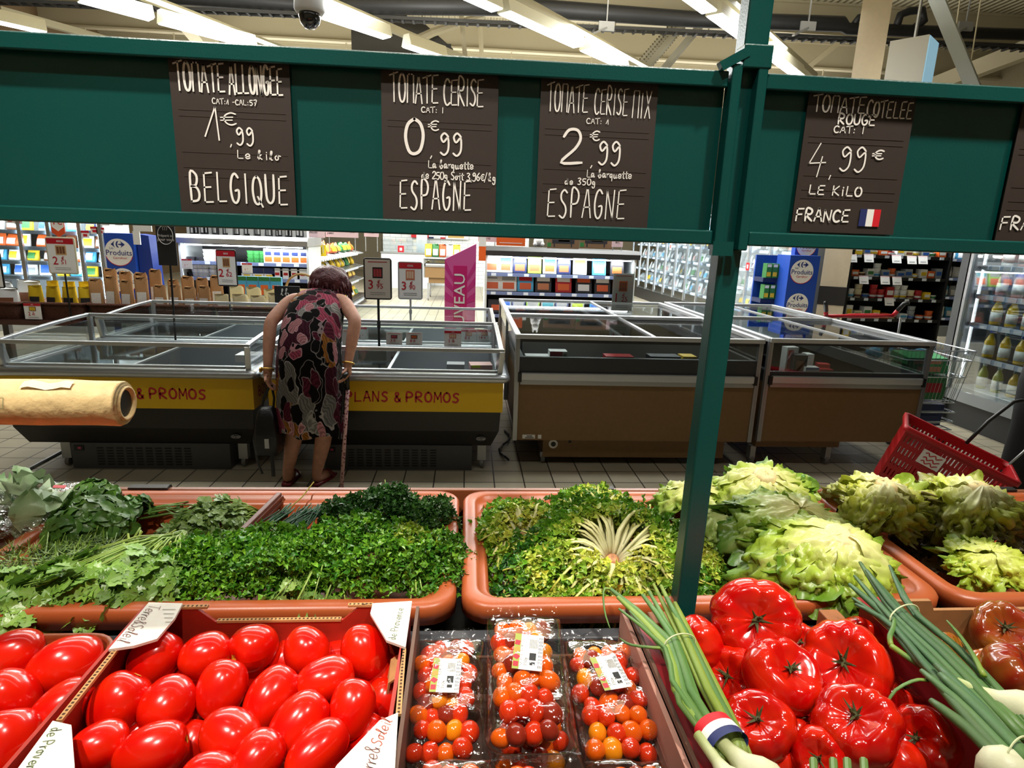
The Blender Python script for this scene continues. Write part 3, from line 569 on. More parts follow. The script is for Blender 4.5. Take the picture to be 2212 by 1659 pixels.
hx0, hx1 = -.072, .268
c2 = crate(hx0, hx1, .5, .862, 'crate of cherry tomato punnets between the white-cornered crate and the spring onions', flat('dim_wood_board', 96, 66, 50, .6), kraftb, lo=1.0, corner=.05, back=False)
panel(c2, 'printed_side', rosy, [(.5, .02), (.86, .02), (.86, a-.012), (.5, a-.012)], 'x', hx1-.012, hx1-.005)
mb = MB()
for k in range(6): mb.b2(hx1-.0128, hx1-.0118, .55+.0, .82, .03+.016*k, .0305+.016*k)
mb.build('printed_lines', flat('rose_print', 140, 88, 80), c2)
bx0, bx1 = .275, .668
c3 = thing('produce_crate', 'crate with crimson printed side holding ribbed red tomatoes', 'crate', (0, 0, .86))
bx('bottom', wood, c3, (bx0, bx1, .5, .85, 0, .005))
panel(c3, 'back_panel', wood, [(bx0, .01), (bx1, .01), (bx1, .125), (bx0, .125)], 'y', .846, .852)
for x in (.295, .58): bx('corner_post', wood, c3, (x, x+.032, .815, .845, .005, a-.006), bevel=.002)
panel(c3, 'side_panel', crimson, [(.45, .01), (.852, .01), (.852, a-.01), (.45, a-.01)], 'x', bx0-.004, bx0+.001)
bx('side_rim', crimson, c3, (bx0-.012, bx0+.012, .45, .852, a-.012, a-.008))
bx('side_panel', crimson, c3, (bx1-.004, bx1, .45, .862, .01, a)); rim = bx('side_rim', flat('bright_crimson_board', 176, 44, 52, .45), c3, (bx1-.012, bx1+.036, .4, .862, a, a+.004))
mb = MB(); mb.b2(bx1-.0135, bx1-.0115, .4, .862, a-.002, a+.0035); mb.build('corrugated_edge', kraftb, c3)
zz = a+.0046; cream = flat('cream_print', 226, 196, 176, .6)
script('de Rougeline', c3, (.668, .648, 0), (.652, .515, 0), .014, cream, zz, 1, .0013, lean=.2); script("Pays", c3, (.688, .58, 0), (.684, .54, 0), .012, cream, zz, 1, .001, lean=.2)
mb = MB(); stc = [flat('sticker_green', 150, 180, 40, .4), paper, flat('flag_blue', 35, 45, 100), flat('flag_red', 210, 25, 40)]
c = V((.677, .79, zz)); mb.add([c+V((.015*math.cos(k*PI/12), .015*math.sin(k*PI/12), .0002)) for k in range(24)], [tuple(range(24))]); hb = mb.build('round_sticker', stc, c3); hb['label'] = 'round green sticker'
mb = MB(); mb.mi = 0; mb.box(c+V((.003, .010, .0008)), (.014, .006, .0004)); mb.build('sticker_flag', stc[2], hb); MB().box(c+V((.008, .010, .0011)), (.004, .006, .0004)).build('sticker_flag', stc[3], hb)
script('de nos Regions', hb, c+V((-.012, -.002, 0)), c+V((.012, -.002, 0)), .005, flat('dark_green_ink', 40, 90, 30), zz+.001, 1, .0006)
st4 = MB(); st4.box(V((.675, .842, zz)), (.02, .016, .0004)); st4.build('white_sticker', paper, c3); MB().box(V((.684, .842, zz+.0004)), (.006, .014, .0004)).build('sticker_band', stc[2], c3)
c4 = thing('produce_crate', 'plain cardboard crate of dark tomatoes at the right picture edge', 'crate', (0, 0, .86))
kb2 = flat('brown_card', 158, 112, 68, .7, var=.08, vscale=40); bx('bottom', kb2, c4, (.712, 1.15, .5, .86, 0, .005))
panel(c4, 'back_panel', kb2, [(.712, .01), (1.15, .01), (1.15, .152), (.79, .152), (.782, a), (.712, a)], 'y', .855, .862); bx('side_panel', kb2, c4, (.708, .712, .5, .86, .005, a-.004))
# small crimson corner of the crate rim under the onions
# ---------------------------------------------------------------- tomatoes
def viewframe(px, py):
    d = ray(px, py).normalized(); s = (RT - d*RT.dot(d)).normalized(); u = s.cross(d); return d, s, u
def tom_mat(name, c1_, c2_, rough=.2, sc=14, bmp=0):
    m = mat(name, c1_, rough, coat=.5, spec=.5); N, Lk = nt(m); b = N['Principled BSDF']
    tc = N.new('ShaderNodeTexCoord'); n = N.new('ShaderNodeTexNoise'); n.inputs['Scale'].default_value = sc; n.inputs['Detail'].default_value = 2
    cr = N.new('ShaderNodeValToRGB'); cr.color_ramp.elements[0].position = .35; cr.color_ramp.elements[0].color = c1_+(1,); cr.color_ramp.elements[1].position = .72; cr.color_ramp.elements[1].color = c2_+(1,)
    Lk.new(tc.outputs['Object'], n.inputs['Vector']); Lk.new(n.outputs['Fac'], cr.inputs[0]); Lk.new(cr.outputs[0], b.inputs['Base Color'])
    if bmp:
        n2 = N.new('ShaderNodeTexNoise'); n2.inputs['Scale'].default_value = 7; n2.inputs['Detail'].default_value = 0; bp = N.new('ShaderNodeBump'); bp.inputs['Strength'].default_value = bmp; bp.inputs['Distance'].default_value = .02; Lk.new(tc.outputs['Object'], n2.inputs['Vector']); Lk.new(n2.outputs['Fac'], bp.inputs['Height']); Lk.new(bp.outputs['Normal'], b.inputs['Normal']); Lk.new(bp.outputs['Normal'], b.inputs['Coat Normal'])
    return m
tred = tom_mat('plum_tomato_skin', srgb(216, 12, 4), srgb(232, 34, 6), .2, 1.6); scarm = flat('tomato_scar', 206, 150, 40, .5, var=.3, vscale=500)
def plum_mesh(seed):
    r2 = random.Random(seed); mb = MB(); mb.smooth = True; nu, nv = 22, 28; k1, k2 = r2.uniform(.6, 1.4), r2.uniform(0, 6)
    off = V((seed*3.1, 0, 0))
    def fn(u, v):
        th = PI*u; ph = 2*PI*v; z = math.cos(th)*.5; r = .5*(math.sin(th)**.86)*(1+.10*math.cos(th))
        z -= .055*math.exp(-(u/.085)**2); z += .012*math.exp(-((1-u)/.06)**2)*-1.5
        p = V((r*math.cos(ph), r*math.sin(ph), z)); r *= 1+.05*noise.noise(p*2.2+off)+.012*math.cos(3*ph+k2)*math.sin(th)
        return V((r*math.cos(ph), r*math.sin(ph), z))
    mb.grid(fn, nu, nv); s = MB(); s.smooth = True
    s.grid(lambda u, v: V((.075*u*math.cos(2*PI*v)*(1+.2*math.cos(10*PI*v)), .075*u*math.sin(2*PI*v)*(1+.2*math.cos(10*PI*v)), .452-.012*(1-u)+.012*u)), 3, 20)
    return mb, s
protos = []
for sd in range(5):
    mb, s = plum_mesh(sd+1); o = mb.build('plum_tomato', tred); sc = s.build('stem_scar', scarm, o); o.location = (0, -50, 0); protos.append(o)
used_p = [0]
def plum_at(px, py, w, l, ang, z, label, tilt=None, group='plum tomatoes in the white-cornered crate'):
    i = used_p[0]; used_p[0] += 1; d, s, u = viewframe(px, py); c = PZ(px, py, z); k = (c-EYE).dot(FW)/F
    t = tilt if tilt is not None else random.Random(i*13+5).uniform(-.45, .2)
    ax = (s*math.cos(R(ang))+u*math.sin(R(ang)))*math.cos(t) - d*math.sin(t)
    q = ax.to_track_quat('Z', 'Y').to_euler(); sc = (w*k, w*k, l*k)
    p = protos[i] if i < 5 else dup(protos[i % 5]); place(p, c, q, sc); tag(p, label, 'tomato', group); return p
T = 'plum tomato, '
CR = ' in the white-cornered crate'
tops = [(334, 1423, 104, 120, 70, 1, 'leftmost of the back row'), (444, 1418, 100, 108, 20, 1, 'second from the left of the back row'), (549, 1398, 98, 104, 210, 1, 'with its scar showing, third of the back row', .5), (662, 1405, 96, 102, 300, 1, 'fourth of the back row, with tiny scar', -.1), (786, 1407, 102, 116, 300, 1, 'rightmost of the back row, under the corner tab'),
 (257, 1521, 118, 134, 70, 1, 'leftmost of the second row'), (364, 1522, 112, 124, 265, 1, 'with yellow scar at its lower end, second row', .35), (478, 1489, 104, 122, 80, 1, 'third of the second row'), (583, 1508, 100, 142, 62, 1, 'long and slanting, fourth of the second row'), (703, 1471, 98, 128, 15, 1, 'lying sideways below the fourth of the back row'), (760, 1531, 98, 124, 82, 1, 'yellow-tipped, beside the right-hand wall', -.1),
 (644, 1565, 108, 146, 55, 1, 'large and slanting in the middle of the third row'), (497, 1592, 116, 134, 330, 1, 'with a yellow neck, third row centre', .3), (328, 1622, 112, 150, 20, 1, 'with dented shoulder, front row left of centre', .25), (215, 1612, 100, 118, 20, 1, 'next to the lower left white tab'), (556, 1640, 104, 124, 60, 1, 'front row centre, cut by the picture edge'), (685, 1622, 100, 152, 45, 1, 'pointed and slanting, front row right'), (452, 1680, 104, 120, 0, 1, 'only its top showing at the bottom edge')]
for r_ in tops: plum_at(*r_[:5], .985, T+r_[6]+CR, r_[7] if len(r_) > 7 else None)
lows = [(832, 1516, 90, 100, 80, 'half hidden against the right wall, lower layer'), (428, 1464, 100, 110, 20, 'hidden under the second of the back row'), (300, 1592, 96, 110, 30, 'peeping between the two left front ones'), (610, 1440, 90, 110, 60, 'peeping below third and fourth of the back row'), (725, 1432, 90, 100, 10, 'peeping between the two right ones of the back row'), (818, 1462, 96, 110, 60, 'in the dark under the rightmost of the back row'), (575, 1592, 96, 100, 20, 'peeping low between the third row pair'), (413, 1618, 84, 120, 80, 'standing in the gap of the front row'), (790, 1604, 96, 120, 60, 'half under the lower right tab'), (420, 1550, 100, 100, 0, 'deep in the gap of the second row'), (540, 1450, 90, 100, 0, 'deep in the gap behind the slanting one'), (690, 1530, 96, 100, 0, 'deep in the gap beside the sideways one'), (240, 1570, 90, 100, 60, 'deep at the left wall'), (700, 1690, 100, 100, 0, 'deep at the front right, mostly outside the picture')]
for r_ in lows: plum_at(*r_[:5], .94, T+r_[5]+CR, 0)
LO = ' loose at the left edge'
for r_ in [(34, 1413, 104, 112, 10, 'hindmost, dimpled,'), (145, 1438, 122, 146, 18, 'biggest, behind the white tab crate,'), (22, 1508, 108, 128, 150, 'second row,'), (132, 1536, 104, 146, 50, 'slanting against the crate side,'), (12, 1610, 130, 150, 100, 'large front,'), (66, 1622, 100, 120, 60, 'front one half under its neighbour,'), (-60, 1440, 110, 130, 20, 'mostly outside the picture at the back,'), (-40, 1530, 110, 130, 20, 'mostly outside the picture in the middle,')]:
    plum_at(*r_[:5], .985 if r_[0] != 66 else .955, T+r_[5]+LO, 0, 'loose plum tomatoes')
for r_ in [(80, 1490, 100, 120, 30, 'lower one in the rear gap,'), (40, 1570, 100, 120, 30, 'lower one in the gap near the front,')]: plum_at(*r_[:5], .945, T+r_[5]+LO, 0, 'loose plum tomatoes')

# ribbed beef tomatoes
bred = tom_mat('ribbed_tomato_skin', srgb(184, 5, 5), srgb(206, 36, 10), .15, 3.2, .07); bdark = tom_mat('dark_tomato_skin', srgb(132, 30, 14), srgb(140, 84, 24), .16, 2.2); bgold = tom_mat('green_shouldered_skin', srgb(150, 70, 20), srgb(128, 108, 28), .18, 2.2)
calm = flat('dry_green_calyx', 66, 66, 26, .7, var=.3, vscale=300)
def beef_mesh(seed):
    r2 = random.Random(seed); mb = MB(); mb.smooth = True; n = r2.choice((7, 8, 9, 10)); am = r2.uniform(.022, .045); off = V((seed*2.7, 1, 0)); ph0 = r2.uniform(0, 6); sx = r2.uniform(.9, 1.1)
    def fn(u, v):
        th = PI*u; ph = 2*PI*v; z = math.cos(th)*.5*.72; r = .5*math.sin(th)**.72
        lob = abs(math.cos(n/2*(ph+.25*math.sin(2*ph+ph0))+ph0))**.55; w = math.exp(-((u-.3)/.32)**2)
        r *= 1-am*2*w*(1-lob)+.09*noise.noise(V((math.cos(ph), math.sin(ph), z))*1.4+off)
        z -= .17*math.exp(-(u/.13)**2); z -= .03*(1-lob)*math.exp(-((u-.2)/.15)**2); z += .05*math.exp(-((1-u)/.1)**2)
        return V((r*math.cos(ph)*sx, r*math.sin(ph), z))
    mb.grid(fn, 30, 60); c = MB()
    for k in range(6):
        a = k*PI/3+r2.uniform(-.5, .5); L_ = r2.uniform(.06, .19); pts = [V((math.cos(a)*L_*t, math.sin(a)*L_*t, .215+.02*math.sin(t*3)+.08*t*t+r2.uniform(0, .03)*t)) for t in (0, .35, .7, 1)]; c.tube(pts, [.02, .02, .012, .003], 5, sq=.4)
    c.tube([(0, 0, .17), (.01, .01, .25)], [.045, .034], 7); c.tube([(.01, .01, .25), (.03, .03, .31), (.05, .02, .34)], [.018, .014, .012], 6)
    return mb, c
bprotos = []
for sd in range(6):
    mb, c = beef_mesh(sd+11); o = mb.build('ribbed_tomato', bred); c.build('calyx', calm, o); o.location = (0, -50, 0); bprotos.append(o)
nb = [0]
def beef_at(px, py, w, cxp, cyp, z, label, m=None, grp='ribbed red tomatoes'):
    """w = width in photo pixels; (cxp, cyp) = where its calyx shows"""
    i = nb[0]; nb[0] += 1; d, s, u = viewframe(px, py); c = PZ(px, py, z); k = (c-EYE).dot(FW)/F; rad = w*k/2
    ex, ey = (cxp-px)*k/rad/.9, (py-cyp)*k/rad/.9; e = math.hypot(ex, ey); 
    if e > .97: ex, ey = ex/e*.97, ey/e*.97; e = .97
    ax = s*ex+u*ey-d*math.sqrt(max(0, 1-e*e)); q = ax.to_track_quat('Z', 'Y'); 
    q = q @ Euler((0, 0, i*1.3)).to_quaternion()
    p = bprotos[i] if i < 6 else dup(bprotos[i % 6]); place(p, c, q.to_euler(), w*k*1.06)
    if m: p.data = p.data.copy(); p.data.materials[0] = m
    tag(p, label, 'tomato', grp); return p
for r_ in [(1630, 1340, 172, 1638, 1338, 1.035, 'big ribbed red tomato topmost at the back, calyx facing out'), (1510, 1390, 110, 1470, 1400, 1.0, 'smooth red tomato half behind the left spring onions'), (1585, 1468, 130, 1561, 1455, .975, 'dim red tomato behind the spring onions, calyx at its edge'), (1690, 1460, 158, 1728, 1432, 1.02, 'ribbed red tomato leaning below the topmost one, orange streaks by its calyx'), (1636, 1568, 150, 1640, 1543, 1.0, 'red tomato beside the tricolour paper band'), (1712, 1578, 140, 1760, 1500, .96, 'plain red tomato low behind the tomato by the tricolour band'),
           (1826, 1440, 176, 1821, 1424, 1.01, 'ribbed red tomato nearest the crimson crate wall, speckled with highlights'), (1850, 1565, 170, 1855, 1533, 1.02, 'large ribbed red tomato in the middle front, calyx in plain sight'), (1938, 1505, 110, 1990, 1450, .96, 'red tomato low in shade against the crimson wall'), (1990, 1602, 140, 1974, 1588, .985, 'red tomato under the lower crimson rim with shiny shoulder'), (1770, 1638, 118, 1766, 1640, .99, 'red tomato at the bottom edge with green stem tips before it'), (1945, 1652, 110, 1960, 1700, .98, 'smooth red tomato cut by the bottom edge, right of centre'), (1680, 1650, 100, 1700, 1720, .96, 'smooth red tomato cut by the bottom edge, under the onion bulbs'), (1735, 1395, 90, 1730, 1380, .965, 'small red tomato peeping between the two back ones'), (1860, 1388, 100, 1880, 1380, .985, 'small red tomato tucked behind the speckled one'), (1745, 1530, 110, 1760, 1480, .94, 'red tomato deep in shadow between the centre ones'), (1560, 1580, 110, 1540, 1500, .93, 'red tomato deep under the spring onion stalks')]:
    beef_at(*r_[:6], r_[6])
for r_, m in (((2168, 1368, 130, 2180, 1345, 1.0, 'brownish red tomato at the back of the plain cardboard crate'), bdark), ((2195, 1462, 130, 2260, 1440, 1.0, 'dark ribbed tomato at the right picture edge by the white onion bulb'), bdark), ((2130, 1442, 76, 2140, 1425, .975, 'small green-gold tomato between the two dark ones'), bgold), ((2068, 1415, 90, 2100, 1390, .975, 'gold-shouldered tomato half hidden by onion leaves'), bgold)):
    beef_at(*r_[:6], r_[6], m, 'dark tomatoes in the plain cardboard crate')
for i, (x, d) in enumerate(((1757, 'leftmost'), (1800, 'second'), (1830, 'third'), (1866, 'rightmost'))):
    a_, b_ = PZ(x, 1642, 1.03), PZ(x+3, 1700, 1.03); tag(MB().tube([a_, b_], .0045, 8).build('onion_stalk_tip', mat('green_stalk', srgb(96, 128, 66), .45), None), d+' cut green onion stalk tip poking up at the bottom edge', 'spring onion', 'cut onion tips')
# ================================================================ herbs and salads
def leafmat(name, rough=.42, tr=.28, spec=.5, bump=.3, bs=120):
    m = bpy.data.materials.new(name); m.use_nodes = True; N, L_ = nt(m); b = N['Principled BSDF']; out = N['Material Output']
    at = N.new('ShaderNodeVertexColor'); at.layer_name = 'Col'; tc = N.new('ShaderNodeTexCoord'); n = N.new('ShaderNodeTexNoise'); n.inputs['Scale'].default_value = bs; n.inputs['Detail'].default_value = 3
    L_.new(tc.outputs['Object'], n.inputs['Vector']); bp = N.new('ShaderNodeBump'); bp.inputs['Strength'].default_value = bump; bp.inputs['Distance'].default_value = .004
    L_.new(n.outputs['Fac'], bp.inputs['Height']); L_.new(bp.outputs['Normal'], b.inputs['Normal'])
    L_.new(at.outputs['Color'], b.inputs['Base Color']); b.inputs['Roughness'].default_value = rough; b.inputs['Specular IOR Level'].default_value = spec
    t = N.new('ShaderNodeBsdfTranslucent'); L_.new(at.outputs['Color'], t.inputs[0]); mx = N.new('ShaderNodeMixShader'); mx.inputs[0].default_value = tr
    L_.new(b.outputs[0], mx.inputs[1]); L_.new(t.outputs[0], mx.inputs[2]); L_.new(mx.outputs[0], out.inputs['Surface']); return m
herbm = leafmat('herb_leaf', .34, .12); lettm = leafmat('lettuce_leaf', .35, .16, .5, .35, 70)
def lerp(a, b, t): return tuple(a[i]+(b[i]-a[i])*t for i in range(3))
def vary(c, r2, k=.18): f = 1+r2.uniform(-k, k); g = r2.uniform(-.08, .08); return (max(0, c[0]*(f+g)), max(0, c[1]*f), max(0, c[2]*(f-g)))
def rdir(r2): 
    while 1:
        v = V((r2.uniform(-1, 1), r2.uniform(-1, 1), r2.uniform(-1, 1)))
        if .05 < v.length < 1: return v.normalized()
def frill(mb, p, n, size, col, r2, k=7):
    """one crinkled parsley-like leaflet"""
    t = n.orthogonal().normalized(); b = n.cross(t); a0 = r2.uniform(0, 6); pts = [p-n*size*.15]
    for j in range(k): a = a0+2*PI*j/k; r = size*(1 if j % 2 else .5)*r2.uniform(.7, 1.15); pts.append(p+(t*math.cos(a)+b*math.sin(a))*r+n*size*r2.uniform(-.35, .55))
    mb.add(pts, [(0, j+1, (j+1) % k+1) for j in range(k)], [lerp(col, (.1, .2, .02), .2)]+[vary(col, r2, .15) for _ in range(k)])
def blade(mb, p, d, n, L_, wd, bend, cup, ruf, cb, ct, nu=7, nv=4, prof=None, r2=rnd, vein=0., lobe=0):
    d = d.normalized(); s = d.cross(n).normalized(); n = s.cross(d); pos = V(p); vs = []; cs = []; ph = r2.uniform(0, 9)
    for i in range(nu+1):
        u = i/nu; a = bend*u; dd = d*math.cos(a)-n*math.sin(a); nn = n*math.cos(a)+d*math.sin(a)
        if i: pos = pos+dd*L_/nu
        w = wd*(prof(u) if prof else math.sin(PI*min(1, u*.94+.04))**.7)
        if lobe: w *= 1-lobe*(.5+.5*math.cos(u*PI*6))
        for j in range(nv+1):
            v = j/nv*2-1
            vs.append(pos+s*v*w*math.cos(cup*abs(v)*.5)+nn*(w*abs(v)*math.sin(cup)+ruf*wd*v*v*math.sin(ph+u*13+v*3)+ruf*wd*.4*math.sin(ph+u*21)))
            c = lerp(cb, ct, u); cs.append(lerp(c, cb, vein*max(0, 1-abs(v)*3)))
    mb.add(vs, [(i*(nv+1)+j, i*(nv+1)+j+1, (i+1)*(nv+1)+j+1, (i+1)*(nv+1)+j) for i in range(nu) for j in range(nv)], cs)
PAR = srgb(44, 104, 20); PARL = srgb(124, 178, 44); PARD = srgb(26, 62, 24); STEM = srgb(150, 178, 84)
def surf(c, rx, ry, rz, r2, shell=.25, zmin=-.15):
    while 1:
        v = rdir(r2)
        if v.z < zmin: continue
        k = 1-abs(r2.gauss(0, shell))*.6; p = V((c.x+v.x*rx*k, c.y+v.y*ry*k, c.z+v.z*rz*k))
        return p, V((v.x/rx, v.y/ry, v.z/rz)).normalized(), k
def lump(p, off, a): return 1+a*noise.noise(p*22+V((off, 0, 0)))
def curly(label, px, py, z, rx, ry, rz, n, seed, c0=PAR, c1_=PARL, size=.008, grp='curly parsley bunches', extra=0):
    r2 = random.Random(seed); o = PZ(px, py, z); t = thing('curly_parsley', label, 'parsley', o, 0, grp); mb = MB(); c = V((0, 0, 0))
    for i in range(n):
        p, nn, k = surf(c, rx, ry, rz, r2); f = lump(p, seed, .6)*(1+.24*noise.noise(p*75)); p = p*f; p += rdir(r2)*.004
        if p.z+o.z < .925: continue
        nn = (nn*.5+rdir(r2)*.9).normalized(); cc = lerp(c0, c1_, max(0, min(1, r2.gauss(.4, .3)))); frill(mb, p, nn, size*r2.uniform(.6, 1.3), vary(cc, r2), r2, 8)
    mb.build('leaves', herbm, t, smooth=False, vcol=True, fix=False); s = MB()
    for i in range(14):
        p, nn, k = surf(c, rx*.9, ry*.9, rz*.8, r2); s.col = vary(STEM, r2); s.tube([V((r2.uniform(-.02, .02), r2.uniform(-.01, .03), -.02)), p*.6, p], .0012, 5)
    for i in range(extra):
        a = r2.uniform(0, 6); p = V((rx*math.cos(a), ry*math.sin(a), rz*.4)); s.tube([p*.8, p*1.1+V((0, 0, .02)), p*1.25+V((0, 0, -.002))], .001, 5)
    s.build('stems', herbm, t, vcol=True, fix=False, smooth=True); return t
curly('curly parsley bunch at the left of the front heap, next to the celery leaves', 440, 1235, .99, .085, .075, .055, 2100, 1)
curly('curly parsley bunch heaped at the front of the herb tray below the divider', 560, 1232, .995, .09, .085, .062, 2400, 2)
curly('pale-stalked curly parsley bunch in the centre of the front heap', 680, 1220, 1.0, .085, .085, .062, 2300, 3)
curly('large bright curly parsley bunch right of the front heap centre', 790, 1215, 1.0, .09, .095, .065, 2500, 4)
curly('curly parsley bunch spilling over the right rim of the herb tray', 920, 1225, .99, .08, .085, .056, 2100, 5, PAR, srgb(110, 156, 44))
curly('dark curly parsley bunch at the back, beside the chives', 752, 1133, .985, .062, .075, .045, 1500, 6, PARD, srgb(60, 104, 44))
curly('dark curly parsley bunch rising highest at the back of the herb tray', 845, 1105, 1.0, .07, .07, .055, 1700, 7, PARD, srgb(56, 104, 40), extra=1)
curly('dark curly parsley bunch in the back right corner of the herb tray', 918, 1128, .985, .06, .07, .045, 1300, 8, PARD, srgb(66, 110, 44), extra=1)
curly('small yellowing curly parsley bunch near the tray corner', 890, 1185, 1.015, .05, .05, .035, 800, 9, srgb(96, 128, 30), srgb(160, 172, 50))
# lobed leaves of flat parsley / celery
def lobed(mb, p, d, n, s, col, r2, ct=None):
    """three-part toothed leaf"""
    d = d.normalized(); x = d.cross(n).normalized(); n = x.cross(d); ct = ct or lerp(col, (.4, .6, .08), .22)
    for a, k in ((0, 1), (.95, .78), (-.95, .78)):
        dd = d*math.cos(a)+x*math.sin(a); xx = x*math.cos(a)-d*math.sin(a); o = p+d*s*.12; f = r2.uniform(.05, .3); dr = r2.uniform(-.25, .15)
        ol = [(0, 0), (.22, .16), (.34, .40), (.46, .26), (.62, .46), (.7, .22), (.86, .26), (1, 0)]
        L_ = [o+dd*u*s*k+n*(s*dr*u*u) for u, w in ol]; A = [l+xx*w*s*k+n*w*f*s for l, (u, w) in zip(L_, ol)]; B = [l-xx*w*s*k+n*w*f*s for l, (u, w) in zip(L_, ol)]
        nn = len(ol); fs = []
        for i in range(nn-1): fs += [(i, nn+i, nn+i+1, i+1), (i+1, 2*nn+i+1, 2*nn+i, i)]
        mb.add(L_+A+B, fs, [lerp(col, (.6, .7, .3), .25)]*nn+[vary(ct, r2, .1)]*(2*nn))
def flatbunch(name, label, cat, px, py, z, rx, ry, rz, n, seed, size, c0, c1_, fwd=None, stems=None, grp=None, gravity=.3):
    r2 = random.Random(seed); o = PZ(px, py, z); t = thing(name, label, cat, o, 0, grp); mb = MB(); s = MB(); root = V(stems) if stems else V((0, 0, -.02))
    for i in range(n):
        p, nn, k = surf(V((0, 0, 0)), rx, ry, rz, r2, .3, -.2); f = lump(p, seed, .3); p *= f
        if p.z+o.z < .928: p.z = .93-o.z
        d = (p-root).normalized()*.7+rdir(r2)*.6+V((0, 0, -gravity)); nn = (nn+rdir(r2)*.5).normalized()
        if abs(d.normalized().dot(nn)) > .95: continue
        lobed(mb, p, d, nn, size*r2.uniform(.65, 1.2), vary(lerp(c0, c1_, r2.random()), r2), r2)
        if i % 4 == 0: s.col = vary(STEM, r2, .1); s.tube([root+rdir(r2)*.008, root.lerp(p, .5)+V((0, 0, .012)), p], [.0022, .0016, .001], 5)
    mb.build('leaves', herbm, t, vcol=True, fix=False); s.build('stems', herbm, t, vcol=True, fix=False, smooth=True); return t
CEL = srgb(50, 108, 26); CELL = srgb(116, 168, 54)
flatbunch('celery_leaf_bunch', 'flat celery leaf bunch hanging over the front rim of the herb tray, leftmost', 'celery leaves', 110, 1285, .985, .13, .075, .04, 230, 21, .034, CEL, CELL, stems=(.12, .10, .0), grp='celery leaf bunches', gravity=.6)
flatbunch('celery_leaf_bunch', 'flat celery leaf bunch with pale stalks upward, behind the white corner tab', 'celery leaves', 260, 1255, .995, .12, .085, .045, 260, 22, .034, CEL, CELL, stems=(.05, .13, .02), grp='celery leaf bunches', gravity=.5)
def pstalks(label, pts, z, n, seed, col, name='celery_stalks'):
    r2 = random.Random(seed); s = MB(); s.smooth = True; a, b = PZ(*pts[0], z), PZ(*pts[1], z+.03)
    for i in range(n): s.col = vary(col, r2, .15); o = V((r2.uniform(-.02, .02), r2.uniform(-.01, .01), r2.uniform(-.005, .01))); e = b+V((r2.uniform(-.05, .05), r2.uniform(-.02, .03), r2.uniform(-.01, .02))); s.tube([a+o, a.lerp(e, .5)+o*.6+V((0, 0, .006)), e], [.0028, .0024, .0018], 6)
    return s
s = pstalks('', ((290, 1215), (322, 1172)), .985, 22, 5, srgb(168, 192, 84)); s2 = pstalks('', ((352, 1215), (392, 1183)), .985, 14, 6, srgb(168, 192, 84))
cs = thing('celery_stalks', 'pale cut celery stalks with a red rubber tie fanning up in the herb tray', 'celery stalks'); s.build('stalks', herbm, cs, vcol=True, fix=False); s2.build('stalks', herbm, cs, vcol=True, fix=False)
A, B = PZ(276, 1200, 1.0), PZ(288, 1192, 1.004); MB().tube([A, B], .0045, 8).build('red_tie', flat('red_tie', 190, 26, 30, .4), cs)
flatbunch('celery_leaf_bunch', 'wilting celery leaf sprig draped over the front rim, centre of the herb tray', 'celery leaves', 655, 1290, .985, .055, .055, .03, 60, 23, .034, srgb(86, 140, 56), srgb(160, 196, 110), stems=(.03, .09, .045), grp='celery leaf bunches', gravity=.8)
flatbunch('parsley_sprig', 'small parsley sprig drooping over the rim right of the centre', 'parsley', 722, 1312, .975, .03, .02, .02, 34, 24, .014, PAR, PARL, stems=(0, .05, .03), gravity=.9)
flatbunch('parsley_sprig', 'thin parsley sprig drooping between tray and white corner tab', 'parsley', 905, 1318, .965, .018, .03, .02, 34, 25, .015, PAR, PARL, stems=(-.01, .05, .04), gravity=.9)
flatbunch('coriander_bunch', 'coriander bunch lying against the brown divider', 'coriander', 470, 1128, .965, .075, .075, .04, 260, 26, .022, srgb(66, 110, 44), srgb(124, 156, 84), stems=(.08, .05, -.01))
flatbunch('coriander_bunch', 'loose coriander sprig in the middle of the herb tray by the divider', 'coriander', 385, 1165, .945, .05, .03, .02, 70, 27, .022, srgb(66, 110, 44), srgb(120, 152, 80), stems=(.06, .03, 0))
# mint: ovate toothed leaves in whorls
def mint(label, px, py, z, n, seed, rx, ry, rz):
    r2 = random.Random(seed); o = PZ(px, py, z); t = thing('mint_bunch', label, 'mint', o, 0, 'mint bunches'); mb = MB(); mb.smooth = True; s = MB(); s.smooth = True
    for i in range(n):
        p, nn, k = surf(V((0, 0, 0)), rx, ry, rz, r2, .2, 0); f = lump(p, seed, .25); p *= f; s.col = vary(srgb(74, 104, 40), r2); s.tube([V((0, 0, -.03)), p*.6, p], .0014, 5)
        a0 = r2.uniform(0, 6)
        for j in range(6):
            a = a0+j*PI/3*1.05; tt = nn.orthogonal().normalized(); d = tt*math.cos(a)+nn.cross(tt)*math.sin(a); d = (d+nn*.15+V((0, 0, -.2))).normalized(); c = vary(lerp(srgb(40, 86, 30), srgb(86, 136, 48), r2.random()), r2)
            blade(mb, p-nn*.004*(j % 2), d, nn, r2.uniform(.028, .042), r2.uniform(.011, .015), r2.uniform(.2, .8), .3, .12, lerp(c, (.3, .45, .12), .3), c, 7, 4, r2=r2, vein=.6)
    mb.build('leaves', herbm, t, vcol=True, fix=False); s.build('stems', herbm, t, vcol=True, fix=False); return t
mint('full mint bunch at the back left of the herb tray', 195, 1140, .99, 34, 31, .07, .085, .065)
mint('mint top standing by the bagged salad', 205, 1085, 1.0, 12, 32, .05, .04, .05)
mint('mint bunch lying on its side with tied stalks to the right', 275, 1118, .975, 16, 33, .05, .06, .045)
s = MB(); s.smooth = True; r2 = random.Random(4)
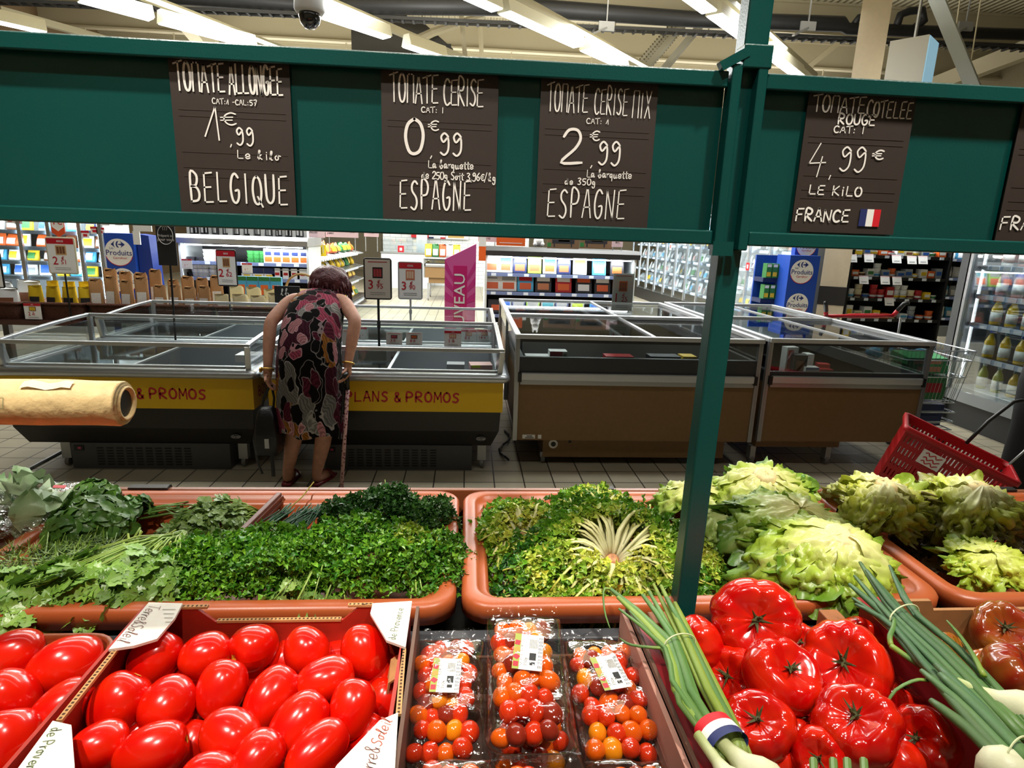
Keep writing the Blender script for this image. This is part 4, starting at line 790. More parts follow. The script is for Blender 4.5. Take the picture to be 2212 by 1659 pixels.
for i in range(12): s.col = vary(srgb(104, 140, 66), r2); A = PZ(300+r2.uniform(-6, 6), 1112+r2.uniform(-12, 12), .98); s.tube([A, A+V((.06, .005, .01)), A+V((.085+r2.uniform(0, .03), r2.uniform(-.01, .02), r2.uniform(-.005, .015)))], .0016, 5)
ms = s.build('mint_stalks', herbm, None, vcol=True, fix=False); tag(ms, 'bare mint stalk ends pointing right across the bare tray', 'mint'); c = PZ(296, 1108, .985)
MB().tube([c+V((0, .03*math.cos(a), .02*math.sin(a))) for a in [k*PI/8 for k in range(17)]], .0012, 5).build('rubber_band', flat('rubber_band', 190, 140, 80, .5), ms)
# dill
r2 = random.Random(41)
for (px, py, z, rx, ry, rz, n, lb) in ((60, 1245, .985, .13, .08, .04, 620, 'feathery dill bunch in the front left corner of the herb tray'), (180, 1205, .98, .07, .05, .03, 330, 'feathery dill bunch with yellowish tips below the mint')):
    o = PZ(px, py, z); t = thing('dill_bunch', lb, 'dill', o, 0, 'dill bunches'); mb = MB()
    for i in range(n):
        p, nn, k = surf(V((0, 0, 0)), rx, ry, rz, r2, .3, -.1); p *= lump(p, px, .3); d0_ = (V((-.6, -.3, .1))+rdir(r2)*.8).normalized(); col = vary(lerp(srgb(52, 92, 34), srgb(112, 136, 46), r2.random()**2), r2)
        for j in range(7):
            d = (d0_+rdir(r2)*.7).normalized(); L_ = r2.uniform(.012, .026); w = d.cross(nn).normalized()*.0007; q_ = p+d*L_; mb.add([p-w, p+w, q_+V((0, 0, -.003))], [(0, 1, 2)], [col]*3)
        s_ = d0_*.03; w = d0_.cross(nn).normalized()*.0008; mb.add([p-w-s_, p+w-s_, p+w+s_*.3, p-w+s_*.3], [(0, 1, 2, 3)], [lerp(col, STEM, .5)]*4)
    mb.build('fronds', herbm, t, vcol=True, fix=False)
    s = MB()
    for i in range(30): s.col = vary(STEM, r2); p, nn, k = surf(V((0, 0, 0)), rx, ry, rz, r2); s.tube([V((rx*.8, ry*.5, 0)), p], .0012, 4)
    s.build('stems', herbm, t, vcol=True, fix=False)
# chives
for px, lb in ((605, 'chive bunch nearest the divider'), (640, 'middle chive bunch between its two like'), (668, 'chive bunch touching the dark parsley')):
    a, b = PZ(px+12, 1108, 1.012), PZ(px-66, 1176, .992); t = thing('chive_bunch', lb, 'chives', (0, 0, 0), 0, 'chive bunches'); mb = MB(); mb.smooth = True; sd = random.Random(px)
    for i in range(34):
        o = V((sd.gauss(0, .006), sd.gauss(0, .005), sd.gauss(0, .004))); e = V((sd.gauss(0, .016), sd.gauss(0, .01), sd.gauss(0, .004))); mb.col = vary(srgb(38, 84, 50), sd, .25); mb.tube([a+o+V((.004, .01, .004))*sd.uniform(0, 2), a+o, a.lerp(b, .5)+o+e*.5+V((0, 0, .005)), b+e], [.0013, .0015, .0015, .001], 5)
    mb.build('blades', herbm, t, vcol=True, fix=False); MB().tube([a.lerp(b, .12)+V((.012*math.cos(k*PI/6), .003*math.cos(k*PI/6), .009*math.sin(k*PI/6))) for k in range(13)], .001, 5).build('rubber_band', dark, t)
A, B = PZ(618, 1104, .99), PZ(678, 1041, 1.03); tag(MB().tube([A, A.lerp(B, .5)+V((.004, 0, -.002)), B], [.0014, .0015, .0014], 6).build('stray_stem', mat('yellow_stem', srgb(150, 140, 60), .5), None), 'single yellowish stem sticking up over the back of the herb tray', 'stem')
# bagged salad
o = PZ(25, 1105, 1.0); sbg = thing('bagged_salad', 'clear bag of pale lettuce at the left picture edge', 'bagged salad', o); mb = MB(); mb.smooth = True; r2 = random.Random(9)
for i in range(60):
    p, nn, k = surf(V((-.03, 0, -.01)), .16, .11, .05, r2, .15, 0); blade(mb, p, rdir(r2), nn, .08, .03, 1, .2, .5, srgb(206, 222, 180), srgb(112, 150, 96), 6, 5, r2=r2, vein=.5)
mb.build('lettuce', lettm, sbg, vcol=True, fix=False)
film = glass('crinkled_film', (.97, .97, .97), .05, .05, 1.0, 70)
MB().grid(lambda u, v: V((-.2+.34*u, -.13+.26*v+.02*math.sin(u*9), .012+.055*(math.sin(PI*min(1, u*1.05))**.5)*(math.sin(PI*v)**.5)+.012*noise.noise(V((u*7, v*6, 1)))+.004*noise.noise(V((u*23, v*23, 4)))-.02)), 40, 30).build('bag', film, sbg, smooth=True, fix=False)
MB().box((.09, .02, .048), (.022, .016, .001), (0, .2, .4)).build('red_seal', red, sbg)
# ---------------------------------------------------------------- heads of lettuce
def head(name, label, cat, c, axis, r, n, seed, cb, cm_, ct, th1=(1.2, 2.0), dphi=.75, ruf=.1, flare=.25, crumple=.09, core=True, squash=(1, 1, .8), grp=None, layers=3, vein=.5, mixt=0):
    r2 = random.Random(seed); t = thing(name, label, cat, c, 0, grp); mb = MB(); mb.smooth = True
    ax = V(axis).normalized(); e1 = ax.orthogonal().normalized(); e2 = ax.cross(e1)
    for i in range(n):
        ly = i/n; ph = i*2.399+r2.uniform(-.3, .3); rl = r*(.6+.36*ly)*r2.uniform(.95, 1.06); t1 = r2.uniform(*th1)*(.6+.42*ly); dp = dphi*r2.uniform(.8, 1.25); off = V((seed*3+i*1.7, i*.9, 0)); tw = r2.uniform(-.25, .25); nu, nv = 22, 20; ctt = vary(ct, r2, .12); fl = flare*r2.uniform(.3, 1.5); vs, cs_ = [], []
        for a in range(nu+1):
            u = a/nu
            for b in range(nv+1):
                v = b/nv*2-1; th = .06+t1*(u**.9)*(1-.3*(1-math.sqrt(1-.97*v*v))*u); p_ = ph+tw*u+v*dp*(.22+.78*math.sin(min(1, u*1.12+.05)*PI*.62)**.9)/max(.35, math.sin(min(th, 2.2)))*.75
                dirv = (e1*math.cos(p_)+e2*math.sin(p_))*math.sin(th)+ax*math.cos(th)
                w = u*u*(.35+.65*v*v); k = 1+fl*.6*u**3+ruf*.4*w*math.sin(off.x+v*6+u*8)+crumple*1.3*(.3+u)*noise.noise(dirv*4.5+off)+crumple*1.25*(.3+u)*noise.noise(dirv*10+off)+crumple*.6*u*noise.noise(dirv*22+off)
                vn = abs(math.sin(v*5.5+u*1.5))**.4; k += .018*(1-vn)*(1-u*.5)+.03*max(0, 1-abs(v)*6)*(1-u)
                q_ = dirv*rl*k; vs.append(V((q_.x*squash[0], q_.y*squash[1], q_.z*squash[2])))
                cc = lerp(cb, cm_, min(1, u*2.2)) if u < .45 else lerp(cm_, ctt, (u-.45)/.55)
                if mixt: cc = lerp(cc, ctt, max(0, min(1, mixt*w+.25*noise.noise(dirv*7+off))))
                cs_.append(lerp(cc, cb, vein*((1-vn)*.5+max(0, 1-abs(v)*5))*(1-u*.75)))
        mb.add(vs, [(a*(nv+1)+b, a*(nv+1)+b+1, (a+1)*(nv+1)+b+1, (a+1)*(nv+1)+b) for a in range(nu) for b in range(nv)], cs_)
    mb.build('leaves', lettm, t, vcol=True, fix=False)
    if core:
        m = ax.to_track_quat('Z', 'Y').to_matrix(); z = r*.9*squash[2]; cm2 = MB(); cm2.smooth = True; cm2.lathe([(r*.26, -r*.2), (r*.2, -.004), (r*.185, .002), (r*.12, .003), (.002, .001)], 14, ax*z, m); cm2.build('cut_stem', flat('cut_stem_cream', 226, 206, 150, .5, var=.15, vscale=90), t)
    return t
CB, CM, CT = srgb(238, 232, 168), srgb(172, 196, 60), srgb(88, 134, 28)
head('butterhead_lettuce', 'large butterhead lettuce at the front of the lettuce tray, stem end up', 'lettuce', PZ(1765, 1228, 1.0), (.15, -.35, 1), .14, 26, 51, CB, CM, srgb(92, 138, 30), (1.5, 2.0), .5, .16, .3, .12, True, (1, .82, .74), 'butterhead lettuces')
head('butterhead_lettuce', 'butterhead lettuce at the back of the tray, highest of its heap', 'lettuce', PZ(1640, 1092, 1.015), (-.1, -.25, 1), .125, 24, 52, CB, srgb(178, 200, 72), srgb(92, 140, 32), (1.4, 2.0), .5, .18, .35, .13, True, (1, .8, .8), 'butterhead lettuces')
head('butterhead_lettuce', 'butterhead lettuce with spreading dark green outer leaves in the middle of the heap', 'lettuce', PZ(1690, 1152, 1.015), (.1, -.4, 1), .115, 24, 53, CB, srgb(160, 190, 70), srgb(56, 108, 24), (1.5, 2.1), .6, .2, .5, .12, False, (1.1, .9, .75), 'butterhead lettuces')
head('butterhead_lettuce', 'butterhead lettuce half hidden behind the green post', 'lettuce', PZ(1492, 1102, 1.0), (0, -.2, 1), .09, 22, 54, CB, srgb(176, 196, 78), srgb(108, 150, 44), (1.4, 2.0), .5, .2, .35, .15, False, (1, .85, .8), 'butterhead lettuces')
head('butterhead_lettuce', 'butterhead lettuce with ragged leaves just right of the green post', 'lettuce', PZ(1545, 1150, .985), (.2, -.3, 1), .08, 18, 55, srgb(214, 222, 150), srgb(160, 188, 90), srgb(110, 150, 60), (1.5, 2.1), .55, .25, .5, .16, False, (1, .9, .7), 'butterhead lettuces')
RB = srgb(80, 56, 44)
head('batavia_lettuce', 'red-edged lettuce with white stem end up on the ridge between two trays', 'lettuce', PZ(1888, 1120, 1.0), (.05, -.15, 1), .115, 26, 56, srgb(244, 240, 196), srgb(206, 214, 72), srgb(128, 128, 46), (1.3, 1.95), .45, .22, .3, .18, True, (.9, .9, .9), 'red-edged lettuces', mixt=.3)
head('batavia_lettuce', 'red-edged lettuce with purple tips at the far right, stem end up', 'lettuce', PZ(2085, 1128, 1.0), (.0, -.2, 1), .12, 26, 57, srgb(244, 240, 196), srgb(198, 212, 72), srgb(104, 88, 48), (1.3, 1.9), .45, .24, .3, .18, True, (1.05, .95, .9), 'red-edged lettuces', mixt=.25)
head('batavia_lettuce', 'small pale lettuce at the front of the right tray', 'lettuce', PZ(2125, 1232, .975), (-.1, -.3, 1), .085, 22, 58, srgb(226, 232, 140), srgb(196, 212, 70), srgb(130, 170, 44), (1.4, 1.9), .5, .24, .35, .18, False, (1.05, .8, .7), 'red-edged lettuces')
def loose_leaf(label, px, py, z, d, n, L_, w, cb, ct, seed, bend=.9, ruf=.25):
    mb = MB(); mb.smooth = True; blade(mb, PZ(px, py, z), V(d), V(n), L_, w, bend, .25, ruf, cb, ct, 14, 10, r2=random.Random(seed), vein=.7); return tag(mb.build('lettuce_leaf', lettm, None, vcol=True, fix=False), label, 'lettuce leaf', 'loose lettuce leaves')
GL1, GL2 = srgb(196, 214, 110), srgb(78, 132, 36)
loose_leaf('upright dark green leaf at the top right of the butterhead heap', 1740, 1095, 1.02, (.1, .1, 1), (.2, -1, .3), .075, .03, GL1, GL2, 1, .5); loose_leaf('dark green leaf reaching over the ridge beside the red-edged lettuce', 1790, 1135, 1.01, (1, -.35, .1), (0, -.5, 1), .11, .035, GL1, GL2, 2, .5)
loose_leaf('shaded green leaf hanging at the left of the butterhead heap', 1600, 1160, 1.0, (-.2, -.5, -1), (0, -1, .3), .09, .05, srgb(130, 170, 76), srgb(70, 118, 40), 3, .3); loose_leaf('pale curled leaf in front of the middle butterhead', 1665, 1155, 1.02, (.9, -.6, .2), (0, -.4, 1), .08, .035, GL1, srgb(150, 190, 80), 4, 1.2)
loose_leaf('upright leaf with white rib before the red shopping basket', 2080, 1085, 1.03, (.35, .2, .9), (-.3, -1, .2), .085, .022, srgb(240, 238, 190), srgb(190, 204, 90), 5, -.3); loose_leaf('curled bright leaf at the top of the far right lettuce', 1990, 1085, 1.03, (-.5, .2, .7), (0, -1, .5), .08, .035, GL1, srgb(140, 172, 40), 6, 1.2, .4)
# dark leaves filling the right tray
r2 = random.Random(77); k = 0
for px, py, z in ((1975, 1110, .975), (2000, 1150, .965), (1990, 1190, .955), (2020, 1215, .95), (2175, 1200, .965), (2190, 1170, .97), (1945, 1180, .96), (2060, 1180, .955), (2205, 1220, .955)):
    mb = MB(); mb.smooth = True; o = PZ(px, py, z)
    for i in range(9): blade(mb, o+rdir(r2)*.012, V((r2.uniform(-1, 1), r2.uniform(-1, .4), r2.uniform(-.1, .5))), V((0, -.4, 1)), r2.uniform(.03, .055), r2.uniform(.016, .026), r2.uniform(0, 1.4), .3, .4, vary(srgb(96, 92, 50), r2, .3), vary(srgb(78, 46, 44), r2, .35), 7, 6, r2=r2)
    tag(mb.build('purple_lettuce_tuft', lettm, None, vcol=True, fix=False), 'tuft of purple lettuce leaves in the right tray, '+('topmost', 'below the topmost', 'at mid height by the ridge', 'nearest the small pale lettuce', 'right of the pale lettuce', 'under the far right head', 'against the ridge', 'under the purple-tipped head', 'cut by the right picture edge')[k], 'lettuce leaves', 'purple lettuce tufts'); k += 1
# curly endive (frisee)
FW1, FW2, FG, FGD = srgb(244, 240, 206), srgb(220, 220, 96), srgb(106, 158, 32), srgb(52, 104, 26)
def endive(label, c, r, n, seed, heart, squash=.5, dark_=.5, axis=(0, -.35, 1), opened=False, phv=1.57):
    r2 = random.Random(seed); t = thing('curly_endive', label, 'endive', c, 0, 'curly endives'); rb = MB(); rb.smooth = True; mb = MB(); ax = V(axis).normalized(); e1 = V((1, 0, 0)); e1 = (e1-ax*e1.dot(ax)).normalized(); e2 = ax.cross(e1)
    for i in range(n):
        ph = r2.uniform(0, 2*PI); ly = r2.random(); L_ = r*(.55+.5*ly)*r2.uniform(.85, 1.15); rise = (1-ly)*1.5+.05; o = e1*math.cos(ph)+e2*math.sin(ph); pts = []; base = o*.012; bnd = r2.uniform(-.5, .5)
        for k in range(8):
            u = k/7; pts.append(base+o*L_*u+o.cross(ax)*(bnd*u*u*L_)+ax*(r*squash*(rise*1.6*u-(.5+rise)*u*u*1.1)+.0)+rdir(r2)*.004*u)
        wd = [.0062*(1-.72*k/7)+.0006 for k in range(8)]; cs0 = rb.col; st_ = len(rb.c); rb.tube(pts, wd, 5, sq=.45)
        for k in range(st_, len(rb.c)): rb.c[k] = lerp(FW1, FW2, min(1, ((k-st_)//5)/7*1.0))
        for k in range(int(34*heart)):
            u = r2.uniform(.6 if ly < .5 else .35, 1.05) if opened and math.cos(ph-phv) > -.2 else r2.uniform(.12, 1.05); j = min(6, int(u*7)); p = pts[j].lerp(pts[j+1], min(1, u*7-j)); sd = o.cross(ax)*r2.choice((-1, 1)); w = .004+.024*math.sin(min(1, u)*PI*.7)*r2.random(); p = p+sd*w+ax*r2.uniform(-.004, .008)
            g = max(0, min(1, (u-.2)*1.75*(.4+.8*ly)+r2.gauss(0, .14))); col = lerp(FW2, FG, g*1.6) if g < .62 else lerp(FG, FGD, (g-.62)*2.4*dark_)
            frill(mb, p, (ax+sd*.6+rdir(r2)*.9).normalized(), .0085*r2.uniform(.6, 1.4), vary(col, r2, .15), r2, 7)
    mb.build('frilled_leaves', herbm, t, vcol=True, fix=False); rb.build('ribs', lettm, t, vcol=True, fix=False)
    hb = MB(); hb.smooth = True; hb.lathe([(.013, -.012), (.012, .008), (.008, .012), (.001, .012)], 12, (0, 0, 0), ax.to_track_quat('Z', 'Y').to_matrix()); hb.build('cut_stem', flat('endive_stem', 214, 150, 110, .5, var=.3, vscale=120), t); return t
endive('curly endive spread open showing its white heart, beside the green post', PZ(1322, 1212, 1.0), .18, 135, 61, 1.3, .42, .7, (.0, -.45, 1), True)
endive('curly endive on the left of the lettuce tray, pale in the middle', PZ(1130, 1165, .985), .125, 85, 62, 1.2, .5, .3, (-.1, -.3, 1))
endive('curly endive behind the white-hearted one at the tray back', PZ(1290, 1115, .99), .12, 70, 63, 1.2, .6, .8, (.1, -.1, 1))
endive('dark curly endive hanging over the front rim of the lettuce tray', PZ(1215, 1250, .975), .11, 70, 64, 1.2, .45, 1.3, (0, -.6, 1))
endive('curly endive right of the green post', PZ(1490, 1210, .97), .075, 50, 65, 1.2, .6, 1.0, (.2, -.4, 1))
# ================================================================ cherry tomato punnets
cpal = [tom_mat('cherry_red', srgb(190, 34, 12), srgb(205, 60, 14), .16, 40), tom_mat('cherry_orange', srgb(216, 96, 10), srgb(206, 70, 8), .16, 40), tom_mat('cherry_amber', srgb(224, 140, 14), srgb(214, 110, 10), .16, 40), tom_mat('cherry_maroon', srgb(138, 34, 22), srgb(120, 40, 20), .16, 40)]
cnm = ['red', 'orange', 'amber', 'maroon']; cm_s = []
for k in range(4):
    mb = MB(); mb.smooth = True; mb.grid(lambda u, v: V((.5*math.sin(PI*u)*math.cos(2*PI*v), .5*math.sin(PI*u)*math.sin(2*PI*v), (.52 if u < .5 else .54)*math.cos(PI*u)-.03*math.exp(-(u/.06)**2))), 12, 16)
    o = mb.build('cherry_tomato', cpal[k]); cm_s.append(o); o.location = (0, -60, 0)
cused = [0]*4
tr_film = glass('punnet_film', (.975, .97, .965), .012, .05, .1, 50, .3); tr_tray = glass('punnet_plastic', (.93, .92, .91), .10, .08, .3, 30)
labg = flat('label_green_photo', 150, 160, 70, .4); labr = flat('label_red_photo', 206, 44, 60, .4); labo = flat('label_orange_photo', 226, 140, 60, .4)
def punnet(label, short, tl, tr, bl, z, tilt, seed, lab=None, nrow=9):
    """punnet lying in its crate; corners taken on the level plane z"""
    r2 = random.Random(seed); a, b, c = PZ(*tl, z), PZ(*tr, z), PZ(*bl, z); W_ = (b-a).length; H_ = (c-a).length; cen = (b+c)/2; cen.z = z-.03; rz = math.atan2((b-a).y, (b-a).x)
    t = thing('punnet', label, 'tomato punnet', cen, Euler((tilt, 0, rz)), 'cherry tomato punnets'); hw, hh = W_/2, H_/2; D = .045
    mb = MB(); mb.smooth = True; n = 6
    rg = lambda i, zz, r: rrect(-hw+i, hw-i, -hh+i, hh-i, zz, r)
    mb.loft([rg(-.003, .004, .02), rg(-.003, .0015, .02), rg(.0, .001, .02), rg(.002, -.004, .02), rg(.007, -.04, .016), rg(.012, -D, .012)], True); k = len(rg(0, 0, .01)); N_ = len(mb.v); mb.f.append(tuple(range(N_-k, N_))); mb.m.append(0); mb.sm.append(True)
    mb.build('tray', tr_tray, t, fix=False)
    M = Matrix.Translation(cen) @ Euler((tilt, 0, rz)).to_matrix().to_4x4(); M0 = M
    hgt = lambda x, y: .013*max(0, 1-(abs(x)/hw)**3)*max(0, 1-(abs(y)/hh)**4)+.006
    def fl(u, v):
        x, y = (-1+2*u)*hw*1.0, (-1+2*v)*hh*1.0; p = V((x*26, y*22, seed)); e = abs(noise.noise(p)); e2 = abs(noise.noise(p*2.3+V((5, 1, 0)))); return V((x, y, hgt(x, y)+.011+.009*(.35-e)*(1 if abs(x) < hw*.97 else .2)+.003*(.4-e2)-.012*(max(abs(x)/hw, abs(y)/hh)**8)))
    MB().grid(fl, 26, 40).build('film', tr_film, t, smooth=True, fix=False)
    for sy in (1, -1): MB().grid(lambda u, v: V(((-1+2*u)*hw*1.03, sy*(hh+.018*v), .003+.010*v+.004*noise.noise(V((u*12, v*2, seed+sy)))*(.4+v))), 30, 4).build('film_end', tr_film, t, smooth=True, fix=False)
    if lab:
        lx, ly, rot = lab; lb = thing('tmp', 'x', 'x'); lb.name = 'label'; del lb['label'], lb['category']; lb.parent = t; lb.location = (lx, ly, .0315); lb.rotation_euler = (0, 0, rot); lb['label'] = 'white printed label with barcode'
        w, h = .020, .03; bx('label_card', paper, lb, (-w, w, -h, h, 0, .0006)); e = MB(); e.mi = 0; e.b2(-w, -w+.009, -h, h, .0006, .0009); e.mi = 1
        for q_ in range(4): e.box((-w+.0045, -h+.008+.012*q_, .001), (.007, .008, .0004), (0, 0, q_)); e.mi = 1+q_ % 2
        e.build('label_photo', [labg, labr, labo], lb); e = MB()
        for q_ in range(16): e.b2(.0015+.0+q_*.0007, .0015+q_*.0007+(.0002 if q_ % 3 else .0005), .006, .022, .0006, .0008)
        e2 = e
        def vline(x, y0, y1, th): e2.b2(x-th/2, x+th/2, y0, y1, .0006, .0008)
        for x in (.0145, .0165, .0185): 
            for q_ in range(9): y = -.026+.006*q_; vline(x, y, y+r2.uniform(.003, .005), .0008)
        e.build('barcode', inkblack, lb); e3 = MB(); e3.box((.0065, -.008, .0008), (.009, .012, .0003)); e3.b2(.003, .010, -.022, -.017, .0006, .0008); e3.build('label_marks', inkblack, lb)
        hb = MB(); hand(hb, 'TOMATE CERISE', 0, 0, .05, .0042, .0005, sp=.15); m2 = MB(); m2.add([V((-.0075-v[2], -.027+v[0], .0008)) for v in hb.v], hb.f); m2.build('lettering', inkblack, lb, fix=False)
        hb = MB(); hand(hb, '350g', 0, 0, .014, .004, .0005, sp=.2); m2 = MB(); m2.add([V((-.001-v[2], -.024+v[0], .0008)) for v in hb.v], hb.f); m2.build('lettering', inkblack, lb, fix=False)
    # the tomatoes, hexagonally packed and jittered
    items = []; nc = 4; dx = 2*(hw-.014)/(nc-.5+.5); row = 0; y = -hh+.022
    while y < hh-.014:
        off = (row % 2)*.5
        for i in range(nc):
            x = -hw+.016+dx*(i+off*.9)*.92+r2.uniform(-.003, .003)
            if abs(x) < hw-.011: items.append((x, y+r2.uniform(-.003, .003), hgt(x, y)-.006+r2.uniform(-.006, .004), row))
        y += .0235; row += 1
    rows_ = {}
    for it in items: rows_.setdefault(it[3], []).append(it)
    for rr_, its in rows_.items():
        its.sort()
        for i, (x, y, zz, _) in enumerate(its):
            ci = r2.choices(range(4), (4, 4, 2, 2))[0]; p = M0 @ V((x, y, zz)); sc = r2.uniform(.023, .028)
            nr = len(rows_); rowname = 'front row' if rr_ == 0 else 'back row' if rr_ == nr-1 else ORD[rr_]+' row from the front'
            lb = f'{cnm[ci]} cherry tomato {nth(i, len(its))}, {rowname}, {short}'
            o = cm_s[ci] if not cused[ci] else dup(cm_s[ci]); cused[ci] = 1; place(o, p, (r2.uniform(0, 6), r2.uniform(0, 6), 0), (sc, sc, sc*r2.uniform(1, 1.15))); tag(o, lb, 'cherry tomato', 'cherry tomatoes in the '+short)
punnet('labelled punnet of mixed cherry tomatoes nearest the white-cornered crate', 'left punnet', (893, 1368), (1048, 1365), (868, 1608), 1.0, R(6), 1, (-.004, .012, R(-4)))
punnet('topmost labelled punnet of mixed cherry tomatoes, overlapping the ledge', 'topmost punnet', (1050, 1326), (1206, 1326), (1060, 1558), 1.045, R(10), 2, (.0, .018, R(-8)))
punnet('labelled punnet of mixed cherry tomatoes beside the spring onions', 'punnet by the onions', (1226, 1368), (1392, 1366), (1254, 1608), 1.0, R(6), 3, (-.006, .018, R(10)))
punnet('unlabelled punnet of cherry tomatoes lying under the topmost one', 'punnet beneath', (1062, 1450), (1232, 1450), (1072, 1640), .985, R(4), 4)
punnet('cherry tomato punnet at the bottom picture edge by the white-cornered crate', 'bottom left punnet', (893, 1622), (1062, 1620), (880, 1830), 1.02, R(10), 5)
punnet('cherry tomato punnet at the bottom picture edge under the topmost one', 'bottom middle punnet', (1076, 1640), (1246, 1638), (1075, 1840), 1.025, R(10), 6)
punnet('cherry tomato punnet at the bottom picture edge by the crimson board', 'bottom right punnet', (1268, 1622), (1448, 1620), (1296, 1830), 1.02, R(10), 7)

# ================================================================ spring onions
onm = leafmat('onion_leaf', .45, .1, .4, .1, 200); bulbm = leafmat('onion_bulb', .4, .15, .4, .1, 200)
OG, OGL, OW = srgb(90, 126, 62), srgb(136, 160, 62), srgb(226, 226, 190)
def onion(mb, pts, zs, w0, w1, r2, ca, cb_, bulb=0):
    """one hollow leaf, from the bulb end to the tip; widths in metres"""
    P = [PZ(x, y, z) for (x, y), z in zip(pts, zs)]; n = 9; Q = []; W_ = []; C = []
    for k in range(n):
        t = k/(n-1)*(len(P)-1); i = min(int(t), len(P)-2); f = t-i; a = P[max(i-1, 0)]; b = P[i]; c = P[i+1]; d = P[min(i+2, len(P)-1)]
        Q.append(.5*((2*b)+(c-a)*f+(2*a-5*b+4*c-d)*f*f+(3*b-a-3*c+d)*f**3)); u = k/(n-1); W_.append((w0+(w1-w0)*u)*(1 if u < .8 else 1-(u-.8)*2.2)); C.append(lerp(ca, cb_, min(1, u*2.5)))
    s0 = len(mb.c); mb.tube(Q, W_, 8, sq=.8)
    for k in range(s0, len(mb.c)): mb.c[k] = vary(C[min(n-1, (k-s0)//8)], r2, .06)
def bunch(label, specs, seed, band=None, bulbs=(), tri=None):
    r2 = random.Random(seed); t = thing('spring_onion_bunch', label, 'spring onions', (0, 0, 0), 0, 'spring onion bunches')
    for sp in specs:
        mb = MB(); mb.smooth = True; onion(mb, sp[0], sp[1], sp[2], sp[3], r2, *(sp[4] if len(sp) > 4 else (OGL, vary(OG, r2, .15)))); mb.build('leaf', onm, t, vcol=True, fix=False)
    for (x, y, z, r, d, L_) in bulbs:
        c = PZ(x, y, z); mb = MB(); mb.smooth = True; M = V(d).to_track_quat('Z', 'Y').to_matrix(); mb.lathe([(.001, -r*1.0), (r*.6, -r*.85), (r*.95, -r*.35), (r, 0), (r*.86, r*.5), (r*.5, r*1.1), (r*.34, r*1.8), (r*.32, L_)], 18, c, M)
        for k in range(len(mb.c)): mb.c[k] = lerp(OW, srgb(170, 186, 100), max(0, min(1, (k//18-5)/2.2)))
        mb.build('bulb', bulbm, t, vcol=True, fix=False)
    for (p, q_, z, h) in band or ():
        a, b = PZ(*p, z), PZ(*q_, z); c = (a+b)/2; ex = (b-a)/2; ez = V((0, .25, 1))*h; MB().tube([c+ex*math.cos(k*PI/12)+ez*math.sin(k*PI/12) for k in range(25)], .0011, 6).build('rubber_band', flat('pale_rubber', 200, 206, 160, .5), t)
    if tri:
        (p, q_, z, d, h) = tri; a, b = PZ(*p, z), PZ(*q_, z); c = (a+b)/2; ex = (b-a)/2; dd = V(d).normalized(); ez = V((0, .3, 1)).normalized()*h
        bd = thing('x', 'x', 'x'); bd.name = 'paper_band'; del bd['label'], bd['category']; bd.parent = t; bd['label'] = 'red white and blue paper band'
        for k, m in enumerate((stc[3], paper, stc[2])):
            mb = MB(); mb.grid(lambda u, v: c+ex*1.05*math.cos(PI*2*u)+ez*math.sin(PI*2*u)+dd*(.0155-.0105*k-.0105*v), 28, 1); mb.build('stripe', m, bd, smooth=True, fix=False)
    return t
Z0 = 1.055
sp1 = []
rr_ = random.Random(8)
tips = [(1318, 1272), (1335, 1290), (1388, 1285), (1412, 1262), (1402, 1278), (1428, 1265), (1440, 1290), (1458, 1302), (1337, 1315), (1360, 1320)]
nk = [(1445, 1384), (1440, 1396), (1456, 1380), (1470, 1378), (1462, 1388), (1482, 1380), (1490, 1384), (1498, 1388), (1437, 1400), (1436, 1408)]
md = [(1475, 1500), (1462, 1490), (1492, 1490), (1515, 1480), (1505, 1510), (1530, 1490), (1545, 1500), (1560, 1515), (1452, 1470), (1468, 1520)]
en = [(1545, 1600), (1528, 1590), (1555, 1590), (1572, 1585), (1562, 1600), (1580, 1580), (1590, 1585), (1600, 1600), (1520, 1570), (1535, 1600)]
for i in range(10):
    z = Z0+rr_.uniform(-.006, .010); w = rr_.uniform(.0058, .0078) if i < 8 else .0042
    sp1.append(([(en[i][0]+16, en[i][1]+44), en[i], md[i], nk[i], tips[i]], [z-.012, z-.006, z+.006, z, z+rr_.uniform(-.01, .012)], w, w*.8, (lerp(OGL, OW, .1), vary(lerp(OG, OGL, .9*(i in (3, 5, 7, 1))), rr_, .12))))
sp1.append(([(1436, 1400), (1400, 1398), (1360, 1392), (1338, 1378)], [Z0, Z0, Z0-.005, Z0-.02], .0028, .0016)); sp1.append(([(1318, 1272), (1304, 1275), (1306, 1320), (1318, 1358)], [Z0, Z0, Z0-.02, Z0-.03], .0024, .0012))
bunch('spring onion bunch in a tricolour paper band lying between cherry and ribbed tomatoes', sp1, 5, [((1434, 1398), (1502, 1386), Z0+.002, .014)], [(1648, 1690, Z0-.004, .024, (-.42, .85, .05), .07), (1590, 1705, Z0-.004, .019, (-.2, .9, .05), .07), (1612, 1690, Z0-.02, .012, (-.3, .9, .1), .06), (1582, 1700, Z0-.012, .012, (-.12, .9, .1), .05)], ((1520, 1600), (1594, 1578), Z0+.0, (-.3, .95, 0), .015))
sp2 = []; tips = [(1858, 1215), (1846, 1244), (1835, 1262), (1842, 1292), (1872, 1232), (1886, 1248), (1922, 1222), (1930, 1240), (1848, 1305)]
nk = [(1935, 1330), (1925, 1335), (1915, 1332), (1912, 1345), (1945, 1328), (1952, 1325), (1968, 1318), (1976, 1322), (1925, 1350)]
md = [(2030, 1425), (2018, 1430), (2005, 1430), (1995, 1440), (2045, 1420), (2055, 1415), (2072, 1405), (2085, 1415), (2010, 1450)]
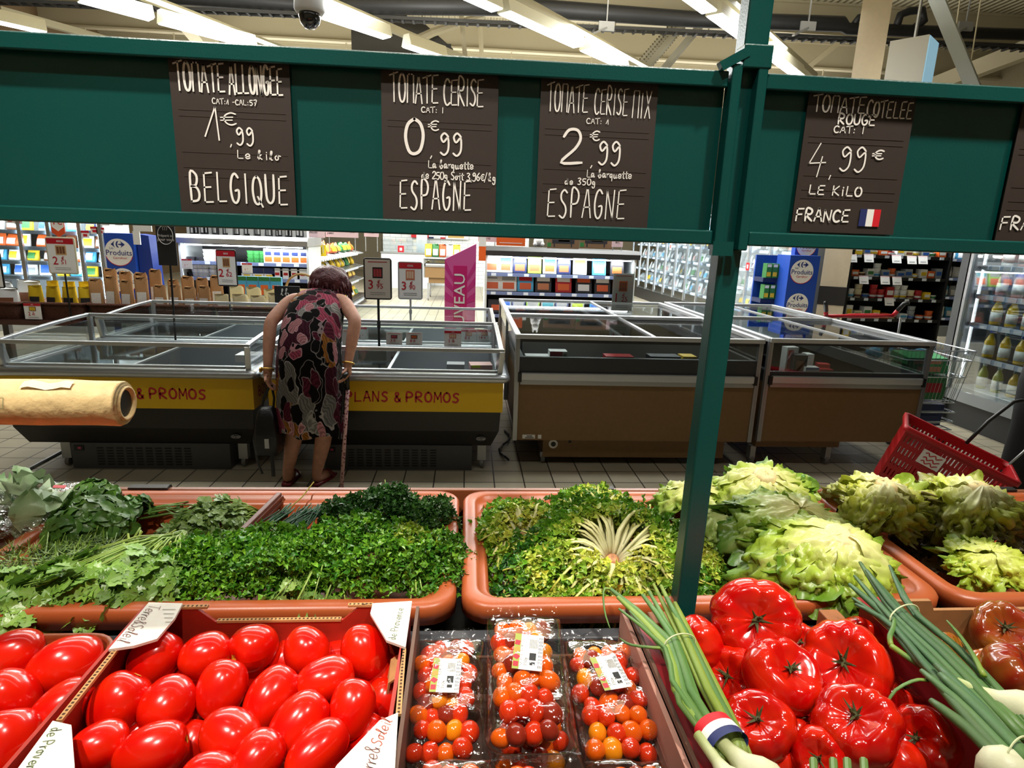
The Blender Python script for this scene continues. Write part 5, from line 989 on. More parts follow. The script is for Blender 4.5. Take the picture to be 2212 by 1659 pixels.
en = [(2200, 1600), (2190, 1600), (2170, 1590), (2150, 1580), (2215, 1600), (2230, 1600), (2230, 1580), (2240, 1580), (2150, 1600)]
for i in range(9): z = 1.065+rr_.uniform(-.006, .008); w = rr_.uniform(.0058, .008); sp2.append(([en[i], md[i], nk[i], tips[i]], [z-.005, z, z, z+rr_.uniform(-.006, .012)], w, w*.75, (OG, vary(srgb(70, 104, 66), rr_, .15))))
sp2.append(([(2125, 1460), (2105, 1420), (2075, 1375), (2045, 1340)], [1.07, 1.075, 1.08, 1.085], .0042, .002)); sp2.append(([(1925, 1395), (1960, 1420), (2000, 1445), (2050, 1480)], [1.06, 1.058, 1.056, 1.056], .0046, .0046)); sp2.append(([(1925, 1395), (1922, 1375), (1930, 1355), (1932, 1335)], [1.06, 1.066, 1.07, 1.07], .004, .003))
bunch('spring onion bunch tied with a rubber band lying over the crimson crate rim', sp2, 6, [((1922, 1340), (1985, 1320), 1.067, .015)], [(2215, 1540, 1.055, .026, (-.75, .7, .05), .07)])
sp3 = []; tips = [(1990, 1448), (2022, 1436), (2040, 1450), (2012, 1462), (2010, 1512), (2030, 1456)]; md = [(2085, 1530), (2110, 1520), (2120, 1545), (2090, 1550), (2085, 1570), (2100, 1520)]; en = [(2230, 1680), (2250, 1670), (2250, 1690), (2220, 1690), (2200, 1680), (2240, 1660)]
for i in range(6): z = 1.075+rr_.uniform(-.006, .008); w = rr_.uniform(.0062, .0085); sp3.append(([en[i], ((en[i][0]+md[i][0])/2, (en[i][1]+md[i][1])/2), md[i], tips[i]], [z, z, z, z], w, w*.85, (OG, vary(srgb(84, 116, 72), rr_, .15))))
sp3.append(([(2005, 1470), (1975, 1470), (1930, 1495), (1911, 1540)], [1.07, 1.07, 1.06, 1.04], .0025, .0018))
bunch('spring onion bunch with blunt cut tips in the bottom right corner', sp3, 7, [((2175, 1640), (2225, 1608), 1.08, .014)], [(2170, 1668, 1.06, .026, (.5, -.8, 0), .01)])
# ================================================================ chest freezers in the aisle
yel = flat('promo_yellow', 236, 190, 10, .5); promo = flat('promo_red_print', 196, 36, 40, .5); inner = mat('freezer_liner', (.12, .125, .13), .18, .3); blkp = flat('freezer_black_panel', 26, 22, 20, .4); plin = flat('plinth_grey', 70, 70, 70, .5); lip = mat('lip_aluminium', (.5, .53, .56), .3, .7)
def chest(label, x0, x1, y0, y1, front=True, name='chest_freezer', right=True):
    t = thing(name, label, 'freezer', ((x0+x1)/2, y0, 0), 0, 'yellow-banded chest freezers'); hx = (x1-x0)/2; D = y1-y0
    mb = MB(); mb.loft([[V((sx*(hx-i), sy, z)) for sx, sy in ((-1, i), (1, i), (1, D-i), (-1, D-i))] for i, z in ((.07, .18), (.02, .3), (.012, .44))], True, True); mb.build('body', blkp, t)
    bx('promo_band', yel, t, (-hx, hx, 0, .02, .44, .645), (-hx, hx, D-.02, D, .44, .645), (-hx, -hx+.02, .02, D-.02, .44, .645), (hx-.02, hx, .02, D-.02, .44, .645))
    mb = MB(); mb.smooth = True; mb.loft([rrect(-hx-i, hx+i, -i, D+i, z, .05) for i, z in ((0, .645), (.03, .65), (.045, .668), (.04, .69), (.01, .705), (-.05, .712))], True); mb.loft([rrect(-hx+.05, hx-.05, .05, D-.05, z, .03) for z in (.712, .40)], True); mb.build('lip', lip, t)
    bx('liner', inner, t, (-hx+.05, hx-.05, .05, D-.05, .45, .46))
    # frame: front posts, side arches, rails
    zf, zr = .862, .905; fr = MB()
    for s in (-1, 1):
        fr.bar((s*(hx-.03), .03, .705), (s*(hx-.02), .0, zf), .035, .05); fr.bar((s*(hx-.03), D-.03, .705), (s*(hx-.03), D-.03, zr), .03, .03)
        arc = [V((s*(hx-.02), .0+(D-.03)*k/8, zf+(zr-zf)*math.sin(k/8*PI/2))) for k in range(9)]
        for a, b in zip(arc, arc[1:]): fr.bar(a, b, .03, .022)
    fr.bar((-hx+.0, 0, zf), (hx-.0, 0, zf), .035, .024); fr.bar((-hx, D-.03, zr), (hx, D-.03, zr), .03, .024); fr.bar((-hx+.05, .035, .712), (hx-.05, .035, .712), .03, .02)
    fr.build('frame', alu, t, bevel=.003)
    bx('front_glass', clear, t, (-hx+.03, hx-.03, .01, .013, .72, zf)); bx('rear_glass', clear, t, (-hx+.03, hx-.03, D-.032, D-.029, .71, zr))
    for s in (-1, 1): bx('side_glass', clear, t, (s*(hx-.021)-.001, s*(hx-.021)+.001, .03, D-.04, .71, zf))
    gl = MB(); gl.box((-hx*.45, D*.5, .70), (hx*.9, D*.8, .004)); gl.build('sliding_lid', clear, t); fr = MB()
    for x in (-hx*.9, 0.0): fr.bar((x, .08, .705), (x, D-.08, .705), .02, .012)
    fr.build('lid_rail', alu, t)
    if not front: bx('plinth', plin, t, (-hx+.33, hx-.2, .06, D-.1, .0, .18))
    if front:
        hm_ = MB(); hand(hm_, 'BONS', -.55, .508, .24, .062, .013, y=-.0015, sp=.35); hand(hm_, 'PLANS', -.27, .508, .29, .062, .013, y=-.0015, sp=.35); hand(hm_, '&', .045, .508, .055, .062, .012, y=-.0015); hand(hm_, 'PRO#OS', .125, .508, .365, .062, .013, y=-.0015, sp=.35); hm_.build('lettering', promo, t, fix=False)
        hm_ = MB(); hand(hm_, 'BONS', .1, .508, .24, .062, .013, sp=.35); h2 = MB(); h2.add([V((hx+.0015, v[0], v[2])) for v in hm_.v], hm_.f); h2.build('lettering', promo, t, fix=False)
        px = (-.36 if x0 > -2 else -.33); p = MB(); p.b2(-hx+.33, hx-.2, .06, D-.1, .0, .18); p.build('plinth', plin, t)
        g = MB()
        for r_ in range(7):
            for c in range(10): g.b2(-.28+.062*c, -.238+.062*c, .056, .061, .03+.019*r_, .036+.019*r_)
        g.build('vent_slots', flat('vent_dark', 12, 12, 12, .7), t); sw = bx('switch', black, t, (-.42, -.36, .054, .062, .13, .165)); bx('switch_light', mat('pink_pilot', (.5, .05, .12), .4), sw, (-.395, -.375, .051, .055, .14, .155))
        e = MB(); e.add([V((hx-.14+.032*math.cos(k*PI/12), .022, .245+.014*math.sin(k*PI/12))) for k in range(24)], [tuple(range(24))]); bd = e.build('badge', flat('badge_grey', 170, 175, 185, .4), t); e = MB(); e.add([V((hx-.14+.029*math.cos(k*PI/12), .021, .245+.012*math.sin(k*PI/12))) for k in range(24)], [tuple(range(24))]); e.build('badge_face', flat('badge_navy', 24, 28, 40, .4), bd); text('Carrier', .017, paper, bd, (hx-.14, .0195, .245), shear=.3)
        for s in (-1, 1): c = MB(); c.lathe([(.001, -.012), (.032, -.012), (.035, 0), (.032, .012), (.001, .012)], 14, (s*(hx-.2)+.07, .12, .035), Matrix.Rotation(PI/2, 3, 'Y')); w = c.build('caster', flat('caster_grey', 120, 120, 118, .4), t); bx('caster_fork', steel, w, (s*(hx-.2)+.04, s*(hx-.2)+.1, .1, .15, .06, .18))
    return t
chM = chest('yellow-banded chest freezer in front of the bending shopper', -1.28, .25, 3.95, 4.93)
chL = chest('yellow-banded chest freezer on the left, behind the paper bag roll', -2.92, -1.375, 3.95, 4.93)
chest('rear chest freezer back to back with the one before the shopper', -1.28, .25, 5.03, 5.92, False); chest('rear chest freezer behind the left one, under the wicker baskets', -2.92, -1.375, 5.03, 5.9, False)
# a few frozen packs and the price cards
def pack(name, label, cat, c, d, m, patches=(), rot=0., grp=None, tilt=0.):
    mb = MB(); mb.box((0, 0, d[2]/2), d); ms = [m]
    for (x0, x1, z0, z1, pm) in patches:
        if pm not in ms: ms.append(pm)
        mb.mi = ms.index(pm); mb.b2(-d[0]/2+x0*d[0], -d[0]/2+x1*d[0], -d[1]/2-.0012, -d[1]/2+.001, z0*d[2], z1*d[2])
    o = mb.build(name, ms, None); place(o, c, (tilt, 0, rot)); return tag(o, label, cat, grp)
pgreen = flat('pack_lime', 180, 200, 40, .4); pink2 = flat('ham_pink', 190, 150, 146, .45); porange = flat('pack_orange', 214, 96, 40, .4); pblue = flat('pack_blue', 40, 90, 170, .4); pnavy = flat('pack_navy', 26, 40, 84, .4); pcyan = flat('pack_cyan', 70, 160, 205, .4); pred = flat('pack_red', 176, 30, 36, .4); pwhite = flat('pack_white', 226, 228, 228, .4); pyel = flat('pack_yellow', 226, 190, 40, .4); pbrown = flat('pack_brown', 120, 74, 48, .5); pdark = flat('pack_dark', 40, 40, 46, .45); pgrey = flat('pack_grey', 150, 156, 160, .4); pgrn = flat('pack_green', 50, 120, 60, .4); pteal = flat('pack_teal', 30, 120, 130, .4)
pack('ham_pack', 'clear pack of pink ham with lime label in the corner of the near chest freezer', 'food pack', (.1, 4.12, .705), (.15, .12, .035), pink2, ((.05, .45, .5, 1, pgreen),), .1)
pack('frozen_tub', 'pale frosted tub beside the lime-labelled ham in the near chest freezer', 'food pack', (-.07, 4.12, .705), (.12, .1, .035), pgrey)
pack('frozen_bag', 'white frosted packet at the right end of the left chest freezer', 'food pack', (-1.48, 4.25, .705), (.16, .14, .05), pwhite)
def price_text(t, w, z, price, size, y=-.003, m=None):
    a, b = price; m = m or red
    text(a, size, m, t, (-.10*w-size*.1, y, z), align='RIGHT', bold=.03); text('€', size*.42, m, t, (-.02*w, y, z+size*.24), align='LEFT', bold=.02); text(b, size*.55, m, t, (-.06*w, y, z-size*.1), align='LEFT', bold=.02)
def pcard(label, c, w, h, price, head=None, pic=None, name='price_card', rz=0., tilt=0., frame=None, big=.33, grp=None, lines=True):
    """upright price card; c = its lower middle point"""
    t = thing(name, label, 'price card', c, Euler((tilt, 0, rz)), grp); mb = MB()
    if frame: mb.rbox((0, .006, h/2), (w*1.12, h*1.08, .014), .02, 4, (PI/2, 0, 0)); mb.build('frame', frame, t, smooth=False); mb = MB()
    mb.b2(-w/2, w/2, -.002, .0, 0, h); mb.build('card', paper, t)
    if head:
        bx('header', red, t, (-w/2, w/2, -.003, -.0015, h*.84, h)); 
        if w > .11: text(head, h*.075, paper, t, (0, -.0036, h*.915), bold=.015, sx=min(1.2, w*9/len(head)/h*.75))
    else: bx('header_rule', red, t, (-w*.38, w*.38, -.003, -.0015, h*.925, h*.945))
    if pic is not None:
        p = MB(); p.b2(-w*.2, w*.2, -.003, -.0015, h*.52, h*.8); ms = [pic[0], pic[1]]; p.mi = 1
        for k in range(3): p.b2(-w*.16+w*.11*k, -w*.07+w*.11*k, -.0036, -.003, h*.56, h*.76)
        p.build('product_picture', ms, t)
    price_text(t, w, h*.34, price, h*big)
    if lines: bx('small_print', greytxt, t, (-w*.3, w*.3, -.003, -.0015, h*.14, h*.15), (-w*.3, w*.3, -.003, -.0015, h*.09, h*.1))
    return t
def card_px(label, tlx, tly, brx, bry, y, price, head=None, pic=None, grp=None, **k):
    a, b = PY(tlx, tly, y), PY(brx, bry, y); return pcard(label, ((a.x+b.x)/2, y, b.z), abs(b.x-a.x), a.z-b.z, price, head, pic, grp=grp, **k)
meat = (pdark, flat('raw_meat', 190, 70, 80, .5)); bread = (flat('sauce_jar', 200, 110, 80, .5), flat('jar_label', 220, 190, 160, .5)); oran = (flat('dark_tray', 50, 30, 24, .5), porange)
GP = 'price cards hanging in the near chest freezer'
card_px('white price card 3,95 with raw meat picture hanging in the near chest freezer', 834, 718, 869, 745, 4.88, ('3', '95'), None, meat, GP, name='price_card'); card_px('white price card 8,00 with orange tray picture hanging in the near chest freezer', 877, 718, 912, 746, 4.88, ('8', '00'), None, oran, GP)
card_px('red-headed price card 1,99 hanging in the near chest freezer', 960, 714, 996, 749, 4.88, ('1', '99'), '-40%', bread, GP); card_px('faint price card 8,95 behind the rear glass, left of the 14 euro one', 996, 712, 1029, 740, 5.2, ('8', '95'), '-30%', bread, GP); card_px('faint price card 14 behind the rear glass at the freezer corner', 1031, 712, 1062, 739, 5.2, ('14', '90'), '-30%', bread, GP)
card_px('price card 2 half hidden behind the arm of the bending shopper', 772, 706, 793, 737, 5.2, ('2', ''), '-30%', None, GP); card_px('blank-looking white card beside the arm of the bending shopper', 738, 712, 773, 748, 4.88, ('', ''), None, None, GP)
# price frames on poles
def pole_frame(label, px, y, top, bot, foot, w, price, head, pic, fr, big=.33):
    a, b = PY(px[0], top, y), PY(px[1], bot, y); cx_ = (a.x+b.x)/2; f = PY((px[0]+px[1])/2, foot, y)
    t = pcard(label, (cx_, y, b.z), (b.x-a.x)*.86, (a.z-b.z)*.92, price, head, pic, 'price_stand', 0, 0, fr, big)
    MB().tube([(0, .012, 0), (0, .012, f.z-b.z)], .009, 8).build('pole', black if fr is black else alu, t)
    MB().tube([(0, .012, (f.z-b.z)*.45), (0, .012, (f.z-b.z)*.6)], .013, 8).build('clamp', black if fr is black else alu, t)
    bx('pole_foot', black if fr is black else alu, t, (-.05, .05, -.02, .04, f.z-b.z-.01, f.z-b.z)); return t
pole_frame('black framed price stand 3,95 showing raw meat, right of the bending shopper', (783, 848), 4.5, 552, 645, 752, .2, ('3', '95'), None, meat, black)
pole_frame('grey framed price stand 3,90 with red heading beside the black framed one', (858, 914), 5.4, 560, 645, 700, .2, ('3', '90'), 'SAUCISSES DE VOLAILLE', bread, alu)
# pink NOUVEAU totem
a, b = PY(960, 698, 6.3), PY(1029, 527, 6.3); tw = b.x-a.x; tt = thing('promo_totem', 'tall pink slanted-top NOUVEAU totem in the aisle', 'totem', ((a.x+b.x)/2, 6.3, .0)); magenta = flat('totem_magenta', 206, 24, 112, .5); pinkl = flat('totem_pink', 222, 92, 160, .5); hz = b.z; z5 = PY(960, 560, 6.3).z
MB().prism([(-tw/2, 0), (tw/2, 0), (tw/2, hz), (-tw/2, z5)], 0, .12).build('body', pinkl, tt)
bx('centre_strip', magenta, tt, (-tw*.22, tw*.22, -.003, 0, .2, z5-.06)); mb = MB()
for k in range(9):
    z = .25+.11*k
    for s in (-1, 1): mb.add([V((s*tw*.22, -.002, z)), V((s*tw*.22, -.002, z+.05)), V((s*tw*.5, -.002, z+.02+(k-4)*.05)), V((s*tw*.5, -.002, z-.07+(k-4)*.05))], [(0, 1, 2, 3)])
mb.build('rays', flat('totem_ray', 208, 50, 134, .5), tt)
text('NOUVEAU', .155, paper, tt, (.0, -.006, z5-.54), (PI/2, -PI/2, 0), bold=.025, sx=1.1)

# beige island freezers
beigep = flat('freezer_beige', 128, 98, 60, .55, var=.04, vscale=40); frm = mat('frame_grey_aluminium', (.40, .41, .42), .35, .7); dk = flat('frame_dark_grey', 52, 54, 56, .4); rimw = mat('pale_rim', (.6, .62, .64), .3, .5)
def island(label, x0, x1, y0, y1, zs, splits, dial=True, plinth=(.13, .9)):
    zt, zg1, zg0, zh1, zh0, zb, zp = zs; t = thing('island_freezer', label, 'freezer', ((x0+x1)/2, y0, 0), 0, 'beige island freezers'); hx = (x1-x0)/2; D = y1-y0
    bx('panel', beigep, t, (-hx+.03, hx-.03, .01, D-.01, zb, zh0)); bx('band', dk, t, (-hx+.03, hx-.03, .012, .05, zh0, zg0), (-hx+.03, hx-.03, D-.05, D-.012, zh0, zg0), (-hx+.03, -hx+.06, .05, D-.05, zh0, zg0), (hx-.06, hx-.03, .05, D-.05, zh0, zg0))
    bx('bumper_rail', rimw, t, (-hx+.04, hx-.04, -.02, .012, zh0+.012, zh1), bevel=.006); bx('bumper_base', frm, t, (-hx+.04, hx-.04, -.008, .012, zh0-.02, zh0+.012)); 
    for s in (-1, 1): bx('bumper_cap', black, t, (s*(hx-.035)-.012, s*(hx-.035)+.012, -.022, .012, zh0+.0, zh1))
    post = MB()
    for sx in (-1, 1):
        for yy in (0, D):
            post = MB(); post.b2(sx*hx-.03*(sx > 0), sx*hx+.03*(sx < 0), yy-.03*(yy > 0), yy+.03*(yy == 0), zb, zt-.01)
            if yy == 0:
                for k in (.008, .018): post.b2(sx*(hx-k)-.002, sx*(hx-k)+.002, -.003, 0, zb, zt-.02)
            post.build('corner_post', frm, t)
    
    bx('inner_wall', flat('white_liner', 176, 176, 172, .5), t, (-hx+.1, hx-.1, D*.5-.02, D*.5+.02, zg0-.2, zg0+.07)) if D < 1.6 else None
    bx('well_floor', flat('white_liner', 176, 176, 172, .5), t, (-hx+.06, hx-.06, .06, D-.06, zh0-.02, zh0-.0))
    top = MB()
    for yy in [0]+[D*s for s in splits]+[D]: top.bar((-hx, yy, zt), (hx, yy, zt), .04, .03)
    for sx in (-1, 1): top.bar((sx*(hx-.015), 0, zt), (sx*(hx-.015), D, zt), .04, .03)
    top.build('top_rails', rimw, t, bevel=.004); bx('front_rail_shade', dk, t, (-hx+.03, hx-.03, .004, .03, zg1, zt-.012))
    bx('front_glass', clear, t, (-hx+.03, hx-.03, .012, .016, zg0, zg1))
    for s in (-1, 1): bx('side_glass', clear, t, (s*(hx-.012)-.002, s*(hx-.012)+.002, .03, D-.03, zg0, zt-.02))
    ys = [0]+[D*s for s in splits]+[D]
    for i in range(len(ys)-1):
        for (xa, xb, dz) in ((-hx+.03, hx*.12, .012), (-hx*.12, hx-.03, -.002)): g = MB(); g.b2(xa, xb, ys[i]+.03, ys[i+1]-.03, zt+dz-.016, zt+dz-.012); o = g.build('lid_glass', clear, t); f = MB(); f.bar((xb if xa < -hx*.5 else xa, ys[i]+.03, zt+dz-.012), (xb if xa < -hx*.5 else xa, ys[i+1]-.03, zt+dz-.012), .025, .016); f.build('lid_frame', rimw, o)
    p0, p1 = plinth; bx('plinth', beigep, t, (-hx+p0*2*hx, -hx+p1*2*hx, .06, D-.1, zp, zb))
    for s in (p0+.02, p1-.03):
        for yy in (.1, D-.2): c = MB(); c.lathe([(.001, -.014), (.036, -.014), (.04, 0), (.036, .014), (.001, .014)], 14, (-hx+s*2*hx-.03, yy, .04), Matrix.Rotation(PI/2, 3, 'Y')); w = c.build('caster', flat('caster_grey', 120, 120, 118), t); bx('caster_fork', steel, w, (-hx+s*2*hx-.05, -hx+s*2*hx-.01, yy-.03, yy+.03, .05, max(zp, .09)))
    if dial:
        d0 = MB(); d0.lathe([(.033, 0), (.033, .006), (.001, .006)], 20, (-hx+.30, .06, zp+.1), Matrix.Rotation(PI/2, 3, 'X')); dd = d0.build('dial', white, t); MB().lathe([(.018, .006), (.018, .009), (.001, .009)], 16, (-hx+.30, .06, zp+.1), Matrix.Rotation(PI/2, 3, 'X')).build('dial_hole', black, dd); bx('switch', black, t, (-hx+.28, -hx+.33, .055, .061, zb-.035, zb-.01), (-hx+.41, -hx+.43, .055, .061, zb-.035, zb-.01)); bx('rating_plate', paper, t, (-hx+.07, -hx+.16, .007, .01, zb+.012, zb+.04), (-hx+.18, -hx+.205, .007, .01, zb+.012, zb+.04)); bx('plate_print', inkblack, t, (-hx+.09, -hx+.15, .006, .008, zb+.016, zb+.022), (-hx+.1, -hx+.14, .006, .008, zb+.028, zb+.034))
    return t
YI = 4.08; zs1 = [PY(1200, v, YI).z for v in (728, 740, 773, 806, 825, 952, 1003)]; zs2 = [PY(1800, v, YI).z for v in (738, 748, 806, 814, 832, 955, 972)]
zs1[-1] = max(zs1[-1], .055); zs2[-1] = max(zs2[-1], .1)
island('wide beige island freezer right of the yellow-banded ones, with white dial on its plinth', .335, 2.075, YI, 5.2, zs1, ())
island('rear beige island freezer behind the wide one, before the fish cabinet', .34, 2.08, 5.24, 6.46, zs1, (), False)
island('narrower beige island freezer on the right, next to the loaded trolley', 2.115, 3.33, YI, 6.45, zs2, (.52,), False, (.02, .55))
gi = 'frozen packs in the wide beige freezer'; z0 = zs1[2]-.035
zf = z0+.005
pack('frozen_box', 'red and white frozen box standing in the wide beige freezer', 'food pack', PY(1204, 773, YI+.15)-V((0, 0, .02)), (.125, .1, .075), pwhite, ((.02, .72, .05, .98, pred), (.76, .94, .3, .8, pgrey)), 0, gi)
for (px, w, m, pt, lb) in ((1160, .17, pwhite, ((.1, .6, .3, .8, pink2),), 'flat white frozen packet left of the red and white box'), (1335, .2, pred, ((.05, .95, .3, .9, pdark),), 'flat dark red frozen box in the middle of the wide beige freezer'), (1432, .22, pdark, ((.1, .9, .0, .7, pwhite),), 'dark frozen pack with white patches behind the green post'), (1484, .1, pyel, (), 'small yellowish frozen pack close to the green post')): pack('frozen_pack', lb, 'food pack', PY(px, 776, YI+.16)-V((0, 0, .015)), (w, .12, .045), m, pt, 0, gi)
g2 = 'frozen packs in the narrower beige freezer'; zz = zs2[2]-.012
for (px, dy, d, m, pt, lb, rz, yy) in ((1700, 0, (.10, .06, .2), pwhite, ((.1, .6, .2, .9, pred), (.5, .9, .1, .5, pdark)), 'red and white frozen bag leaning in the left corner of the narrower freezer', .2, 4.6), (1722, 0, (.09, .08, .14), pdark, ((.2, .8, .2, .7, pbrown),), 'dark frozen bag beside the red and white one', -.2, 4.52), (1740, 0, (.05, .08, .15), pwhite, (), 'white frozen bag behind the blue striped box', 0, 4.6), (1748, 0, (.1, .07, .05), pwhite, ((0, 1, .1, .35, pblue), (0, 1, .65, .9, pblue)), 'white box with blue stripes at the narrower freezer front', 0, 4.48), (1780, 0, (.09, .07, .035), pred, (), 'dark red box at the narrower freezer front', -.1, 4.5)): pack('frozen_pack', lb, 'food pack', PY(px, 806, yy-.32), d, m, pt, rz, g2)
c = PY(1745, 784, YI+.26); pack('yellow_ticket', 'yellow price ticket behind the blue striped frozen box', 'price ticket', c, (.085, .003, .05), pyel, ((.2, .8, .3, .6, pdark),), .2); pack('frozen_pack', 'dark red box stacked above another in the narrower freezer', 'food pack', PY(1776, 795, YI+.15), (.085, .07, .035), pred, (), -.25, g2)
# tall clear ticket holder 1,25
a, b = PY(1320, 590, 5.22), PY(1370, 672, 5.22); th = pcard('clear plastic ticket holder 1,25 standing on the wide beige freezer', ((a.x+b.x)/2, 5.22, b.z), .18, a.z-b.z, ('1', '25'), None, (porange, pbrown), 'ticket_holder'); bx('clear_sleeve', clear, th, (-.1, .1, -.008, -.006, -.01, a.z-b.z+.02)); bx('sleeve_foot', clear, th, (-.1, .1, -.03, .05, -.03, -.02))
# cable on the floor
pts = [PZ(x, y, .006) for x, y in ((1500, 1000), (1520, 1020), (1560, 1026), (1615, 1026), (1648, 1018), (1655, 1000), (1645, 975))]; tag(MB().tube(pts, .006, 6).build('floor_cable', flat('cable_grey', 150, 146, 136), None), 'pale cable looping on the floor between the beige freezers', 'cable')
pts = [PZ(1090+12*math.sin(k*.9), 930+8*k, .008+.02*(k % 2)) for k in range(9)]; tag(MB().tube(pts, .008, 6).build('floor_cable', black, None), 'tangled black cables on the floor between yellow and beige freezers', 'cable')
pts = [PZ(x, y, .008) for x, y in ((-20, 1058), (60, 1015), (140, 972))]; tag(MB().tube(pts, .012, 6).build('floor_rail', alu, None), 'thin metal floor rail running under the left chest freezer', 'floor rail')
# ================================================================ people, basket, trolley
skin_m = mat('skin', srgb(196, 142, 118), .55, sss=.1, var=.12, vscale=30)
def skinbody(name, J, E_, m, parent, sub=2):
    """one continuous body grown round its joints; J: name -> (point, rx, ry)"""
    me = bpy.data.meshes.new(name); ks = list(J); me.from_pydata([tuple(J[k][0]) for k in ks], [(ks.index(a), ks.index(b)) for a, b in E_], [])
    o = bpy.data.objects.new(name, me); COL.objects.link(o); o.parent = parent; s = o.modifiers.new('s', 'SKIN'); s.use_smooth_shade = True
    for i, k in enumerate(ks): d = me.skin_vertices[0].data[i]; d.radius = (J[k][1], J[k][2]); d.use_root = (i == 0)
    u = o.modifiers.new('u', 'SUBSURF'); u.levels = sub; u.render_levels = sub; me.materials.append(m); return o
def handj(J, E_, pre, wrist, fwd, across, up, curl, sc=1.):
    """palm and five jointed fingers"""
    w = V(wrist); f, a, u = V(fwd).normalized(), V(across).normalized(), V(up).normalized()
    J[pre+'palm'] = (w+f*.045*sc, .030*sc, .016*sc); E_.append((pre+'wrist', pre+'palm'))
    for k, (off, L_) in enumerate(((-.030, .068), (-.010, .078), (.010, .074), (.028, .058))):
        p = w+f*.082*sc+a*off*sc; prev = pre+'palm'; d = f.copy()
        for j in range(3):
            nm = f'{pre}f{k}{j}'; J[nm] = (p, .0088*sc, .0088*sc); E_.append((prev, nm)); prev = nm
            d = (d*math.cos(curl)-u*math.sin(curl)); u2 = u; p = p+d*L_*.42*sc
    d = (f*.5-a*.85).normalized(); p = w+f*.03*sc-a*.03*sc; prev = pre+'palm'
    for j in range(3): nm = f'{pre}t{j}'; J[nm] = (p, .010*sc, .010*sc); E_.append((prev, nm)); prev = nm; p = p+(d-u*.3*j).normalized()*.03*sc
wm = thing('person', 'dark-haired person in a black floral dress bent over the freezer, leaning on a cane', 'person', (0, 0, 0))
sl, sr = PY(630, 648, 3.97), PY(742, 650, 3.97); el, er = PY(584, 695, 3.82), PY(768, 692, 3.80); wl, wr_ = PY(578, 798, 3.7), PY(752, 784, 3.70)
J = {'pelvis': (V((-.955, 3.73, .80)), .15, .11), 'waist': (V((-.95, 3.79, .93)), .135, .10), 'chest': (V((-.945, 3.92, 1.07)), .145, .10), 'upper': (V((-.94, 4.0, 1.14)), .12, .07), 'neck': (V((-.91, 4.08, 1.19)), .05, .05), 'head': (V((-.89, 4.12, 1.255)), .085, .09), 'crown': (V((-.885, 4.16, 1.31)), .06, .06),
 'shl': (sl, .052, .052), 'ell': (el, .042, .042), 'l_fore': ((el*.6+wl*.4), .040, .040), 'l_wrist': (wl, .026, .026), 'shr': (sr, .052, .052), 'elr': (er, .042, .042), 'r_fore': ((er*.6+wr_*.4), .040, .040), 'r_wrist': (wr_, .026, .026)}
Ed = [('pelvis', 'waist'), ('waist', 'chest'), ('chest', 'upper'), ('upper', 'neck'), ('neck', 'head'), ('head', 'crown'), ('upper', 'shl'), ('shl', 'ell'), ('ell', 'l_fore'), ('l_fore', 'l_wrist'), ('upper', 'shr'), ('shr', 'elr'), ('elr', 'r_fore'), ('r_fore', 'r_wrist')]
for s, hx_, kx, ax_ in (('l', -1.035, PY(637, 925, 3.74), PY(621, 1022, 3.76)), ('r', -.875, PY(702, 930, 3.74), PY(684, 1022, 3.76))):
    J[s+'hip'] = (V((hx_, 3.74, .72)), .085, .085); J[s+'knee'] = (V((kx.x, 3.75, .40)), .058, .058); J[s+'calf'] = (V((kx.x*.7+ax_.x*.3, 3.755, .28)), .053, .055); J[s+'ankle'] = (V((ax_.x, 3.76, .075)), .031, .034); J[s+'heel'] = (V((ax_.x, 3.745, .035)), .028, .03); J[s+'toe'] = (V((ax_.x+(.05 if s == 'r' else 0), 3.90, .028)), .036, .022); Ed += [('pelvis', s+'hip'), (s+'hip', s+'knee'), (s+'knee', s+'calf'), (s+'calf', s+'ankle'), (s+'ankle', s+'heel'), (s+'heel', s+'toe')]
handj(J, Ed, 'l_', wl, (0, .05, -1), (0, 1, 0), (-1, 0, 0), .5, .95); handj(J, Ed, 'r_', wr_, (.02, -.25, -1), (.2, 1, 0), (1, .1, 0), .75, .95)
skinbody('body', J, Ed, skin_m, wm)
f = MB(); f.smooth = True; hd = J['head'][0]
f.lathe([(.001, .022), (.013, .012), (.016, -.006), (.006, -.014)], 8, hd+V((0, .10, -.03)), Matrix.Rotation(-PI/2-.4, 3, 'X')); nose = f.build('nose', skin_m, wm)
for s in (-1, 1): MB().lathe([(.001, .012), (.02, .008), (.024, 0), (.012, -.01)], 10, hd+V((s*.088, 0, -.02)), Matrix.Rotation(PI/2, 3, 'Y')).build('ear', skin_m, wm, smooth=True); MB().lathe([(.001, .008), (.009, .004), (.011, -.004)], 10, hd+V((s*.033, .083, .01)), Matrix.Rotation(-PI/2, 3, 'X')).build('eye', white, wm, smooth=True)
MB().lathe([(.001, .006), (.012, .003), (.02, -.003)], 10, hd+V((0, .085, -.062)), Matrix.Rotation(-PI/2, 3, 'X')).build('mouth', flat('lips', 150, 70, 70, .5), wm, smooth=True)
hm = mat('dark_red_hair', srgb(84, 30, 38), .42, var=.35, vscale=45, bump=.6, bscale=90); hb = MB(); hb.smooth = True; hc = V((-.895, 4.10, 1.262))
def hairf(u, v):
    th = PI*u*.92; ph = 2*PI*v; d = V((math.sin(th)*math.cos(ph), math.sin(th)*math.sin(ph), math.cos(th))); k = 1+.07*noise.noise(d*3)+.05*noise.noise(d*9)+.03*math.sin(ph*22+th*3)*math.sin(th); p = V((d.x*.128, d.y*.118, d.z*.112))*k
    if d.y > .45 and d.z < .5: p.y = min(p.y, .075)
    return hc+p
hb.grid(hairf, 26, 48); r2 = random.Random(2)
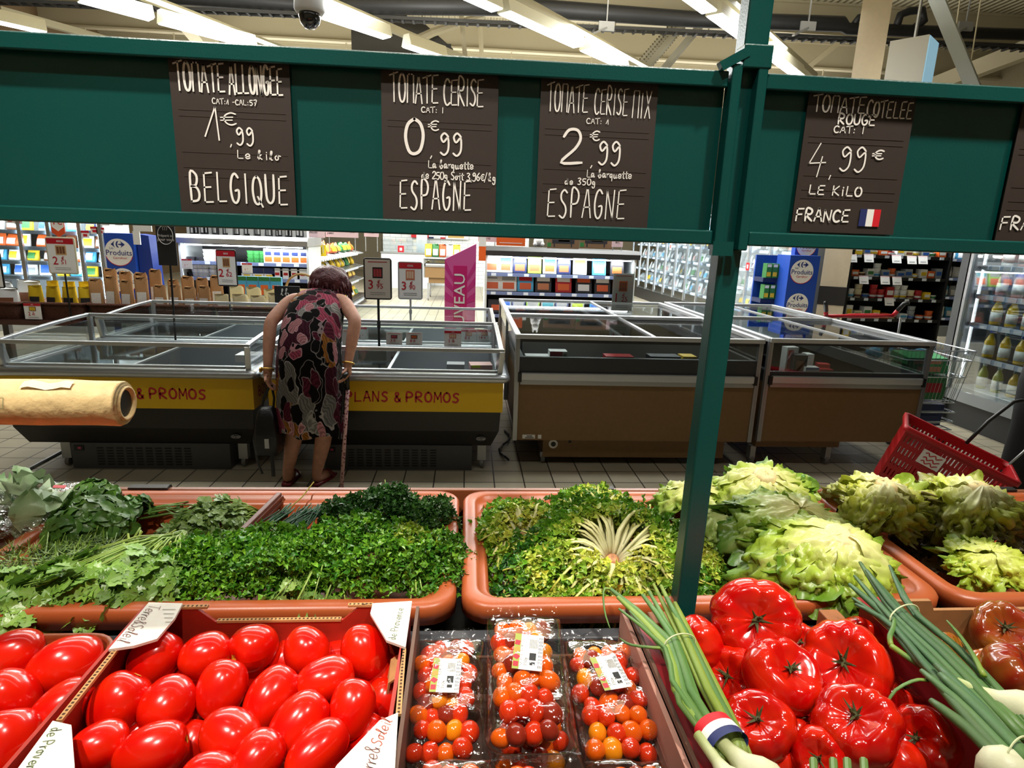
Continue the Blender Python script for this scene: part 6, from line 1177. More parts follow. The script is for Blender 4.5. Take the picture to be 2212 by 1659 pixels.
for i in range(60):
    ph = r2.uniform(PI*.95, PI*2.05) if i % 3 else r2.uniform(-.4, .3); d = V((math.cos(ph), math.sin(ph), 0)); a = hc+V((d.x*.115, d.y*.105, r2.uniform(-.04, .03))); hb.tube([a, a+d*.018+V((0, 0, -.035)), a+d*.02+V((r2.uniform(-.015, .015), .0, -.075))], [.009, .008, .002], 5)
hb.build('hair', hm, wm)
def floral():
    m = bpy.data.materials.new('floral_dress'); m.use_nodes = True; N, L_ = nt(m); b = N['Principled BSDF']; b.inputs['Roughness'].default_value = .9; b.inputs['Specular IOR Level'].default_value = .15; tc = N.new('ShaderNodeTexCoord'); prev = None
    base = N.new('ShaderNodeRGB'); base.outputs[0].default_value = srgb(8, 6, 7)+(1,); prev = base.outputs[0]
    ns = N.new('ShaderNodeTexNoise'); ns.inputs['Scale'].default_value = 9; 
    L_.new(tc.outputs['Object'], ns.inputs['Vector'])
    for sc, off, thr, edge, stops in ((9.5, 0, .62, .05, ((.0, (70, 24, 42)), (.25, (166, 72, 96)), (.5, (16, 12, 14)), (.55, (120, 118, 116)), (.8, (14, 11, 12)), (.85, (150, 96, 40)))), (15, 4.3, .5, .05, ((.0, (14, 11, 12)), (.35, (190, 130, 136)), (.5, (90, 30, 50)), (.7, (16, 13, 14)), (.8, (150, 148, 144))))):
        mp = N.new('ShaderNodeMapping'); mp.inputs['Location'].default_value = (off, off*2, off); mp.inputs['Rotation'].default_value = (.4, .8+off, .3); mp.inputs['Scale'].default_value = (1.15, 1.15, .5)
        mxv = N.new('ShaderNodeMix'); mxv.data_type = 'RGBA'; mxv.inputs[0].default_value = .085; L_.new(tc.outputs['Object'], mxv.inputs[6]); L_.new(ns.outputs['Color'], mxv.inputs[7]); L_.new(mxv.outputs[2], mp.inputs['Vector'])
        vo = N.new('ShaderNodeTexVoronoi'); vo.inputs['Scale'].default_value = sc; L_.new(mp.outputs[0], vo.inputs['Vector'])
        sp = N.new('ShaderNodeSeparateColor'); L_.new(vo.outputs['Color'], sp.inputs[0]); cr = N.new('ShaderNodeValToRGB'); cr.color_ramp.interpolation = 'CONSTANT'; e = cr.color_ramp.elements
        while len(e) < len(stops): e.new(.5)
        for el_, (p, c) in zip(e, stops): el_.position = p; el_.color = srgb(*c)+(1,)
        L_.new(sp.outputs[0], cr.inputs[0])
        wv = N.new('ShaderNodeTexWave'); wv.inputs['Scale'].default_value = 26; wv.inputs['Distortion'].default_value = 5; L_.new(mp.outputs[0], wv.inputs['Vector'])
        vein = N.new('ShaderNodeMix'); vein.data_type = 'RGBA'; vein.blend_type = 'MULTIPLY'; vein.inputs[0].default_value = .55; L_.new(cr.outputs[0], vein.inputs[6]); L_.new(wv.outputs['Color'], vein.inputs[7])
        lt = N.new('ShaderNodeMath'); lt.operation = 'LESS_THAN'; lt.inputs[1].default_value = thr; L_.new(vo.outputs['Distance'], lt.inputs[0])
        mx = N.new('ShaderNodeMix'); mx.data_type = 'RGBA'; L_.new(lt.outputs[0], mx.inputs[0]); L_.new(prev, mx.inputs[6]); L_.new(vein.outputs[2], mx.inputs[7]); prev = mx.outputs[2]
        g1 = N.new('ShaderNodeMath'); g1.operation = 'COMPARE'; g1.inputs[1].default_value = thr-.02; g1.inputs[2].default_value = .018; L_.new(vo.outputs['Distance'], g1.inputs[0])
        ol = N.new('ShaderNodeMix'); ol.data_type = 'RGBA'; L_.new(g1.outputs[0], ol.inputs[0]); L_.new(prev, ol.inputs[6]); lg = N.new('ShaderNodeMix'); lg.data_type = 'RGBA'; lg.inputs[0].default_value = .35; L_.new(cr.outputs[0], lg.inputs[6]); lg.inputs[7].default_value = srgb(200, 190, 190)+(1,); L_.new(lg.outputs[2], ol.inputs[7]); prev = ol.outputs[2]
    L_.new(prev, b.inputs['Base Color']); return m
db = MB(); db.smooth = True; rings = []; nd = 64
secs = [((-.96, 3.745, .375), .205, .165, 0, 1), ((-.96, 3.745, .42), .2, .165, 0, 1), ((-.96, 3.74, .55), .192, .165, 0, .8), ((-.957, 3.735, .70), .19, .165, 0, .5), ((-.955, 3.735, .82), .19, .165, .1, .22), ((-.953, 3.77, .93), .182, .15, .35, .1), ((-.95, 3.84, 1.03), .178, .14, .65, .05), ((-.945, 3.92, 1.10), .172, .125, .9, 0), ((-.945, 3.99, 1.145), .158, .10, 1.0, 0), ((-.935, 4.03, 1.165), .15, .08, 1.05, 0), ((-.92, 4.06, 1.18), .085, .065, 1.1, 0)]
for c, rx, ry, tl, fold in secs:
    ring = []
    for j in range(nd):
        a = 2*PI*j/nd; k = 1+fold*(.045*math.sin(a*11+c[2]*2)+.03*math.sin(a*7+1)); x = rx*k*math.copysign(abs(math.cos(a))**.85, math.cos(a)); y = ry*k*math.sin(a); hem = -.045*max(0, math.cos(a-.3))*(1 if c[2] < .5 else 0)+.015*math.sin(a*5)*(c[2] < .5); ring.append(V((c[0]+x, c[1]+y*math.cos(tl), c[2]-y*math.sin(tl)+hem)))
    rings.append(ring)
db.loft(rings, True); db.build('dress', floral(), wm, sub=1, solid=.006)
gold = mat('gold', (.7, .45, .12), .3, 1)
for nm, c, ax_ in (('wristwatch', wl, wl-el), ('bracelet', wr_, wr_-er)): M = ax_.to_track_quat('Z', 'Y').to_matrix(); MB().tube([c+M @ V((.034*math.cos(k*PI/10), .034*math.sin(k*PI/10), 0)) for k in range(21)], .006, 6).build(nm, gold, wm, smooth=True)
MB().lathe([(.001, .006), (.017, .006), (.018, -.004)], 14, wl+V((-.036, -.01, 0)), Matrix.Rotation(-PI/2, 3, 'Y')).build('watch_face', gold, wm)
shm = flat('red_sandal', 120, 26, 34, .35)
for s in 'lr':
    a, b = J[s+'heel'][0], J[s+'toe'][0]; mb = MB(); mb.smooth = True; d = (b-a).normalized(); n_ = V((-d.y, d.x, 0)); mb.loft([[a-d*.03+d*.24*t+n_*w*x+V((0, 0, z-a.z)) for x, z in ((-1, .0), (1, .0), (1, .018), (-1, .018))] for t, w in ((0, .028), (.3, .034), (.7, .045), (1, .03))], True, True); o = mb.build('sandal', shm, wm); MB().tube([b-d*.03+n_*.045*math.cos(k*PI/8)+V((0, 0, .012+.045*math.sin(k*PI/8)-b.z+.0)) for k in range(9)], .012, 6, sq=.4).build('strap', shm, o)
# cane and handbag
hp = J['r_palm'][0]; cb = PZ(738, 1052, 0); cn = thing('walking_cane', 'walking cane with pink patterned shaft and black handle beside the floral dress', 'cane', (0, 0, 0))
def pinkpat():
    m = bpy.data.materials.new('pink_patterned'); m.use_nodes = True; N, L_ = nt(m); vo = N.new('ShaderNodeTexVoronoi'); vo.inputs['Scale'].default_value = 60; tc = N.new('ShaderNodeTexCoord'); L_.new(tc.outputs['Object'], vo.inputs['Vector']); cr = N.new('ShaderNodeValToRGB'); cr.color_ramp.elements[0].color = srgb(120, 60, 70)+(1,); cr.color_ramp.elements[0].position = .3; cr.color_ramp.elements[1].color = srgb(214, 170, 170)+(1,); cr.color_ramp.elements[1].position = .5; L_.new(vo.outputs['Distance'], cr.inputs[0]); L_.new(cr.outputs[0], N['Principled BSDF'].inputs['Base Color']); return m
ct = V((hp.x-.005, hp.y-.01, hp.z-.03)); cb.y = max(cb.y, 3.68)
MB().tube([ct+V((0, 0, -.09)), V((cb.x, cb.y, .0))], .0125, 10).build('shaft', pinkpat(), cn, smooth=True); MB().tube([ct+V((0, 0, -.09)), ct+V((0, 0, -.03)), ct+V((0, .0, .005)), ct+V((-.0, -.05, .02)), ct+V((0, -.09, .012))], [.013, .013, .014, .015, .013], 8).build('handle', black, cn, smooth=True)
MB().tube([ct+V((-.02, 0, -.03)), ct+V((-.03, -.01, -.15)), ct+V((-.045, -.01, -.3)), ct+V((-.03, 0, -.2)), ct+V((-.01, 0, -.05))], .006, 5).build('wrist_loop', black, cn)
hc = PY(580, 925, 3.66); bag = thing('handbag', 'black leather handbag hanging from the left hand of the bending shopper', 'handbag', hc); lea = flat('black_leather', 16, 16, 18, .35, bump=.2, bscale=80)
mb = MB(); mb.smooth = True; mb.loft([rrect(-w, w, -d, d, z, .02) for w, d, z in ((.05, .05, -.16), (.065, .075, -.15), (.07, .085, -.06), (.06, .07, .05), (.045, .04, .12), (.03, .015, .14))], True, True); mb.build('bag_body', lea, bag); top = J['l_f11'][0]-hc
for s in (-1, 1): MB().tube([V((s*.035, 0, .12)), V((s*.03, 0, .12)).lerp(top, .5)+V((s*.015, 0, 0)), top+V((s*.004, 0, .01))], .008, 6).build('handle', lea, bag)
bx('buckle', steel, bag, (-.0, .025, -.088, -.07, -.10, -.04)); MB().tube([V((-.05, -.03, .05)), V((-.075, -.05, -.05)), V((-.06, -.05, -.2)), V((-.04, -.04, -.28))], .008, 5).build('hanging_strap', lea, bag); MB().tube([V((.02, -.03, -.15)), V((.022, -.03, -.3))], .012, 5).build('hanging_strap', lea, bag)
# red rolling basket, tilted on its wheels
rbp = flat('basket_red', 178, 14, 24, .4); c0 = PY(1963, 922, 3.25); ang = math.radians(21); rb = thing('shopping_basket', 'red plastic rolling shopping basket tilted behind the lettuces', 'shopping basket', c0, Euler((0, ang, R(-36))))
Lb, Hb, Db = .58, .42, .34; wl_ = MB()
def slotted(mb, f, n, rows):
    """plate in (u,z) with rows of upright slots"""
    z = -.05; mb.add([f(0, .0), f(1, .0), f(1, z), f(0, z)], [(0, 1, 2, 3)])
    for k in range(rows):
        z0, z1 = -.05-.075*k, -.05-.075*k-.045
        for i in range(n):
            u0 = i/n; u1 = (i+.62)/n; mb.add([f(u0, z0), f(u1, z0), f(u1, z1), f(u0, z1)], [(0, 1, 2, 3)])
        z2 = z1-.03; mb.add([f(0, z1), f(1, z1), f(1, z2), f(0, z2)], [(0, 1, 2, 3)])
    mb.add([f(0, z2), f(1, z2), f(1, -Hb), f(0, -Hb)], [(0, 1, 2, 3)])
tp = lambda z: 1+z*.28
P4 = lambda x, y, z: V((Lb/2+(x-Lb/2)*(1+z*.22), Db/2+(y-Db/2)*tp(z), z))
slotted(wl_, lambda u, z: P4(u*Lb, 0, z), 26, 4); slotted(wl_, lambda u, z: P4(u*Lb, Db, z), 26, 4); slotted(wl_, lambda u, z: P4(0, u*Db, z), 12, 4); slotted(wl_, lambda u, z: P4(Lb, u*Db, z), 12, 4); wl_.add([P4(0, 0, -Hb), P4(Lb, 0, -Hb), P4(Lb, Db, -Hb), P4(0, Db, -Hb)], [(0, 1, 2, 3)])
wl_.build('walls', rbp, rb, solid=.004, fix=False); mb = MB(); mb.loft([rrect(-.015-i, Lb+.015+i, -.015-i, Db+.015+i, z, .03) for i, z in ((.0, -.03), (.005, -.028), (.006, .0), (0, .004), (-.016, .003), (-.018, -.02))], True); mb.build('rim', rbp, rb, smooth=True)
t_ = bx('tag_sticker', paper, rb, (.13, .25, -.001-.0, .001, -.16, -.07)); t_.location.y = -.006; s_ = MB()
for z in (-.09, -.118, -.142): stroke(s_, [(.15+.012*k, -.001, z+.009*math.sin(k*2.1)) for k in range(8)], .006, V((0, -1, 0)))
s_ = s_.build('tag_print', red, t_, fix=False); s_.location.y = -.001
for y in (.06, Db-.06): MB().lathe([(.001, -.012), (.03, -.012), (.03, .012), (.001, .012)], 12, (Lb*.85, y, -Hb-.02), Matrix.Rotation(PI/2, 3, 'X')).build('wheel', black, rb)
inv = (Matrix.Translation(c0) @ Euler((0, ang, R(-36))).to_matrix().to_4x4()).inverted(); hp_ = [PY(x, y, 3.15) for x, y in ((2087, 958), (2135, 910), (2190, 868), (2206, 865), (2235, 868))]
MB().tube([inv @ p for p in hp_], .010, 8).build('handle', black, rb, smooth=True); hp2 = [PY(x, y, 2.86) for x, y in ((2180, 1003), (2212, 975), (2240, 940))]; MB().tube([inv @ p for p in hp2], .006, 6).build('handle', steel, rb, smooth=True)
# shopper mostly outside the frame, dressed in black
pb = thing('person', 'person in black trousers cut by the right picture edge, behind the red basket', 'person', (0, 0, 0)); bxs = PY(2232, 950, 3.5).x; J = {}; Ed = []
J['pelvis'] = (V((bxs+.13, 3.55, .92)), .15, .11); J['waist'] = (V((bxs+.13, 3.55, 1.08)), .14, .10); J['chest'] = (V((bxs+.13, 3.55, 1.28)), .16, .11); J['neck'] = (V((bxs+.13, 3.55, 1.46)), .055, .055); J['head'] = (V((bxs+.13, 3.53, 1.58)), .08, .09); J['crown'] = (V((bxs+.13, 3.54, 1.66)), .06, .07)
Ed = [('pelvis', 'waist'), ('waist', 'chest'), ('chest', 'neck'), ('neck', 'head'), ('head', 'crown')]
for s, sx in (('l', -.10), ('r', .10)):
    x = bxs+.13+sx; J[s+'hip'] = (V((x, 3.55, .84)), .10, .10); J[s+'knee'] = (V((x, 3.53, .46)), .072, .072); J[s+'ankle'] = (V((x, 3.57, .08)), .05, .05); J[s+'toe'] = (V((x, 3.42, .04)), .04, .03); Ed += [('pelvis', s+'hip'), (s+'hip', s+'knee'), (s+'knee', s+'ankle'), (s+'ankle', s+'toe')]
    J[s+'_sh'] = (V((x+sx*.9, 3.55, 1.38)), .055, .055); J[s+'_el'] = (V((x+sx*1.3, 3.5, 1.1)), .042, .042); J[s+'_wrist'] = (V((x+sx*1.2, 3.42, .88)), .028, .028); Ed += [('chest', s+'_sh'), (s+'_sh', s+'_el'), (s+'_el', s+'_wrist')]; handj(J, Ed, s+'_', J[s+'_wrist'][0], (0, -.2, -1), (0, 1, 0), (sx, 0, 0), .4)
skinbody('body', J, Ed, skin_m, pb); cloth = flat('black_cloth', 10, 10, 11, .8); mb = MB(); mb.smooth = True
for s, sx in (('l', -.10), ('r', .10)):
    x = bxs+.13+sx; mb.loft([[V((x+r*math.cos(2*PI*j/20), 3.555+r*math.sin(2*PI*j/20), z)) for j in range(20)] for r, z in ((.125, .06), (.118, .3), (.112, .5), (.125, .8), (.10, 1.0))], True)
mb.build('trousers', cloth, pb, solid=.004); mb = MB(); mb.smooth = True; mb.loft([[V((bxs+.13+rx*math.cos(2*PI*j/24), 3.55+ry*math.sin(2*PI*j/24), z)) for j in range(24)] for rx, ry, z in ((.21, .17, .82), (.20, .16, 1.1), (.22, .17, 1.3), (.17, .13, 1.42), (.07, .07, 1.47))], True); mb.build('top', cloth, pb, solid=.004)
# wire trolley
tr = thing('shopping_trolley', 'wire shopping trolley with red handle, loaded with green packs and blue crates', 'trolley', (3.5, 4.55, 0)); wm_ = mat('chrome_wire', (.55, .57, .6), .25, .9); wb = MB(); tw_, tl_ = .58, .95
def ring(z, i0, i1): return [V((i0, i0, z)), V((tw_-i0, i0, z)), V((tw_-i0+i1, tl_-.1, z)), V((i0-i1, tl_-.1, z))]
for z, i0 in ((.82, .0), (.74, .008), (.60, .02), (.38, .05)): wb.tube(ring(z, i0, 0)+[ring(z, i0, 0)[0]], .006 if z > .8 else .0045, 6)
n_ = 16
for k in range(n_+1):
    for a, b in ((0, 1), (1, 2), (3, 0)): p = ring(.82, 0, 0); q_ = ring(.38, .05, 0); wb.tube([p[a].lerp(p[b], k/n_), q_[a].lerp(q_[b], k/n_)], .0022, 4)
for k in range(14): q_ = ring(.38, .05, 0); wb.tube([q_[0].lerp(q_[3], k/13), q_[1].lerp(q_[2], k/13)], .0025, 4)
wb.build('wire_basket', wm_, tr); lo = MB()
for z in (.30, .22, .15): lo.tube(ring(z, .04, 0)+[ring(z, .04, 0)[0]], .006, 6)
for k in range(12): q_ = ring(.15, .04, 0); lo.tube([q_[0].lerp(q_[3], k/11), q_[1].lerp(q_[2], k/11)], .003, 4)
for k in (0, 1): lo.tube([V((.04+k*(tw_-.08), tl_-.12, .15)), V((.02+k*(tw_-.04), tl_-.06, .6)), V((-.02+k*(tw_+.04), tl_, .97))], .011, 8)
lo.build('lower_frame', wm_, tr)
hd_ = MB(); a, b = V((-.14, .95, .965)), V((.52, .95, .985)); hd_.tube([a, a.lerp(b, .3), a.lerp(b, .35), a.lerp(b, .75), a.lerp(b, .8), b], [.017, .017, .023, .023, .017, .017], 10); hn = hd_.build('handle', flat('handle_red', 190, 20, 34, .35), tr, smooth=True); MB().tube([a, a+V((-.02, -.02, .05))], .02, 8).build('handle_corner', flat('handle_red', 190, 20, 34), hn, smooth=True); MB().tube([b, b+V((.02, -.02, .05))], .02, 8).build('handle_corner', flat('handle_red', 190, 20, 34), hn, smooth=True); 
for p, s in ((a, -1), (b, 1)): MB().tube([p+V((s*.02, -.02, .05)), p+V((s*.05, -.05, .12)), p+V((s*.075, -.08, .135))], [.021, .02, .016], 8).build('grip', black, hn, smooth=True)
for x in (.06, tw_-.06):
    for y in (.1, tl_-.12): MB().lathe([(.001, -.014), (.045, -.014), (.05, 0), (.045, .014), (.001, .014)], 14, (x, y, .05), Matrix.Rotation(PI/2, 3, 'Y')).build('wheel', dark, tr)
gp = flat('crisp_green', 60, 150, 90, .4); fr_ = flat('snack_pink', 206, 150, 120, .5)
for k, (x, y, z, d, m, pt, lb) in enumerate(((.2, .16, .62, (.34, .22, .07), gp, ((.2, .8, .2, .8, fr_),), 'lower green snack pack in the trolley'), (.18, .16, .70, (.34, .22, .06), gp, ((.15, .85, .2, .8, fr_),), 'upper green snack pack sloping on top of the trolley load'), (.2, .17, .40, (.36, .24, .2), pgrn, ((.1, .9, .3, .7, pred),), 'dark green pack low in the trolley basket'), (.24, .3, .16, (.4, .4, .09), pnavy, ((0, 1, .2, .4, pgrey),), 'navy crate on the lower trolley shelf'), (.25, .28, .255, (.4, .36, .09), pnavy, ((0, 1, .2, .4, pgrey),), 'navy crate stacked under the trolley basket'))): pack('trolley_pack', lb, 'food pack', (3.5+x+.06, 4.55+y+.02, z), d, m, pt, 0, 'packs in the trolley', .12 if k == 1 else 0)
r2 = random.Random(5)
for k in range(7):
    o = V((3.58+.07*k, 5.05+.1*(k % 3), .70+.05*(k % 2))); mb = MB(); mb.smooth = True; mb.grid(lambda u, v: V((.07*math.sin(PI*u)*math.cos(2*PI*v), .06*math.sin(PI*u)*math.sin(2*PI*v), .05*math.cos(PI*u)))*(1+.3*noise.noise(V((u*4, v*5, k)))), 10, 12); ob = mb.build('snack_bag', (pcyan, pwhite, flat('foil', 170, 180, 190, .25))[k % 3], None); ob.location = o; tag(ob, 'small '+('blue', 'white', 'silver')[k % 3]+' bag piled near the trolley handle, '+nth(k, 7), 'snack bag', 'bags in the trolley')
# ================================================================ shelves and cabinets behind
led = mat('led_strip', (1, 1, 1), .5, emit=(.9, .97, 1), es=22); shelfm = flat('shelf_edge_blue', 104, 118, 158, .4); greyin = flat('cabinet_interior', 120, 126, 130, .5); cold = flat('cold_white', 214, 220, 222, .45); tagm = flat('shelf_ticket', 214, 222, 232, .5); blackin = flat('cabinet_black', 16, 16, 17, .5)
def cabinet(label, name, cat, x0, x1, y0, dep, z0, z1, shelves, back, sides, edge=shelfm, canopy=None, light=20, tags=True, loc=None, rz=0, lightcol=(.92, .97, 1), edges=None):
    """open or glazed cabinet facing -y in its own frame; shelves = heights"""
    t = thing(name, label, cat, loc or ((x0+x1)/2, y0, 0), rz); hx = (x1-x0)/2
    bx('back_panel', back, t, (-hx, hx, dep-.03, dep, z0, z1)); bx('side_panel', sides, t, (-hx-.03, -hx, 0, dep, z0, z1)); bx('side_panel', sides, t, (hx, hx+.03, 0, dep, z0, z1)); bx('base', sides, t, (-hx-.03, hx+.03, -.02, dep, 0, z0))
    for z in shelves:
        s = bx('shelf', back, t, (-hx, hx, .03, dep-.03, z-.02, z)); bx('shelf_edge', edge, s, (-hx, hx, .015, .03, z-.045, z+.004))
        if tags:
            n = max(3, int(2*hx/.22)); multi('shelf_ticket', tagm, s, [(-hx+2*hx*(k+.4)/n-.035, -hx+2*hx*(k+.4)/n+.035, .011, .015, z-.04, z) for k in range(n)])
    if canopy: MB().prism([(-.12, z1), (-.12, z1+.07), (-.05, z1+.12), (dep, z1+.12), (dep, z1)], -hx-.05, hx+.05, 'x').build('canopy', canopy, t)
    if light:
        bx('led_strip', led, t, (-hx+.05, hx-.05, .0, .02, z1-.03, z1-.015)); area('cabinet_light', (0, -.03, z1-.04), (0, 0, -1), 2*hx*.95, .06, light, lightcol, t).rotation_euler = (R(25), 0, 0)
    return t
pch = {}
def pouch_mesh(m, m2):
    k = (m.name, m2.name)
    if k not in pch:
        mb = MB(); mb.smooth = True; rr = random.Random(len(pch)); rg = []
        for z, w, d in ((0, .42, .22), (.04, .5, .3), (.3, .5, .34), (.7, .48, .2), (.92, .47, .05), (1, .48, .015)): rg.append([V((w*math.copysign(abs(math.cos(a))**.5, math.cos(a)), d*math.copysign(abs(math.sin(a))**.8, math.sin(a))+.03*math.sin(a*5+z*9)+(.09*math.sin(math.cos(a)*5+len(pch)) if z > .8 else 0), z+(.05*math.sin(math.cos(a)*6+len(pch)*2) if z > .8 else 0))) for a in [2*PI*j/16 for j in range(16)]])
        mb.loft(rg, True, True); mb.mi = 1; mb.grid(lambda u, v: V((-.33+.66*u, -.36+.22*max(0, v-.55)+.0*u, .14+.5*v)), 2, 4); me = mb.build('pouch', [m, m2], None); pch[k] = me.data; bpy.data.objects.remove(me)
    return pch[k]
def pouch(name, label, cat, c, w, h, d, m, m2, rz=0, grp=None, tilt=0):
    o = bpy.data.objects.new(name, pouch_mesh(m, m2)); COL.objects.link(o); place(o, c, (tilt, 0, rz), (w, d, h)); return tag(o, label, cat, grp)
# --- glazed cabinets at the far left
YL = 9.4; xa, xb = PY(-110, 550, YL).x, PY(224, 550, YL).x; shz = [PY(110, v, YL).z for v in (598, 566, 535, 500)]
cl = cabinet('glass-door chilled cabinet full of packets at the far left, behind the wicker baskets', 'glass_door_cabinet', 'chilled cabinet', xa, xb, YL, .7, .25, 2.2, shz, greyin, cold, edge=flat('pale_blue_edge', 160, 180, 205, .4), light=60, tags=False); hx = (xb-xa)/2; xs = [PY(v, 550, YL).x-(xa+xb)/2 for v in (-40, 52, 114, 180)]+[hx]
for i, x in enumerate(xs):
    bx('door_post', alu, cl, (x-.025, x+.025, -.04, .0, .25, 2.2)); 
    if i: area('door_light', ((x+xs[i-1])/2, .03, 1.2), ((x+xs[i-1])/2, 5, 1.2), .5, 1.6, 14, (.9, .97, 1), cl).rotation_euler = (PI/2, 0, 0)
    if i: d = bx('glass_door', clear, cl, (xs[i-1]+.03, x-.03, -.025, -.02, .27, 2.18)); bx('door_led', led, d, (x-.05, x-.035, .0, .015, .3, 2.1))
mixes = ((pwhite, pyel), (pyel, pgrn), (pcyan, pwhite), (pwhite, pblue), (pbrown, pwhite), (pnavy, pyel), (pwhite, pgrey), (porange, pwhite)); r2 = random.Random(12)
for si, z in enumerate(shz):
    its = []; x = PY(-20, 550, YL).x
    while x < xb-.1: its.append(x+r2.uniform(-.02, .02)); x += r2.uniform(.17, .24)
    for i, x in enumerate(its): a, b = mixes[r2.randrange(8)]; pouch('food_packet', f'{a.name[5:]} and {b.name[5:]} packet {nth(i, len(its))}, {("lowest", "second", "third", "top")[si]} shelf, far left cabinet', 'food packet', (x, YL+.2, z), r2.uniform(.15, .2), r2.uniform(.16, .24), .12, a, b, r2.uniform(-.3, .3), 'packets in the far left cabinet', R(-12))
# red tickets on the doors
for k, (x, y) in enumerate(((22, 482), (40, 484), (205, 505), (218, 507), (228, 487), (257, 487), (185, 514))): a = PY(x, y, YL-.03); a.z = min(a.z, 2.1); pack('shelf_ticket', 'small red and white promotion ticket on the far left cabinet, '+nth(k, 7), 'price ticket', a, (.11, .003, .10), paper, ((.0, 1, .7, 1, red), (.25, .75, .2, .55, red)), 0, 'tickets on the far left cabinet')
a = PY(126, 498, YL-.15); og = ogA = thing('hanging_ticket', 'orange arrow ticket 1 euro hanging under the green board at the far left', 'price ticket', a); MB().prism([(-.09, .2), (.09, .2), (.09, -.03), (0, -.09), (-.09, -.03)], -.002, .002).build('arrow_card', flat('ticket_orange', 226, 84, 40, .5), og); MB().prism([(-.08, .19), (.08, .19), (.08, .05), (0, -.01), (-.08, .05)], -.004, -.002).build('white_field', paper, og); text('1€', .13, red, og, (0, -.006, .12), bold=.02)
# --- blue totems with the round badge
blu = flat('totem_blue', 28, 72, 172, .45); navy = flat('badge_navy_print', 30, 50, 120, .5)
def badge(t, x, z, r, y):
    d = MB(); d.add([V((x+r*math.cos(k*PI/16), y, z+r*math.sin(k*PI/16))) for k in range(32)], [tuple(range(32))]); b = d.build('round_badge', paper, t); text('Produits', r*.56, navy, b, (x, y-.002, z-.05*r), bold=.02); text('Les', r*.22, navy, b, (x-r*.5, y-.002, z+.3*r)); text('Carrefour', r*.25, red, b, (x+.05*r, y-.002, z-.42*r))
    e = MB(); g = lambda pts: e.add([V((x+a*r, y-.002, z+c*r)) for a, c in pts], [tuple(range(len(pts)))])
    g([(-.52, .58), (-.2, .85), (-.3, .68), (-.3, .48), (-.2, .32)]); g([(.5, .58), (.16, .85), (.26, .66), (.0, .60), (.0, .56), (.26, .5), (.16, .32)]); g([(-.16, .62), (-.1, .78), (.06, .84), (.02, .76), (-.04, .66), (-.04, .5), (.02, .4), (.06, .32), (-.1, .38), (-.16, .54)]); e.build('emblem', navy, b); s = MB(); s.tube([V((x+r*1.0*math.cos(a), y-.001, z+r*1.0*math.sin(a))) for a in [-PI*.9+PI*.8*k/12 for k in range(13)]], r*.025, 4); s.build('red_rim', red, b)
def totem(label, pl, pr, ptop, pbot, y, dep, badges, side=.10, foot=0.):
    a, b = PY(*pl, y), PY(*pr, y); w = b.x-a.x; top = PY((pl[0]+pr[0])/2, ptop, y).z; t = thing('promo_totem', label, 'totem', ((a.x+b.x)/2, y, foot)); bx('body', blu, t, (-w/2, w/2, 0, dep, 0, top-foot))
    for (px, py, rp) in badges: c = PY(px, py, y); badge(t, c.x-(a.x+b.x)/2, c.z-foot, rp*y/F, -.004)
    return t, w, top
t, w, top = totem('blue totem with round white badge behind the wicker baskets', (227, 540), (290, 540), 504, 610, 8.2, .2, ((257, 545, 27), (268, 606, 25))); mb = MB(); mb.prism([(w/2+.01, 0), (w/2+.22, 0), (w/2+.16, top-.02), (w/2+.01, top)], .06, .3); mb.build('side_wing', flat('totem_blue_dark', 22, 52, 136, .45), t)  # the wing's darker blue puts that side's shade into its colour
t, w, top = totem('blue totem with two round white badges by the ivory pillar', (1699, 620), (1763, 620), 552, 760, 7.9, .35, ((1732, 587, 26), (1722, 658, 25), (1712, 726, 24)))
t2, w2, top2 = totem('upper blue panel with round badge, half hidden by the green board, by the ivory pillar', (1718, 540), (1768, 540), 490, 552, 8.27, .1, ((1742, 532, 22),), foot=1.45); t2.location.z = 1.45
MB().b2(-.03, .03, .02, .08, -1.45, .05).build('support', blu, t2)
rack = thing('can_rack', 'blue rack of dark green packs beside the blue totem', 'rack', PY(1668, 640, 8.2)*1); rack.location.z = 0; hw = .17
bx('back', blu, rack, (-hw, hw+.05, .25, .28, 0, PY(1670, 552, 8.2).z)); 
for si, v in enumerate((600, 645, 690)):
    z = PY(1670, v, 8.2).z; bx('shelf', pnavy, rack, (-hw, hw+.05, -.02, .25, z-.06, z))
    for i in range(4): o = pack('green_pack', f'dark green pack {nth(i, 4)} on the {("top", "middle", "bottom")[si]} shelf of the blue rack', 'food pack', (rack.location.x-hw+.06+.085*i, 8.22, z), (.07, .12, .19), pgrn, ((.1, .9, .1, .4, pyel), (.1, .9, .75, .95, pwhite)), 0, 'green packs on the blue rack')
